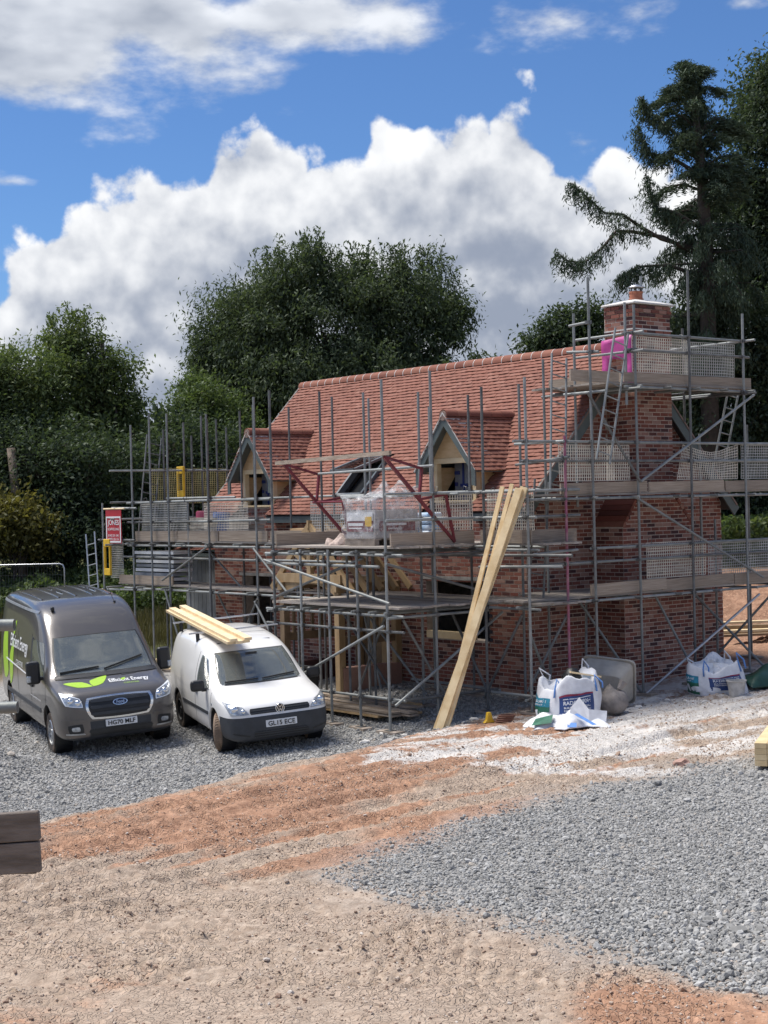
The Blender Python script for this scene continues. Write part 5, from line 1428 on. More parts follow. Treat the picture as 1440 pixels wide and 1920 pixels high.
def place(root, fx, fy, hx, hy, rearz, frontz, wb, roll=0.0):
    root.location = (fx, fy, frontz); root.rotation_euler = (-math.atan((rearz - frontz) / wb), roll, atan2(-hx, hy))

# ---- large dark grey panel van
def big_van():
    F = 1.02
    v = empty('panel_van', label='dark grey panel van with lime leaf graphics reading Efficient Energy', cat='van')
    S = [(0.0, .40, .76, .60, .52, .66), (.05, .31, .97, .82, .72, .86), (.14, .27, 1.08, .93, .80, .95), (.30, .26, 1.13, 1.00, .86, 1.01), (.55, .26, 1.19, 1.02, .90, 1.06), (.80, .26, 1.25, 1.03, .92, 1.10), (.98, .26, 1.32, 1.03, .91, 1.13), (1.22, .26, 1.55, 1.03, .88, 1.17), (1.48, .26, 1.81, 1.03, .84, 1.21), (1.68, .26, 1.99, 1.03, .83, 1.25), (1.88, .26, 2.17, 1.03, .82, 1.28), (2.12, .26, 2.32, 1.03, .82, 1.31), (2.45, .26, 2.43, 1.03, .82, 1.34), (3.0, .26, 2.49, 1.03, .83, 1.36), (4.4, .26, 2.51, 1.03, .83, 1.36), (5.65, .28, 2.49, 1.02, .82, 1.36), (5.9, .34, 2.42, .99, .78, 1.36), (5.97, .45, 2.25, .92, .72, 1.36)]
    wr = .345; yr = -3.75
    bm, bvh = make_body(S, F, [(s * 1.0, y, wr + .03, .435, .70) for s in (-1, 1) for y in (0, yr)], [.60])
    WS = [(-.84, 1.29), (.84, 1.29), (.735, 1.87), (-.735, 1.87)]
    SW = [(F - 2.32, 1.24), (F - 1.26, 1.24), (F - 1.66, 1.80), (F - 2.32, 1.82)]
    def t_ws(c, n): return n.y > .25 and c.y > F - 2.0 and in_quad(c.x, c.z, inset(WS, .965))
    def t_sw(c, n): return abs(c.x) > .7 and abs(n.x) > .5 and in_quad(c.y, c.z, inset(SW, .95))
    split_body(bm, [(None, None, t_ws), (None, None, t_sw), ('bumper', M_BUMP, lambda c, n: c.z < .60 and c.y > .40 and n.y > -.3 and c.z < .34 or (c.y > .4 and c.z < .6 and abs(c.x) < .52)), ('body', M_GREY, lambda c, n: True)], v)
    # windscreen with dark border
    border = patch(bvh, 'front', inset(WS, 1.035, 1.06), .004, 'windscreen_border', M_BLACK, v, 22, 16, .12)
    # ring only: remove the middle
    b2 = bmesh.new(); b2.from_mesh(border.data); b2.faces.ensure_lookup_table()
    bmesh.ops.delete(b2, geom=[f for f in b2.faces if in_quad(f.calc_center_median().x, f.calc_center_median().z, inset(WS, .955))], context='FACES'); b2.to_mesh(border.data); b2.free()
    patch(bvh, 'front', WS, .007, 'windscreen', M_GLASS, v, 22, 16, .10, .006)
    for side in ('right', 'left'):
        patch(bvh, side, SW, .006, 'side_window', M_GLASS, v, 12, 8, .12, .006)
        for nm, c in (('window_trim', [(F - 2.40, 1.21), (F - 2.32, 1.21), (F - 2.32, 1.85), (F - 2.40, 1.85)]), ('side_moulding', [(F - 5.0, .60), (F - 1.6, .60), (F - 1.6, .68), (F - 5.0, .68)])):
            patch(bvh, side, c, .01, nm, M_BUMP, v, 18, 2, .05)
        # door shut lines
        for y in (F - 1.12, F - 2.45, F - 3.75): patch(bvh, side, [(y, .50), (y + .014, .50), (y + .014, 1.9), (y, 1.9)], .002, 'shut_line', M_BLACK, v, 1, 14, 0, .003)
        patch(bvh, side, [(F - 2.4, .98), (F - 2.2, .98), (F - 2.2, 1.03), (F - 2.4, 1.03)], .03, 'door_handle', M_BLACK, v, 4, 2, .3, .03)
    cabin(v, F, 1.0, 2.15, .95, .65, 1.28, 2.1)
    MB().b2((-.10, F - 1.60, 1.80), (.12, F - 1.54, 1.87)).build('mirror_pod', M_BLACK, v, bevel=.02)
    # grille with chrome surround
    GR = [(-.49, .65), (.49, .65), (.56, .97), (-.56, .97)]
    patch(bvh, 'front', inset(GR, 1.09, 1.20), .012, 'grille_surround', M_CHROME, v, 20, 8, .42, .03)
    patch(bvh, 'front', GR, .022, 'grille', M_BLACK, v, 20, 8, .40, .02)
    for k in range(3):
        z = .70 + k * .10; patch(bvh, 'front', [(-.50, z), (.50, z), (.50, z + .05), (-.50, z + .05)], .040, 'grille_bar', M_BUMP, v, 16, 3, .2, .03)
    patch(bvh, 'front', [(-.125, .82), (.125, .82), (.125, .92), (-.125, .92)], .058, 'badge', M_CHROME, v, 10, 6, .95, .03)
    patch(bvh, 'front', [(-.108, .832), (.108, .832), (.108, .908), (-.108, .908)], .062, 'badge_field', mat('badge blue', (.012, .02, .06), .3), v, 10, 6, .95, .01)
    body_text(bvh, 'front', 'Ford', (0, .87), (-1, 0), (0, 1), .13, .052, M_CHROME, v, .068)
    for s in (1, -1):
        HL = [(.60, .83), (.90, .88), (.96, 1.10), (.64, .99)]
        IN = inset(HL, .9); 
        if s < 0: HL, IN = mirror(HL), mirror(IN)
        lamp = patch(bvh, 'front', HL, .010, 'headlight', M_BLACK, v, 14, 8, .30, .03)
        patch(bvh, 'front', inset(IN, 1.06), .014, 'light_guide', M_LED, lamp, 14, 8, .30, .01)
        patch(bvh, 'front', inset(IN, .93, .86), .018, 'lens', M_LAMP, lamp, 14, 8, .30, .01)
        for q, (x, z, r_) in enumerate(((.69, .915, .05), (.80, .95, .05))):
            p = proj(bvh, 'front', s * x, z, .015)
            MB().lathe([(0, .018), (r_ * .6, .014), (r_, 0), (r_ * 1.1, -.01)], 16, p, 'y').build('projector', M_CHROME, lamp, smooth=True)
        pod = [(.62, .42), (.86, .42), (.88, .56), (.64, .58)]; fog = inset(pod, .55, .5)
        if s < 0: pod, fog = mirror(pod), mirror(fog)
        pp = patch(bvh, 'front', pod, .006, 'fog_lamp_pod', M_BLACK, v, 8, 6, .3); patch(bvh, 'front', fog, .02, 'fog_lamp', M_LAMP, pp, 6, 5, .6, .015)
        tr_ = [(.60, .395), (.90, .40), (.90, .425), (.62, .418)]
        patch(bvh, 'front', tr_ if s > 0 else mirror(tr_), .012, 'bumper_trim', M_RIM, v, 10, 2, .1)
        sh = [(.55, .60), (.96, .62), (.96, .66), (.58, .65)]
        patch(bvh, 'front', sh if s > 0 else mirror(sh), .012, 'bumper_crease', M_GREY, v, 12, 2, .2)
    patch(bvh, 'front', [(-.52, .36), (.52, .36), (.55, .475), (-.55, .475)], .006, 'lower_grille', M_BLACK, v, 16, 4, .2)
    plate = patch(bvh, 'front', [(-.265, .495), (.265, .495), (.265, .605), (-.265, .605)], .045, 'number_plate', M_PLATE, v, 8, 3, .03, .05)
    body_text(bvh, 'front', 'HG70 MLF', (0, .55), (-1, 0), (0, 1), .46, .075, M_BTXT, plate, .053, .02)
    # bonnet: vents, vinyl leaves and lettering
    for s in (-1, 1):
        c = [(s * .22, F - .70), (s * .50, F - .74), (s * .50, F - .79), (s * .22, F - .75)]
        patch(bvh, 'top', c if s > 0 else c[::-1], .006, 'bonnet_vent', M_BLACK, v, 8, 3, .3)
    for c in ([(.84, F - .66), (.62, F - .36), (.33, F - .33), (.48, F - .60)], [(.36, F - .33), (.16, F - .42), (.0, F - .78), (.38, F - .62)], [(.26, F - .82), (.12, F - .82), (.02, F - .95), (.14, F - .93)]): patch(bvh, 'top', c, .005, 'leaf_graphic', M_LIME, v, 10, 6, .5, .004)
    body_text(bvh, 'top', 'Efficient Energy', (-.29, F - .47), (-1, .02), (0, -1), .68, .20, M_VWHITE, v, .007)
    body_text(bvh, 'top', 'CENTRE', (-.30, F - .33), (-1, .02), (0, -1), .26, .05, M_LIME, v, .007, .0)
    patch(bvh, 'top', [(-.14, F - .50), (-.20, F - .45), (-.26, F - .58), (-.2, F - .56)], .009, 'leaf_graphic', M_LIME, v, 5, 4, .5, .003)
    # side graphics on the driver's side
    body_text(bvh, 'right', 'Efficient Energy', (F - 3.6, 1.60), (1, 0), (0, 1), 1.75, .32, M_VWHITE, v, .008)
    body_text(bvh, 'right', 'CENTRE', (F - 3.5, 1.27), (1, 0), (0, 1), .7, .09, M_VWHITE, v, .008, .0)
    for c in ([(F - 5.3, .75), (F - 4.7, .95), (F - 4.85, 1.95), (F - 5.35, 1.7)], [(F - 4.65, .70), (F - 4.25, .95), (F - 4.05, 1.75), (F - 4.55, 1.35)], [(F - 4.25, 1.72), (F - 4.1, 1.76), (F - 3.95, 2.05), (F - 4.2, 1.95)]): patch(bvh, 'right', c, .006, 'leaf_graphic', M_LIME, v, 10, 10, .55, .004)
    patch(bvh, 'right', [(F - 4.9, 1.22), (F - 2.6, 1.13), (F - 2.6, 1.155), (F - 4.9, 1.25)], .008, 'stripe', M_VWHITE, v, 20, 2, 0, .003)
    body_text(bvh, 'right', 'www.efficientenergycentre.co.uk', (F - 2.0, .82), (1, 0), (0, 1), .95, .05, M_VWHITE, v, .008, .0)
    # roof pressings and aerials
    for x in (-.62, -.31, 0, .31, .62):
        patch(bvh, 'top', [(x - .018, F - 5.6), (x + .018, F - 5.6), (x + .018, F - 2.9), (x - .018, F - 2.9)], .014, 'roof_rib', M_GREY, v, 2, 20, .05, .02)
    for x in (-.47, .16):
        for y in (F - 3.9, F - 4.9): patch(bvh, 'top', [(x - .012, y), (x + .012, y), (x + .012, y + .5), (x - .012, y + .5)], .010, 'roof_bead', M_CHROME, v, 2, 4, 0, .01)
    patch(bvh, 'right', [(F - 5.7, 2.29), (F - 2.3, 2.26), (F - 2.3, 2.30), (F - 5.7, 2.33)], .012, 'roof_gutter', M_RIM, v, 24, 2, 0, .02)
    p = proj(bvh, 'top', -.55, F - 2.25, 0); MB().tube(p, p + Vector((.04, -.22, .24)), .006, 6).tube(p, p + Vector((0, 0, .03)), .022, 8).build('aerial', M_BLACK, v)
    p = proj(bvh, 'top', .60, F - 2.15, 0); MB().box(p + Vector((0, 0, .04)), (.06, .10, .08)).build('roof_marker', M_BLACK, v, bevel=.02)
    # wipers
    for x0, x1 in ((.78, .1), (.02, -.70)):
        a = proj(bvh, 'front', x0, 1.31, .03); b = proj(bvh, 'front', x1, 1.35 if x1 > 0 else 1.46, .03); MB().beam(a, b, .02, .03).build('wiper', M_BLACK, v)
    patch(bvh, 'front', [(-.90, 1.235), (.90, 1.235), (.87, 1.285), (-.87, 1.285)], .012, 'cowl_panel', M_BLACK, v, 20, 3, .1)
    # mirrors
    for s in (-1, 1):
        mi = empty('door_mirror', (s * 1.12, F - 1.38, 1.28), parent=v)
        MB().box((s * .04, 0, .06), (.24, .13, .40)).build('housing', M_BLACK, mi, bevel=.05)
        MB().box((-s * .10, -.01, -.05), (.16, .07, .07)).build('arm', M_BLACK, mi, bevel=.02)
        MB().box((s * .125, .05, -.04), (.08, .05, .12)).build('indicator', M_LAMP, mi, bevel=.02)
        MB().box((s * .04, -.068, .06), (.19, .006, .33)).build('mirror_glass', M_CHROME, mi)
        for y in (0, yr):
            MB().lathe([(.428, -.3), (.428, .0)], 36, (s * (1.0 - (0 if s > 0 else -.0)) - (.0 if s > 0 else -.3), y, wr + .03), 'x').build('wheel_arch', M_BLACK, v)
    for s in (-1, 1):
        for y in (0, yr): wheel(v, s * .885, y, wr, .235, s, 0, rim=M_RIM)
    return v
van = big_van()
place(van, -4.87, 26.74, .394, -.919, gz(-6.4, 30.2), gz(-4.87, 26.74), 3.75, radians(3.0))

# ---- small white van
def small_van():
    F = .88
    v = empty('small_van', label='small white van with dark bumper and planks on its roof bars', cat='van')
    S = [(0.0, .30, .58, .50, .44, .50), (.05, .22, .74, .72, .62, .65), (.14, .20, .83, .82, .71, .73), (.32, .20, .885, .87, .76, .78), (.62, .20, .945, .892, .79, .83), (.88, .20, .99, .895, .79, .86), (1.04, .20, 1.035, .895, .77, .88), (1.32, .20, 1.26, .895, .73, .92), (1.60, .20, 1.47, .895, .70, .95), (1.80, .20, 1.58, .895, .69, .96), (2.15, .20, 1.67, .895, .69, .97), (2.9, .20, 1.74, .895, .70, .97), (3.9, .22, 1.75, .89, .70, .97), (4.27, .28, 1.70, .86, .67, .97), (4.38, .38, 1.54, .79, .60, .97)]
    wr = .32; yr = -2.68
    bm, bvh = make_body(S, F, [(s * .86, y, wr + .02, .375, .60) for s in (-1, 1) for y in (0, yr)], [.62])
    WS = [(-.70, 1.03), (.70, 1.03), (.60, 1.485), (-.60, 1.485)]
    SW = [(F - 2.02, .96), (F - 1.20, .96), (F - 1.70, 1.40), (F - 2.0, 1.46)]
    def t_ws(c, n): return n.y > .25 and c.y > F - 1.95 and in_quad(c.x, c.z, inset(WS, .965))
    def t_sw(c, n): return abs(c.x) > .5 and abs(n.x) > .5 and in_quad(c.y, c.z, inset(SW, .93))
    split_body(bm, [(None, None, t_ws), (None, None, t_sw), ('bumper', M_BUMP, lambda c, n: c.z < .62 and c.y > .33), ('body', M_WPAINT, lambda c, n: True)], v)
    border = patch(bvh, 'front', inset(WS, 1.03, 1.06), .004, 'windscreen_border', M_BLACK, v, 22, 16, .12)
    b2 = bmesh.new(); b2.from_mesh(border.data); b2.faces.ensure_lookup_table()
    bmesh.ops.delete(b2, geom=[f for f in b2.faces if in_quad(f.calc_center_median().x, f.calc_center_median().z, inset(WS, .955))], context='FACES'); b2.to_mesh(border.data); b2.free()
    patch(bvh, 'front', WS, .007, 'windscreen', M_GLASS, v, 22, 16, .10, .006)
    for side in ('right', 'left'):
        patch(bvh, side, SW, .006, 'side_window', M_GLASS, v, 12, 8, .10, .006)
        for y in (F - 1.05, F - 2.15): patch(bvh, side, [(y, .30), (y + .012, .30), (y + .012, 1.5 if y < F - 2 else .98), (y, 1.5 if y < F - 2 else .98)], .002, 'shut_line', M_BUMP, v, 1, 14, 0, .003)
        patch(bvh, side, [(F - 3.1, .545), (F - 1.25, .545), (F - 1.25, .60), (F - 3.1, .60)], .012, 'side_moulding', M_BUMP, v, 18, 2, .1)
        patch(bvh, side, [(F - 2.12, .84), (F - 1.94, .84), (F - 1.94, .88), (F - 2.12, .88)], .03, 'door_handle', M_BLACK, v, 4, 2, .3, .03)
        patch(bvh, side, [(F - 1.02, .74), (F - .96, .74), (F - .96, .77), (F - 1.02, .77)], .008, 'side_repeater', M_LAMP, v, 3, 2, .4)
    cabin(v, F, 1.08, 1.95, .82, .42, 1.0, 1.6, (-.38, .38), True)
    MB().b2((-.10, F - 1.58, 1.40), (.10, F - 1.55, 1.47)).build('mirror_pod', M_BLACK, v, bevel=.01)
    # nose
    patch(bvh, 'front', [(-.50, .655), (.50, .655), (.50, .745), (-.50, .745)], .006, 'grille', M_BLACK, v, 18, 4, .12)
    for z in (.668, .70): patch(bvh, 'front', [(-.50, z), (.50, z), (.50, z + .014), (-.50, z + .014)], .016, 'grille_bar', M_BUMP, v, 18, 2, 0, .015)
    p = proj(bvh, 'front', 0, .705, .02)
    em = MB().lathe([(0, 0), (.058, 0), (.075, .006), (.078, -.01), (.07, -.02)], 28, p, 'y').build('badge', M_BUMP, v, smooth=True)
    MB().lathe([(.064, .008), (.070, .014), (.077, .010), (.078, -.006), (.064, .0), (.064, .008)], 28, p, 'y').build('badge_ring', M_CHROME, em, smooth=True)
    q = p + Vector((0, .010, 0))
    for pts in ([(-.030, .052), (0.0, .012), (.030, .052)], [(-.050, .036), (-.024, -.052), (0.0, -.004), (.024, -.052), (.050, .036)]):
        lm = MB()
        for a, b in zip(pts[:-1], pts[1:]): lm.beam(q + Vector((a[0], 0, a[1])), q + Vector((b[0], 0, b[1])), .008, .011, (0, 0, 1))
        lm.build('badge_letter', M_CHROME, em)
    for s in (1, -1):
        HL = [(.50, .655), (.80, .66), (.845, .86), (.60, .78)]
        IN = inset(HL, .88)
        if s < 0: HL, IN = mirror(HL), mirror(IN)
        lamp = patch(bvh, 'front', HL, .008, 'headlight', M_RIM, v, 14, 8, .25, .03); patch(bvh, 'front', IN, .013, 'lens', M_LAMP, lamp, 14, 8, .25, .01)
        for x, z, r_ in ((.72, .745, .055), (.60, .71, .035)):
            pp = proj(bvh, 'front', s * x, z, .012); MB().lathe([(0, .016), (r_ * .6, .013), (r_, 0), (r_ * 1.1, -.01)], 16, pp, 'y').build('reflector', M_CHROME, lamp, smooth=True)
        slot = [(.52, .30), (.78, .36), (.79, .385), (.53, .33)]
        patch(bvh, 'front', slot if s > 0 else mirror(slot), .006, 'bumper_slot', M_BLACK, v, 8, 3, .2)
    patch(bvh, 'front', [(-.46, .27), (.46, .27), (.46, .38), (-.46, .38)], .006, 'lower_grille', M_BLACK, v, 16, 4, .25)
    for z in (.29, .325, .36): patch(bvh, 'front', [(-.45, z), (.45, z), (.45, z + .012), (-.45, z + .012)], .016, 'lower_grille_bar', M_BUMP, v, 16, 2, 0, .012)
    plate = patch(bvh, 'front', [(-.26, .435), (.26, .435), (.26, .545), (-.26, .545)], .02, 'number_plate', M_PLATE, v, 8, 3, .03, .04)
    body_text(bvh, 'front', 'GL15 ECE', (0, .49), (-1, 0), (0, 1), .45, .075, M_BTXT, plate, .028, .02)
    for x0, z0, x1, z1 in ((.62, 1.05, .05, 1.055), (-.02, 1.05, -.60, 1.085)):
        a = proj(bvh, 'front', x0, z0, .03); b = proj(bvh, 'front', x1, z1, .03); MB().beam(a, b, .018, .025).build('wiper', M_BLACK, v)
    for s in (-1, 1):
        mi = empty('door_mirror', (s * .99, F - 1.36, .98), parent=v)
        MB().box((s * .03, 0, .05), (.24, .12, .19)).build('housing', M_BLACK, mi, bevel=.05)
        MB().box((-s * .09, -.01, -.03), (.12, .06, .06)).build('arm', M_BLACK, mi, bevel=.02)
        MB().box((s * .03, -.063, .05), (.19, .006, .14)).build('mirror_glass', M_CHROME, mi)
        for y in (0, yr): MB().lathe([(.368, -.25), (.368, 0)], 36, (s * .865 + (.25 if s < 0 else 0), y, wr + .02), 'x').build('wheel_arch', M_BLACK, v)
        for y in (0, yr):
            wheel(v, s * .765, y, wr, .20, s, radians(-25) if y == 0 else 0, M_TYREM if y == 0 else M_TYRE, M_RIMB if y else M_RIM, 8)
    # roof bars
    for y, zz in ((F - 2.6, 1.595), (F - 3.85, 1.68)):
        b = empty('roof_bar', (0, y, zz), parent=v)
        MB().box((0, 0, .17), (1.62, .035, .028)).build('crossbar', M_ALU, b, bevel=.006)
        for s in (-1, 1): MB().box((s * .66, 0, .08), (.06, .06, .16)).build('foot', M_BLACK, b, bevel=.01)
    return v
van2 = small_van()
place(van2, -2.02, 25.66, .348, -.937, gz(-2.95, 28.2), gz(-2.02, 25.66), 2.68, radians(3.4))
# planks carried on the roof bars
bpy.context.view_layer.update()
MW = Matrix.Translation(van2.location) @ van2.rotation_euler.to_matrix().to_4x4()
for i, (x, dz, yf, yb) in enumerate(((.37, 0, -.30, -4.25), (.24, 0, -.26, -4.1), (.11, 0, -.28, -4.2), (.33, .05, -.25, -4.15), (.09, .05, -.22, -4.3))):
    o = MB().box((0, (yf + yb) / 2, 0), (.125, yf - yb, .047)).build('timber_plank', M_PINE, None, bevel=.003)
    o.matrix_world = MW @ Matrix.Translation((x + .05, 0, 1.685 + dz)) @ Matrix.Rotation(.04, 4, 'Z') @ Matrix.Rotation(-.064, 4, 'X')
    tag(o, ('pale plank on the white van roof bars, bottom layer, edge nearest the grey van', 'pale plank on the white van roof bars, middle of the bottom layer', 'pale plank on the white van roof bars, bottom layer, edge nearest the scaffold', 'pale plank on the white van roof bars, top layer, nearer the grey van', 'pale plank on the white van roof bars, top layer, nearer the scaffold')[i], 'plank', 'planks on the white van roof')

# ================================================================ things on the ground
def clothy(name, mt, loc, rotz, build, label=None, cat=None, parent=None, sub=1, thick=.008):
    vs, fs = build(); o = MB().add(vs, fs).build(name, mt, parent, smooth=True, fix=False)
    o.location = loc; o.rotation_euler = (0, 0, rotz)
    if sub: m = o.modifiers.new('s', 'SUBSURF'); m.levels = sub; m.render_levels = sub
    if thick: o.modifiers.new('t', 'SOLIDIFY').thickness = thick
    return tag(o, label, cat)
M_BAGW = mat('white woven bag', (.70, .71, .74), .65, 0, var=.12, scale=5, bump=.25, bscale=70)
M_BNAVY = mat('navy print', (.02, .055, .19), .55, 0, var=.2, scale=8)
M_BTEAL = mat('teal print', (.02, .20, .30), .55, 0, var=.25, scale=8)
M_BGRN = mat('green print', (.02, .12, .075), .55, 0, var=.25, scale=8)
M_BRED = mat('red print', (.25, .02, .05), .55)
M_BLUE = mat('blue strap', (.12, .27, .62), .55)
def bulk_bag(x, y, rz, sx, sy, sz, label, slump, seed, lean=0.0):
    r = np.random.default_rng(seed); zb = gz(x, y)
    bag = empty('builders_bag', (x, y, zb - .02), (0, 0, rz), label, 'bag', 'bulk builders bags by the gable')
    n, m = 36, 12
    ph = r.uniform(0, 6, 8)
    def surf(a, t, off=0.0):
        """a around 0..1, t up 0..1: soft square bag"""
        th = 2 * pi * a; c, s = cos(th), sin(th); k = 1 / (abs(c) ** 2.5 + abs(s) ** 2.5) ** (1 / 2.5)
        bul = 1 + .10 * sin(pi * t) - .06 * t; f = 1 + .05 * sin(4 * th + ph[0] + 3 * t) + .04 * sin(9 * th + ph[1] - 5 * t) * t + .018 * sin(19 * th + ph[3] + 8 * t) + .07 * (1 - t) ** 3
        top = sz * (1 - slump * (.5 + .5 * sin(th + ph[2]))) * (1 + (.13 * sin(3 * th + ph[4]) + .06 * sin(7 * th + ph[5])) * max(0, t - .6) * 2.5)
        px, py = c * k * sx / 2 * bul * f, s * k * sy / 2 * bul * f
        nn = Vector((c * sy, s * sx, 0)).normalized()
        return Vector((px + lean * t * sz, py, t * top)) + nn * off
    vs = []; fs = []
    for j in range(m + 1):
        for i in range(n): vs.append(surf(i / n, j / m))
    # rolled rim and loose fill
    for k, (inn, dz) in enumerate(((.96, .02), (.86, -.03), (.7, -.10), (.35, -.06), (.02, -.03))):
        for i in range(n):
            p = surf(i / n, 1.0); vs.append(Vector((p.x * inn + (1 - inn) * lean * sz, p.y * inn, p.z + dz + .03 * r.normal() * (inn < .9))))
    for j in range(m + 5):
        for i in range(n): fs.append((j * n + i, j * n + (i + 1) % n, (j + 1) * n + (i + 1) % n, (j + 1) * n + i))
    fs.append(tuple((m + 5) * n + i for i in range(n)))
    MB().add(vs, fs).build('sack', M_BAGW, bag, smooth=True, fix=False)
    def panel(a0, a1, t0, t1, mt, name, off, ell=False):
        g = []; N, Q = 10, 8
        for j in range(Q + 1):
            for i in range(N + 1):
                s_, t_ = 2 * i / N - 1, 2 * j / Q - 1
                if ell: s_, t_ = s_ * sqrt(1 - t_ * t_ / 2), t_ * sqrt(1 - s_ * s_ / 2)
                g.append(surf(a0 + (a1 - a0) * (s_ + 1) / 2, t0 + (t1 - t0) * (t_ + 1) / 2, off))
        f = [(j * (N + 1) + i, j * (N + 1) + i + 1, (j + 1) * (N + 1) + i + 1, (j + 1) * (N + 1) + i) for j in range(Q) for i in range(N)]
        return MB().add(g, f).build(name, mt, bag, smooth=True, fix=False)
    def words(body, a, t, wa, ht, off, flip=1):
        v2, f2, w0, h0 = text_mesh(body, .02)
        P = [surf(a + flip * v[0] / w0 * wa, t + v[1] / h0 * ht, off) for v in v2]
        MB().add(P, f2).build('lettering', M_WHITE, bag, fix=False)
    # two printed faces: navy (a about .70 .. .95 looks towards -y) and teal/green
    panel(.655, .845, .20, .70, M_BNAVY, 'printed_panel', .010); panel(.655, .845, .70, .735, M_BRED, 'printed_band', .012)
    panel(.675, .825, .645, .66, M_WHITE, 'printed_line', .0125)
    words('RADBOURNE', .75, .575, .145, .085, .0135); words('BUILDING MATERIALS', .75, .47, .14, .045, .0135); words('DELIVERED TO YOU', .75, .40, .14, .04, .0135)
    panel(.635, .71, .14, .34, M_BAGW, 'printed_petal', .0125, True); panel(.79, .87, .10, .30, M_BAGW, 'printed_petal', .0125, True)
    panel(.40, .60, .06, .50, M_BGRN, 'printed_panel', .009); panel(.40, .60, .50, .74, M_BTEAL, 'printed_panel', .010)
    words('RADBOURNE', .50, .64, .14, .075, .0125); words('AGGREGATES', .5, .55, .12, .04, .0125)
    panel(.47, .53, .14, .42, M_BAGW, 'printed_petal', .011, True); panel(.54, .625, .16, .38, M_BAGW, 'printed_petal', .011, True)
    for a in (.12, .37, .63, .88):
        b = surf(a, .75, .012); tp = surf(a, 1.02, .012); q = tp + Vector((.06 * cos(a * 9), .05, .14)); MB().path([b, tp, q, tp + Vector((.12, .02, .02)), b + Vector((.1, .01, .05))], [.016] * 5, 5).build('strap', M_BAGW if a < .6 else M_BLUE, bag, smooth=True)
    return bag
b1 = bulk_bag(2.93, 25.05, radians(12), .92, .86, .80, 'full white builders bag with navy print beside the tipped grey tub', .22, 3)
# rubbish sticking out of the bag
o = empty('rubbish', (3.0, 25.05, gz(2.93, 25.05) + .68), (0, 0, .3), 'black sack and timber offcut sticking out of the full builders bag', 'rubbish')
MB().lathe([(0, .22), (.08, .2), (.15, .1), (.17, 0), (0, -.04)], 12).build('black_sack', M_BLACK, o, smooth=True); MB().beam((-.1, -.15, .16), (.42, -.2, .06), .05, .025).build('offcut', M_PINE, o); MB().box((.2, -.12, .02), (.2, .02, .16), Matrix.Rotation(.5, 3, 'Z')).build('packaging', M_BLUEB, o)
b2 = bulk_bag(5.84, 27.2, radians(16), .98, .70, .58, 'slumped white builders bag with printed panels standing at the end of the gable wall', .22, 9, -.15)
# flattened bag in front
def flat_bag():
    n, m = 22, 14; vs = []; r = np.random.default_rng(11)
    for j in range(m + 1):
        for i in range(n + 1):
            u, v = i / n, j / m
            h = .05 + .10 * abs(sin(u * 9 + v * 2)) * sin(pi * v) + .16 * math.exp(-((u - .62) / .14) ** 2 - ((v - .55) / .3) ** 2) + .12 * math.exp(-((u - .25) / .12) ** 2 - ((v - .8) / .3) ** 2)
            h *= min(1, 6 * min(u, 1 - u, v, 1 - v) + .08)
            vs.append(Vector(((u - .5) * 1.25 + .06 * sin(v * 7), (v - .5) * .62 + .07 * sin(u * 11) + .1 * u, h + .012 * r.normal())))
    return vs, [(j * (n + 1) + i, j * (n + 1) + i + 1, (j + 1) * (n + 1) + i + 1, (j + 1) * (n + 1) + i) for j in range(m) for i in range(n)]
fb = empty('flattened_bag', (2.80, 24.25, gz(2.80, 24.25) - .01), (0, 0, .12), 'empty crumpled white bag lying flat in front of the full one', 'bag')
clothy('sheet', M_BAGW, (0, 0, 0), 0, flat_bag, parent=fb)
MB().add([(-.60, -.16, .06), (-.30, -.24, .10), (-.22, -.02, .20), (-.48, .08, .13)], [(0, 1, 2, 3)]).build('green_print', M_BGRN, fb); MB().add([(-.06, -.30, .03), (.08, -.32, .03), (.1, -.25, .09), (-.04, -.23, .09)], [(0, 1, 2, 3)]).build('blue_tape', M_BLUE, fb); MB().add([(.10, -.12, .2), (.34, -.30, .05), (.42, -.27, .05), (.16, -.06, .21)], [(0, 1, 2, 3)]).build('blue_tape', M_BLUE, fb)
# flap standing up
MB().add([(.02, -.02, .08), (.34, -.1, .06), (.36, -.02, .26), (.24, .10, .44), (.08, .02, .30), (.62, -.08, .06), (.66, .0, .22)], [(0, 1, 2, 3, 4), (1, 5, 6, 2)]).build('flap', M_BAGW, fb)
# tipped mixing tub
def tub_mesh(w, l, d, lip):
    def loop(k, z, e): return [(x * k, y * k, z) for x, y in [(w / 2 * (1 if abs(cos(t)) < 1e-9 else np.sign(cos(t))) * abs(cos(t)) ** .22, l / 2 * np.sign(sin(t)) * abs(sin(t)) ** .22) for t in np.linspace(0, 2 * pi, 37)[:-1] + .01]]
    L = [loop(1.0, d - .02, 0), loop(1.0 + lip, d - .02, 0), loop(1.0 + lip, d + .03, 0), loop(1.0, d + .03, 0), loop(.97, d - .02, 0), loop(.82, .02, 0), loop(.78, 0.0, 0)]
    vs = [p for q in L for p in q]; n = 36
    fs = [(j * n + i, j * n + (i + 1) % n, (j + 1) * n + (i + 1) % n, (j + 1) * n + i) for j in range(len(L) - 1) for i in range(n)] + [tuple((len(L) - 1) * n + i for i in range(n))]
    return vs, fs
vs, fs = tub_mesh(.86, .74, .46, .09)
tb = MB().add(vs, fs).build('mixing_tub', mat('dusty grey plastic tub', (.33, .30, .26), .8, 0, col2=(.44, .41, .36), scale=4, bump=.2), None, smooth=True, fix=False, autosmooth=True)
tb.modifiers.new('t', 'SOLIDIFY').thickness = .012
tb.location = (3.62, 26.1, gz(3.62, 26.1) + .34); tb.rotation_euler = (radians(-72), radians(6), radians(-24)); tag(tb, 'grey plastic mixing tub tipped on its side against the brick chimney breast', 'tub')
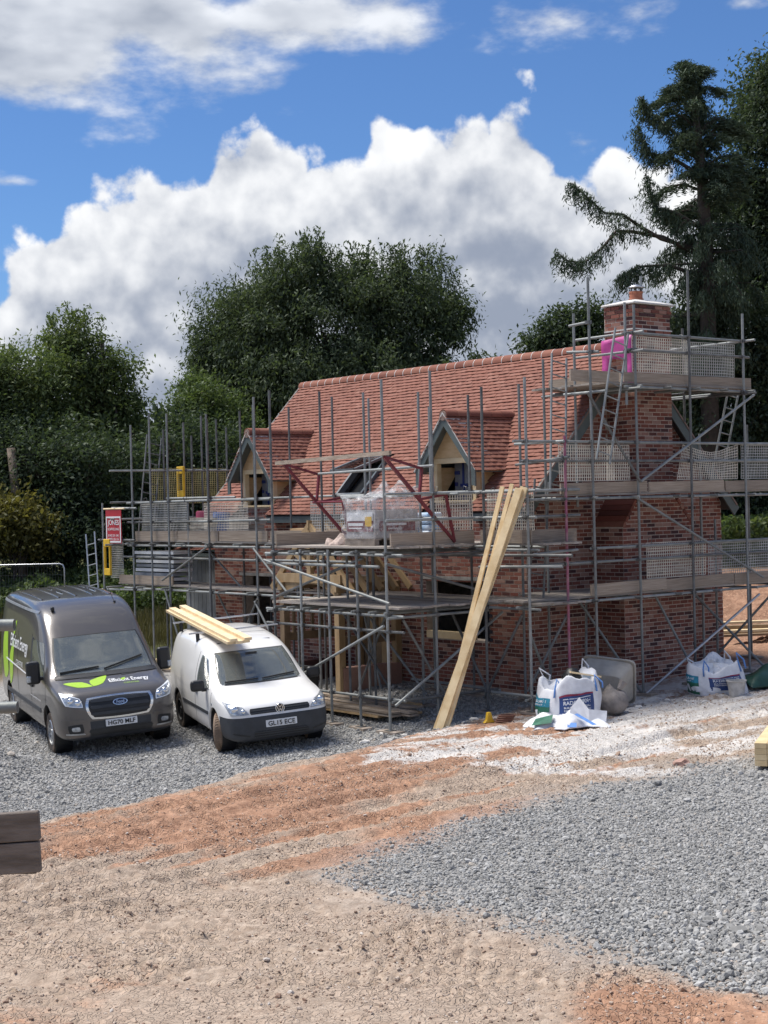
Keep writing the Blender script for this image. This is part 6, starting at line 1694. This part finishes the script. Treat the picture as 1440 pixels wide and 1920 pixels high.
o = empty('rubble_sack', (3.72, 25.45, gz(3.72, 25.45)), (0, 0, 0), 'dusty grey rubble sack slumped in front of the tipped tub', 'sack')
bm = bmesh.new(); bmesh.ops.create_icosphere(bm, subdivisions=3, radius=.5)
for v in bm.verts: v.co = Vector((v.co.x * .5, v.co.y * .42, max(v.co.z + .42, 0) * .48 * (1 + .12 * sin(11 * v.co.x + 7 * v.co.z)))) * (1 + .05 * sin(23 * v.co.y))
me = bpy.data.meshes.new('sack'); bm.to_mesh(me); bm.free(); me.polygons.foreach_set('use_smooth', np.ones(len(me.polygons), dtype=bool)); link('sack', me, mat('dusty sack', (.27, .24, .22), .85, var=.25, bump=.5), o); MB().tube((.1, 0, .4), (.18, .03, .52), .04, 7, .07).build('neck', MATS['dusty sack'], o)
# bucket
bk = MB().lathe([(0, .01), (.115, .01), (.12, 0), (.16, .27), (.175, .28), (.175, .30), (.155, .30), (.15, .26), (.112, .02), (0, .02)], 28).build('bucket', mat('mortar splashed bucket', (.40, .38, .35), .85, 0, col2=(.58, .56, .53), scale=9, bump=.3), None, smooth=True, autosmooth=True)
bk.location = (6.03, 26.62, gz(6.03, 26.62)); tag(bk, 'mortar splashed bucket standing in front of the slumped bag', 'bucket')
hd = MB().path([(.17 * cos(t), .02 + .1 * sin(t), .29 - .16 * sin(t)) for t in np.linspace(0, pi, 10)], .005, 5).build('handle', M_COUP, bk)
# green tarpaulin
def tarp():
    n, m = 26, 16; vs = []
    for j in range(m + 1):
        for i in range(n + 1):
            u, v = i / n, j / m; h = (.36 * sin(pi * v) ** .7 * sin(pi * min(1, u * 1.15 + .02)) ** .5 + .06 * sin(13 * u + 5 * v) * sin(pi * v) + .04 * sin(29 * u - 9 * v) * sin(pi * v))
            vs.append(Vector(((u - .5) * 2.1, (v - .5) * .9 + .05 * sin(9 * u), max(h, .005))))
    return vs, [(j * (n + 1) + i, j * (n + 1) + i + 1, (j + 1) * (n + 1) + i + 1, (j + 1) * (n + 1) + i) for j in range(m) for i in range(n)]
clothy('tarpaulin', mat('dark green tarpaulin', (.012, .06, .04), .42, 0, var=.3, scale=4), (7.35, 27.75, gz(7.35, 27.75)), .2, tarp, 'dark green tarpaulin heaped beside the slumped bag', 'tarpaulin')
# leaning timber
M_LEAN = mat('fresh sawn pine', (.60, .43, .22), .6, 0, col2=(.76, .60, .36), scale=4, rnd=.12, bump=.12)
tops = [(-1.84, -1.80, 3.78), (-1.76, -1.82, 3.74), (-1.36, -1.84, 3.80), (-1.55, -1.80, 3.84), (-1.80, -1.88, 3.76), (-1.70, -1.90, 3.66)]
for i, tp in enumerate(tops):
    fx, fy = [(.76, 25.05), (.82, 25.08), (.88, 25.0), (.94, 25.05), (.80, 24.95), (.91, 24.96)][i]
    a = Vector((fx, fy, gz(fx, fy) - .01)); b = Wd(*tp); d = b - a
    if i == 5: b = a + d * .82
    o = MB().beam(a, b, (.05, .05, .045, .03, .05, .045)[i], (.13, .13, .075, .07, .13, .12)[i], (.8, -.35, 0)).build('leaning_timber', M_LEAN, None, bevel=.003)
    tag(o, ('wide pale timber propped against the scaffold, on top of the leaning bundle', 'wide pale timber propped against the scaffold, under the top of the bundle', 'narrow pale batten leaning apart from the bundle towards the right dormer', 'thinnest pale batten leaning between the narrow batten and the bundle', 'wide pale timber propped against the scaffold, front face of the bundle', 'shorter wide pale timber at the foot of the leaning bundle')[i], 'timber', 'long timbers propped on the scaffold')
# boards piled under the loading bay
for i in range(11):
    u, w, L, dz = 1.9 - .12 * (i % 4), -2.95 + .18 * (i % 5), 2.6 + .25 * (i % 3), .05 + .045 * (i // 4)
    p = Wd(u, w); z = gz(p.x, p.y) + dz + .06
    o = MB().box((0, 0, 0), (L, .2, .036)).build('stored_board', M_BOARD if i % 3 else M_OAK, None); o.location = (p.x, p.y, z); o.rotation_euler = (0, 0, -TH + random.uniform(-.06, .06))
    tag(o, 'weathered board in the pile lying under the loading bay', 'board', 'boards piled under the loading bay')
# black crate by the porch
p = Wd(4.3, -2.35); cr = empty('black_crate', (p.x, p.y, gz(p.x, p.y)), HROT, 'black plastic crate holding a plywood offcut beside the oak porch', 'crate')
MB().b2((-.55, -.35, 0), (.55, -.31, .62)).b2((-.55, .31, 0), (.55, .35, .62)).b2((-.55, -.309, 0), (-.51, .309, .62)).b2((.51, -.309, 0), (.55, .309, .62)).b2((-.509, -.309, 0), (.509, .309, .04)).build('shell', M_BLACK, cr, bevel=.012)
MB().box((-.1, 0, .60), (.9, .5, .02), Matrix.Rotation(.12, 3, 'Y')).build('plywood_offcut', M_PLY, cr); flat_text('0', (-.02, -.352, .40), (1, 0, 0), (0, 0, 1), .07, .12, mat('green stencil', (.1, .5, .08), .5), cr)
# small litter near the corner
for (x, y, nm, mt, size, lab) in ((1.62, 24.95, 'yellow_spacer', M_YEL, (.18, .08, .16), 'yellow plastic spacer lying beside the empty white bag'), (1.86, 24.9, 'brown_strap_coil', mat('brown strap', (.16, .07, .045), .7), (.30, .2, .1), 'coil of brown strapping beside the yellow spacer')):
    if 'coil' in nm:
        m_ = MB()
        for k in range(4): m_.path([(.14 * cos(t) + .02 * k, .09 * sin(t), .03 + .028 * k) for t in np.linspace(0, 2 * pi, 16)], .014, 5)
        o = m_.build(nm, mt, None, smooth=True)
    else: o = MB().prism([(-.1, 0), (.1, 0), (.06, .05), (.03, .17), (-.03, .17), (-.05, .05)], 'y', -.04, .04).build(nm, mt, None, bevel=.01)
    o.location = (x, y, gz(x, y)); o.rotation_euler = (0, 0, .4); tag(o, lab, 'litter')
def shard(x, y, sx, sy, sz, mt, lab, nm, rz, g=None):
    bm = bmesh.new(); bmesh.ops.create_icosphere(bm, subdivisions=2, radius=.5); r = np.random.default_rng(int(x * 100 + y * 10) % 9999)
    for v in bm.verts: v.co = Vector((v.co.x * sx, v.co.y * sy, max(v.co.z, -.2) * sz)) * (1 + .12 * r.normal())
    me = bpy.data.meshes.new(nm); bm.to_mesh(me); bm.free(); o = link(nm, me, mt); o.location = (x, y, gz(x, y) + sz * .15); o.rotation_euler = (0, 0, rz); tag(o, lab, 'lump', g)
M_LUMP = mat('pale mortar lump', (.58, .56, .53), .95, 0, var=.2, bump=.5)
for k in range(14):
    x, y = ((-.1, 25.7), (.25, 25.4), (1.25, 25.6), (4.45, 26.3), (4.8, 26.5), (5.1, 26.35), (5.4, 26.3), (.5, 25.2), (1.4, 25.3), (4.2, 25.9), (.0, 25.0), (4.9, 25.9), (-.4, 25.1), (3.9, 20.6))[k]
    if k == 13: shard(x, y, .26, .18, .12, mat('pinkish half brick', (.42, .27, .22), .9, var=.2), 'pinkish broken brick lying on the grey gravel', 'broken_brick', .3)
    else: shard(x, y, random.uniform(.08, .24), random.uniform(.07, .14), random.uniform(.05, .1), M_LUMP, 'pale mortar lump on the ground by the scaffold feet', 'mortar_lump', random.uniform(0, 3), 'mortar lumps by the scaffold')
# stack of new timber at the right edge
ts = (5.17, 19.85); zt_ = gz(*ts)
for r in range(4):
    for c in range(3):
        o = MB().box((0, 0, 0), (.155, 2.4, .072)).build('new_timber', M_LEAN, None, bevel=.003)
        o.location = (ts[0] + .16 * c * cos(.35) - .0, ts[1] + 1.0 + .16 * c * sin(-.35), zt_ + .07 + .075 * r); o.rotation_euler = (0, 0, -.35)
        tag(o, 'square sawn yellow timber in the stack on the gravel', 'timber', 'stack of new timber on the gravel')
for k in range(2):
    o = MB().box((0, 0, 0), (.6, .08, .06)).build('bearer', M_OAKD, None); o.location = (ts[0] + .15 + .3 * k * 1.0, ts[1] + .35 + 1.2 * k, zt_ + .0); o.rotation_euler = (0, 0, -.35); tag(o, 'dark timber bearer under the stack of new timber', 'timber', 'bearers under the new timber')
# loose timber behind the vans and right of the house
def stick(a, b, w, h, mt, lab, grp): 
    o = MB().beam(a, b, w, h).build('loose_timber', mt, None); tag(o, lab, 'timber', grp)
for i in range(9):
    p = Wd(11.4 - .35 * (i % 4), -2.6 + .25 * (i % 3)); z = gz(p.x, p.y); an = random.uniform(-.9, .6); q = p + Vector((cos(an), sin(an) * .6, 0)) * random.uniform(1.0, 1.9)
    stick((p.x, p.y, z + .05 + .04 * (i % 3)), (q.x, q.y, z + .08 + .22 * (i % 2)), .1, .03, M_PINE, 'loose pine offcut in the heap behind the vans', 'pine offcuts behind the vans')
for i in range(7):
    p = Vector((8.6, 33.8 + .22 * i, 0)); z = gz(p.x, p.y) + .15 + .09 * (i % 3)
    stick((p.x - 1.6, p.y, z), (p.x + 1.9, p.y + .3, z + .03), .2, .05, M_PINE if i % 2 else M_OAKD, 'long board in the pile behind the gable end', 'boards piled behind the gable')

# ---- the photographer's own scaffold at the left
ns = empty('near_scaffold', (-2.35, 6.2, 0), (0, 0, 0), 'scaffold standard with two short tubes and a toe board at the edge of the site', 'scaffold')
def nt(nm, a, b): MB().tube(a, b, R_T, 16).tube(a, b, R_T * .82, 16).build(nm, mat('grey green tube', (.20, .215, .21), .55, .3, var=.2, scale=9, bump=.1), ns, smooth=True, autosmooth=True)
gzn = gz(-2.35, 6.2)
nt('standard', (0, 0, gzn), (0, 0, 4.6))
def npt(u, v, Y):
    d = _F * FPX + _R * (u - 720) - _U * (v - 960); t_ = Y / d.y; return Vector((0, 0, CAM_H)) + d * t_ - Vector((-2.35, 6.2, 0))
e1 = npt(27, 1172, 6.15); nt('ledger', (-.35, .0, e1.z + .01), (e1.x, e1.y, e1.z))
e2 = npt(33, 1326, 6.25); nt('ledger', (-.35, .1, e2.z - .012), (e2.x, e2.y, e2.z))
e3 = npt(79, 1584, 5.95)
tb_m = mat('dark wet board', (.10, .078, .062), .8, 0, col2=(.20, .165, .14), scale=7, stretch=(.5, 1, 3), bump=.45, bscale=30)
for dz_, h_ in ((.060, .112), (-.060, .118)):
    MB().box(((e3.x - .55) / 2, e3.y - .03, e3.z - .012 + dz_), (e3.x + .55, .038, h_), Matrix.Rotation(radians(-2.6), 3, 'Y')).build('toe_board', tb_m, ns, bevel=.005)
MB().box(((e3.x - .55) / 2, e3.y + .0, e3.z - .01), (e3.x + .5, .012, .2)).build('board_back', M_DARK, ns)
for z_ in (e1.z, e2.z): MB().box((0, .02, z_), (.09, .1, .07)).build('coupler', M_COUP, ns)

# ================================================================ fence, pole, vegetation
# site fence panels
def fence_panel(x, y, x2, y2, lab):
    a = Vector((x, y, 0)); b = Vector((x2, y2, 0)); d = (b - a); L = d.length; rz = atan2(d.y, d.x); z = gz(x, y)
    o = empty('mesh_fence_panel', (x, y, z), (0, 0, rz), lab, 'fence', 'steel mesh fence panels')
    H = 2.0
    pts = [(0.02, 0, .05), (0.02, 0, H - .12), (.06, 0, H - .03), (.14, 0, H), (L - .14, 0, H), (L - .06, 0, H - .03), (L - .02, 0, H - .12), (L - .02, 0, .05)]
    MB().path(pts, .021, 8).build('frame', M_ALU, o, smooth=True)
    w = MB()
    for k in range(int(L / .08)): w.tube((.08 + k * .08, 0, .2), (.08 + k * .08, 0, H - .05), .0025, 4)
    for zz in (.2, .5, .8, 1.1, 1.4, 1.7, 1.95): w.tube((.03, .004, zz), (L - .03, .004, zz), .003, 4)
    w.build('wire_mesh', M_COUP, o, fix=False)
    MB().box((0, 0, .06), (.25, .6, .12)).build('foot_block', M_CONC, o)
fence_panel(-12.3, 43.5, -9.0, 43.2, 'steel mesh fence panel beside the ladder in front of the brambles'); fence_panel(-15.7, 43.9, -12.4, 43.55, 'steel mesh fence panel running on behind the grey van')
p_ = Vector((-11.3, 47, 0)); o = MB().path([(p_.x + .30, p_.y, gz(p_.x, p_.y) - .2), (p_.x + .12, p_.y, 3.4), (p_.x - .05, p_.y, 5.55)], [.15, .14, .125], 10).build('wooden_pole', mat('weathered pole', (.17, .135, .105), .9, var=.25, scale=5, bump=.3), None, smooth=True); tag(o, 'weathered wooden pole standing among the dark trees', 'pole')
MB().tube((p_.x - .05, p_.y, 5.35), (p_.x + 16, p_.y + 6, 5.2), .012, 5).tube((p_.x - .05, p_.y, 5.35), (p_.x - 14, p_.y - 2, 5.5), .012, 5).build('wire', M_BLACK, o)

def mat_leaf(name, c1, c2, c3, trans=.45):
    m = bpy.data.materials.new(name); m.use_nodes = True; t = NT(m.node_tree); t.n.clear()
    gi = t.add('ShaderNodeNewGeometry').outputs['Random Per Island']
    P = t.add('ShaderNodeTexCoord').outputs['Object']
    ramp = t.add('ShaderNodeValToRGB'); cr = ramp.color_ramp
    cr.elements[0].color = tuple(c1) + (1,); cr.elements[1].color = tuple(c3) + (1,); e = cr.elements.new(.55); e.color = tuple(c2) + (1,)
    f = t.m('ADD', t.m('MULTIPLY', gi, .6), t.m('MULTIPLY', t.noise(P, .55, 3, .5), .55)); t.l.new(t.m('SUBTRACT', f, .1), ramp.inputs[0])
    d = t.add('ShaderNodeBsdfDiffuse', inp={0: ramp.outputs[0]}); tr = t.add('ShaderNodeBsdfTranslucent', inp={0: t.mix(1.0, ramp.outputs[0], (1.05, 1.1, .65, 1), 'MULTIPLY')})
    g = t.add('ShaderNodeBsdfGlossy', inp={'Color': (.6, .65, .6, 1), 'Roughness': .5})
    m1 = t.add('ShaderNodeMixShader', inp={0: trans, 1: d.outputs[0], 2: tr.outputs[0]}); m2 = t.add('ShaderNodeMixShader', inp={0: .03, 1: m1.outputs[0], 2: g.outputs[0]})
    t.add('ShaderNodeOutputMaterial', inp={0: m2.outputs[0]}); return m
LF_ASH = mat_leaf('ash leaves', (.054, .076, .044), (.078, .106, .058), (.115, .142, .076))
LF_LEFT = mat_leaf('hedgerow leaves', (.075, .11, .046), (.115, .155, .058), (.18, .20, .08))
LF_YEL = mat_leaf('yellowing leaves', (.10, .10, .028), (.15, .135, .04), (.21, .18, .07))
LF_DARK = mat_leaf('dark leaves', (.042, .064, .040), (.062, .088, .050), (.09, .118, .064))
LF_CON = mat_leaf('conifer needles', (.048, .07, .048), (.066, .094, .06), (.095, .125, .075), .2)
LF_MID = mat_leaf('mid green leaves', (.07, .108, .043), (.105, .148, .056), (.15, .185, .075))
LF_DRY = mat_leaf('dry grass', (.085, .08, .035), (.14, .125, .06), (.20, .175, .095), .3)
M_BARK = mat('bark', (.055, .045, .036), .95, 0, var=.3, scale=7, bump=.6)

def leaf_quads(P, N, ax, L, W, bend=.25):
    """two-quad leaves: P centres, ax leaf direction, N normals"""
    S = np.cross(ax, N); S /= np.linalg.norm(S, axis=1, keepdims=True) + 1e-9
    a = ax * (L[:, None] / 2); s = S * (W[:, None] / 2); n = N * (W[:, None] * bend)
    v = np.stack([P - a, P + s + n, P + a, P - s + n], 1).reshape(-1, 3)
    q = np.arange(len(P) * 4).reshape(-1, 4); return v, q
def unit(v): return v / (np.linalg.norm(v, axis=-1, keepdims=True) + 1e-9)
def crown_points(r, blobs, n_cl, cl_r, n_leaf, shell=.55):
    """blobs: (centre, radii). cluster centres mostly near the surface of the blobs, leaves gaussian around them"""
    vol = np.array([b[1][0] * b[1][1] * b[1][2] for b in blobs]) ** (2 / 3); pb = vol / vol.sum()
    bi = r.choice(len(blobs), n_cl, p=pb); C = np.array([b[0] for b in blobs])[bi]; Rr = np.array([b[1] for b in blobs])[bi]
    d = unit(r.normal(size=(n_cl, 3))); rad = (shell + (1 - shell) * r.random(n_cl)) * (1 + .10 * r.normal(size=n_cl))
    cc = C + d * Rr * rad[:, None]
    k = r.poisson(n_leaf, n_cl); ci = np.repeat(np.arange(n_cl), k)
    off = r.normal(size=(len(ci), 3)) * np.array(cl_r) * (.6 + .8 * r.random((n_cl, 1)))[ci]
    return cc[ci] + off, cc, d[ci]
def limbs(r, base, h, r0, targets, n=14, lean=(0, 0)):
    mb = MB(); base = Vector(base)
    top = base + Vector((lean[0], lean[1], h)); mid = [base + (top - base) * t + Vector((r.normal() * .12, r.normal() * .12, 0)) * (0 < t < 1) for t in np.linspace(0, 1, 7)]
    mb.path(mid, [r0 * (1 - .75 * t) for t in np.linspace(0, 1, 7)], 8)
    for k in range(n):
        tg = Vector(targets[int(r.integers(len(targets)))]); f = r.uniform(.25, .95); s = base + (top - base) * f
        m1 = s.lerp(tg, .45) + Vector((r.normal() * .3, r.normal() * .3, abs(r.normal()) * .35)); rr = r0 * (1 - .75 * f) * .55
        mb.path([s, s.lerp(m1, .5) + Vector((0, 0, -.1)), m1, m1.lerp(tg, .6) + Vector((0, 0, .15)), tg], [rr, rr * .8, rr * .6, rr * .35, rr * .12], 6)
    return mb
def tree(name, label, x, y, blobs, leaf, seed, n_cl=500, cl_r=(.3, .3, .22), n_leaf=60, L=.2, W=.075, droop=.5, h=None, r0=.22, group=None, cat='tree', shell=.55, nl=16, spikes=0):
    r = np.random.default_rng(seed); zb = gz(x, y)
    root = empty(name, (x, y, zb), (0, 0, 0), label, cat, group)
    bl = [((b[0][0] - x, b[0][1] - y, b[0][2] - zb), b[1]) for b in blobs]
    P, cc, d = crown_points(r, bl, n_cl, cl_r, n_leaf, shell)
    if spikes:
        tops = cc[np.argsort(-cc[:, 2] - .5 * r.random(len(cc)))[:spikes]]; k = 46
        sp = np.repeat(tops, k, 0) + np.stack([r.normal(size=len(tops) * k) * .10, r.normal(size=len(tops) * k) * .10, r.random(len(tops) * k) * .95], 1); P = np.concatenate([P, sp]); d = np.concatenate([d, unit(r.normal(size=sp.shape))])
    keep = P[:, 2] > .05; P, d = P[keep], d[keep]; n = len(P)
    ax = unit(r.normal(size=(n, 3)) * .7 + d * .5 + np.array((0, 0, -droop))); N = unit(r.normal(size=(n, 3)) * .7 + np.array((0, 0, .8)) + d * .3); N = unit(N - ax * (N * ax).sum(1, keepdims=True))
    ln = L * r.uniform(.6, 1.35, n); v, q = leaf_quads(P, N, ax, ln, ln * (W / L) * r.uniform(.8, 1.25, n))
    link('crown', fast_mesh('crown', v, q), leaf, root)
    hh = h or max(b[0][2] for b in bl)
    limbs(r, (0, 0, -.1), hh, r0, [tuple(c) for c in cc], nl).build('trunk', M_BARK, root, smooth=True, fix=False)
    return root
def px(u, v, Y):
    d = _F * FPX + _R * (u - 720) - _U * (v - 960); return Vector((0, 0, CAM_H)) + d * (Y / d.y)
def blob(u, v, Y, ru, rv, rd=None):
    p = px(u, v, Y); k = Y / FPX; return ((p.x, p.y, p.z), (ru * k, rd if rd else ru * k * .8, rv * k))
# great ash behind the house
Y = 58
bl = [blob(600, 625, Y, 175, 125), blob(470, 655, Y, 115, 115), blob(755, 625, Y, 110, 120), blob(570, 525, Y - 1, 72, 58), blob(690, 545, Y, 80, 58), blob(810, 560, Y + 1, 48, 72), blob(405, 670, Y, 48, 70), blob(855, 610, Y, 36, 52), blob(620, 720, Y, 240, 80), blob(440, 740, Y, 90, 80), blob(500, 580, Y + 2, 70, 52)]
tree('ash_tree', 'great round-crowned dark ash tree standing behind the cottage roof', *px(620, 950, Y).xy, bl, LF_ASH, 1, 1700, (.30, .30, .28), 84, .185, .058, .9, h=9, r0=.4, shell=.62, spikes=70)
# trees at the left
Y = 50
tree('hedgerow_tree', 'pale green bushy tree at the left edge of the hedgerow', *px(40, 950, Y).xy, [blob(20, 725, Y, 90, 85), blob(100, 730, Y + 1, 60, 70), blob(-60, 740, Y, 90, 90), blob(60, 830, Y, 110, 75)], LF_LEFT, 2, 560, (.27, .27, .2), 72, .155, .06, .4, r0=.25, shell=.5, group='trees along the hedgerow')
Y = 52
tree('feathery_tree', 'loose feathery tree with open twiggy top beside the site ladders', *px(200, 950, Y).xy, [blob(150, 690, Y, 70, 60), blob(215, 700, Y, 45, 50), blob(195, 770, Y, 72, 65), blob(125, 640, Y, 55, 26), blob(240, 790, Y, 32, 60)], LF_LEFT, 3, 360, (.28, .28, .18), 44, .17, .062, .6, r0=.2, shell=.35, nl=46, spikes=24, group='trees along the hedgerow')
Y = 48
tree('dark_holly', 'dense dark evergreen mass below the feathery tree', *px(130, 960, Y).xy, [blob(60, 910, Y, 110, 105), blob(170, 900, Y, 90, 105), blob(245, 910, Y + 1, 55, 110), blob(130, 1000, Y, 150, 70), blob(-60, 900, Y, 100, 130), blob(20, 830, Y + 1, 80, 50)], LF_DARK, 4, 900, (.30, .30, .24), 66, .15, .065, .3, r0=.25, shell=.6, group='trees along the hedgerow')
tree('dark_holly', 'dark evergreen thicket behind the far end of the scaffold', *px(330, 960, 50).xy, [blob(300, 930, 50, 60, 120), blob(360, 920, 50, 60, 130), blob(420, 930, 51, 60, 130), blob(330, 830, 52, 45, 60), blob(400, 1020, 50, 100, 60)], LF_DARK, 5, 600, (.28, .28, .24), 62, .15, .065, .3, r0=.2, shell=.6, group='trees along the hedgerow')
tree('green_tree', 'fresh green tree between the hedgerow and the great ash', *px(385, 950, 54).xy, [blob(385, 800, 54, 55, 80), blob(345, 790, 54, 28, 50), blob(430, 830, 54, 50, 90), blob(360, 730, 55, 22, 26)], LF_MID, 6, 320, (.26, .26, .2), 70, .15, .06, .4, r0=.16, shell=.5, group='trees along the hedgerow')
tree('yellow_shrub', 'yellowing shrub in front of the dark evergreens', *px(30, 1000, 46).xy, [blob(25, 980, 46, 70, 60), blob(70, 1000, 46, 40, 45), blob(-30, 990, 46, 60, 60)], LF_YEL, 7, 240, (.22, .22, .18), 34, .16, .08, .2, r0=.08, shell=.4, cat='shrub', nl=24)
# trees on the right
tree('distant_tree', 'small dark tree showing over the ridge left of the chimney', *px(1050, 900, 56).xy, [blob(1050, 630, 56, 52, 55), blob(1010, 660, 56, 40, 40), blob(1095, 620, 56, 45, 60), blob(1050, 700, 56, 80, 60)], LF_DARK, 8, 280, (.25, .25, .2), 56, .18, .075, .4, r0=.18, shell=.45)
tree('small_sapling', 'thin bare-topped sapling peeping over the ridge', *px(903, 900, 56).xy, [blob(903, 672, 56, 18, 14), blob(885, 690, 56, 16, 16)], LF_ASH, 9, 26, (.15, .15, .12), 14, .2, .07, .3, r0=.07, shell=.2, nl=18)
tree('broadleaf_tree', 'tall broadleaf tree behind the conifer at the site edge', *px(1440, 900, 50).xy, [blob(1440, 300, 50, 90, 130), blob(1470, 180, 50, 85, 90), blob(1400, 420, 50, 70, 110), blob(1480, 480, 50, 110, 160), blob(1410, 180, 51, 42, 60), blob(1380, 540, 50, 60, 80), blob(1530, 300, 50, 100, 160)], LF_DARK, 10, 900, (.30, .30, .26), 62, .175, .066, .6, h=12, r0=.35, shell=.5)
tree('hedge_tree', 'dark leafy thicket behind the chimney platform', *px(1370, 940, 46).xy, [blob(1300, 640, 46, 70, 80), blob(1390, 640, 46, 80, 100), blob(1450, 700, 46, 80, 130), blob(1340, 760, 46, 110, 90), blob(1430, 850, 46, 110, 110), blob(1280, 830, 47, 90, 100), blob(1220, 720, 48, 60, 70), blob(1360, 930, 46, 120, 60)], LF_DARK, 12, 1050, (.28, .28, .25), 62, .15, .065, .4, r0=.25, shell=.6)

# tall drooping conifer
def conifer():
    Y = 45; base = px(1325, 940, Y); x, y = base.x, base.y; zb = gz(x, y); r = np.random.default_rng(21)
    root = empty('conifer', (x, y, zb), (0, 0, 0), 'tall dark conifer with drooping boughs rising behind the chimney', 'tree')
    k = Y / FPX; top = px(1290, 118, Y)
    def loc(u, v, dy=0): p = px(u, v, Y); return Vector((p.x - x, p.y - y + dy, p.z - zb))
    trunk = [loc(1335, 960), loc(1330, 700), loc(1325, 500), loc(1318, 350), loc(1305, 220), loc(1292, 118)]
    mb = MB().path(trunk, [.30, .26, .22, .17, .10, .03], 9)
    boughs = []
    def on_trunk(v):
        for a, b in zip(trunk[:-1], trunk[1:]):
            za, zb_ = a.z, b.z
            if za <= v <= zb_: return a.lerp(b, (v - za) / (zb_ - za))
        return trunk[-1]
    prof = [(130, 28), (150, 60), (200, 100), (260, 105), (320, 115), (380, 90), (420, 95), (480, 110), (540, 120), (600, 110), (680, 100)]
    for v in np.concatenate([np.linspace(128, 420, 58), np.linspace(420, 680, 44)]):
        z = loc(1310, v).z; R_ = np.interp(v, [p[0] for p in prof], [p[1] for p in prof]) * k * r.uniform(.4, 1.0); a = r.uniform(0, 2 * pi)
        s = on_trunk(z); up = .42 if v < 300 else (.2 if v < 420 else -.02)
        dirv = Vector((cos(a), sin(a), 0))
        boughs.append([s, s + dirv * (R_ * .4) + Vector((0, 0, R_ * up * .9)), s + dirv * (R_ * .75) + Vector((0, 0, R_ * up * .7)), s + dirv * R_ + Vector((0, 0, R_ * (up - .25)))])
    # the long boughs reaching out to the left
    boughs.append([loc(1315, 470), loc(1235, 452, -.4), loc(1195, 432, -.6), loc(1160, 412, -.8), loc(1125, 410, -.9), loc(1090, 380, -1), loc(1062, 356, -1.0)])
    boughs.append([loc(1315, 480), loc(1240, 448, -.3), loc(1180, 440, -.5), loc(1150, 440, -.6), loc(1125, 470, -.7), loc(1090, 500, -.8), loc(1060, 498, -.8), loc(1036, 480, -.8)])
    boughs.append([loc(1318, 520), loc(1250, 500, -.3), loc(1190, 505, -.5), loc(1150, 530, -.6)]); boughs.append([loc(1318, 430), loc(1262, 400, -.2), loc(1225, 395, -.4), loc(1205, 330, -.4)])
    boughs.append([loc(1315, 300), loc(1260, 250, -.2), loc(1215, 215, -.3), loc(1196, 185, -.3)]); boughs.append([loc(1315, 330), loc(1260, 300, -.2), loc(1210, 290, -.3), loc(1190, 240, -.3)])
    P = []; A = []
    for bi, b in enumerate(boughs):
        rr = .05 if bi < 102 else .07
        mb.path(b, [rr * (1 - .8 * i / (len(b) - 1)) for i in range(len(b))], 5)
        n = 76 if bi < 102 else 230
        t = (r.random(n) ** .7) * (len(b) - 1.001); i = t.astype(int); f = t - i
        if bi >= 102:
            sel = f * 0 + t / (len(b) - 1) > .28; i, f = i[sel], f[sel]
        B = np.array([list(p) for p in b]); q = B[i] * (1 - f)[:, None] + B[i + 1] * f[:, None]
        # hanging sprays
        m = 9; hang = np.repeat(q, m, 0); kk = np.tile(np.arange(m), len(q)); ln = np.repeat(r.uniform(*((.08, .30) if bi < 58 else (.25, .68)), len(q)), m); sw = np.repeat(r.normal(size=(len(q), 2)) * .16, m, 0)
        hang[:, 2] -= ln * kk / m; hang[:, 0] += sw[:, 0] * (kk / m + .3); hang[:, 1] += sw[:, 1] * (kk / m + .3); hang += r.normal(size=hang.shape) * .035
        P.append(hang); tip = unit(np.repeat(B[i + 1] - B[i], m, 0)); A.append(np.stack([r.normal(size=len(hang)) * .45, r.normal(size=len(hang)) * .45, (.15 if bi < 58 else -.8) + .4 * r.normal(size=len(hang))], 1) + tip * (.9 if bi < 58 else .2))
    P = np.concatenate(P); A = unit(np.concatenate(A)); N = unit(r.normal(size=P.shape)); N = unit(N - A * (N * A).sum(1, keepdims=True))
    ln = r.uniform(.10, .20, len(P)); v, q = leaf_quads(P, N, A, ln, ln * .2)
    link('crown', fast_mesh('crown', v, q), LF_CON, root); mb.build('trunk', M_BARK, root, smooth=True, fix=False)
conifer()
# brambles and dry grass below the fence, as one mass
def brush(name, label, x0, x1, y0, y1, hgt, n, leaf, L, seed, up=False, cat='brambles'):
    r = np.random.default_rng(seed); x = r.uniform(x0, x1, n); y = r.uniform(y0, y1, n)
    hm = hgt * (.45 + .75 * fbm(x * .7 + seed, y * .7, 3)); z = gza(x, y) + hm * r.random(n) ** .6
    P = np.stack([x, y, z], -1); ax = unit(r.normal(size=(n, 3)) * (.25 if up else .8) + np.array((0, 0, 1.2 if up else -.1))); N = unit(r.normal(size=(n, 3)) + np.array((0, -.3, .5))); N = unit(N - ax * (N * ax).sum(1, keepdims=True)); ln = L * r.uniform(.6, 1.4, n)
    v, q = leaf_quads(P, N, ax, ln, ln * (.07 if up else .5)); o = link(name, fast_mesh(name, v, q), leaf); tag(o, label, cat, kind='stuff')
brush('brambles', 'low brambles growing behind the steel mesh fence', -16, -4, 44, 48, 1.5, 26000, LF_MID, .16, 31)
brush('dry_grass', 'dry grass below the brambles and behind the scaffold', -16, -2, 39.5, 45, .55, 22000, LF_DRY, .32, 32, True, 'dry grass')
brush('scrub', 'dark scrub growing on the bank beyond the gable', 6, 16, 42.5, 47, 1.6, 22000, LF_MID, .18, 33, cat='scrub')
brush('hedge_mass', 'far dark woodland seen beyond the site', -70, 80, 84, 92, 9, 60000, LF_DARK, .8, 34, cat='woodland')
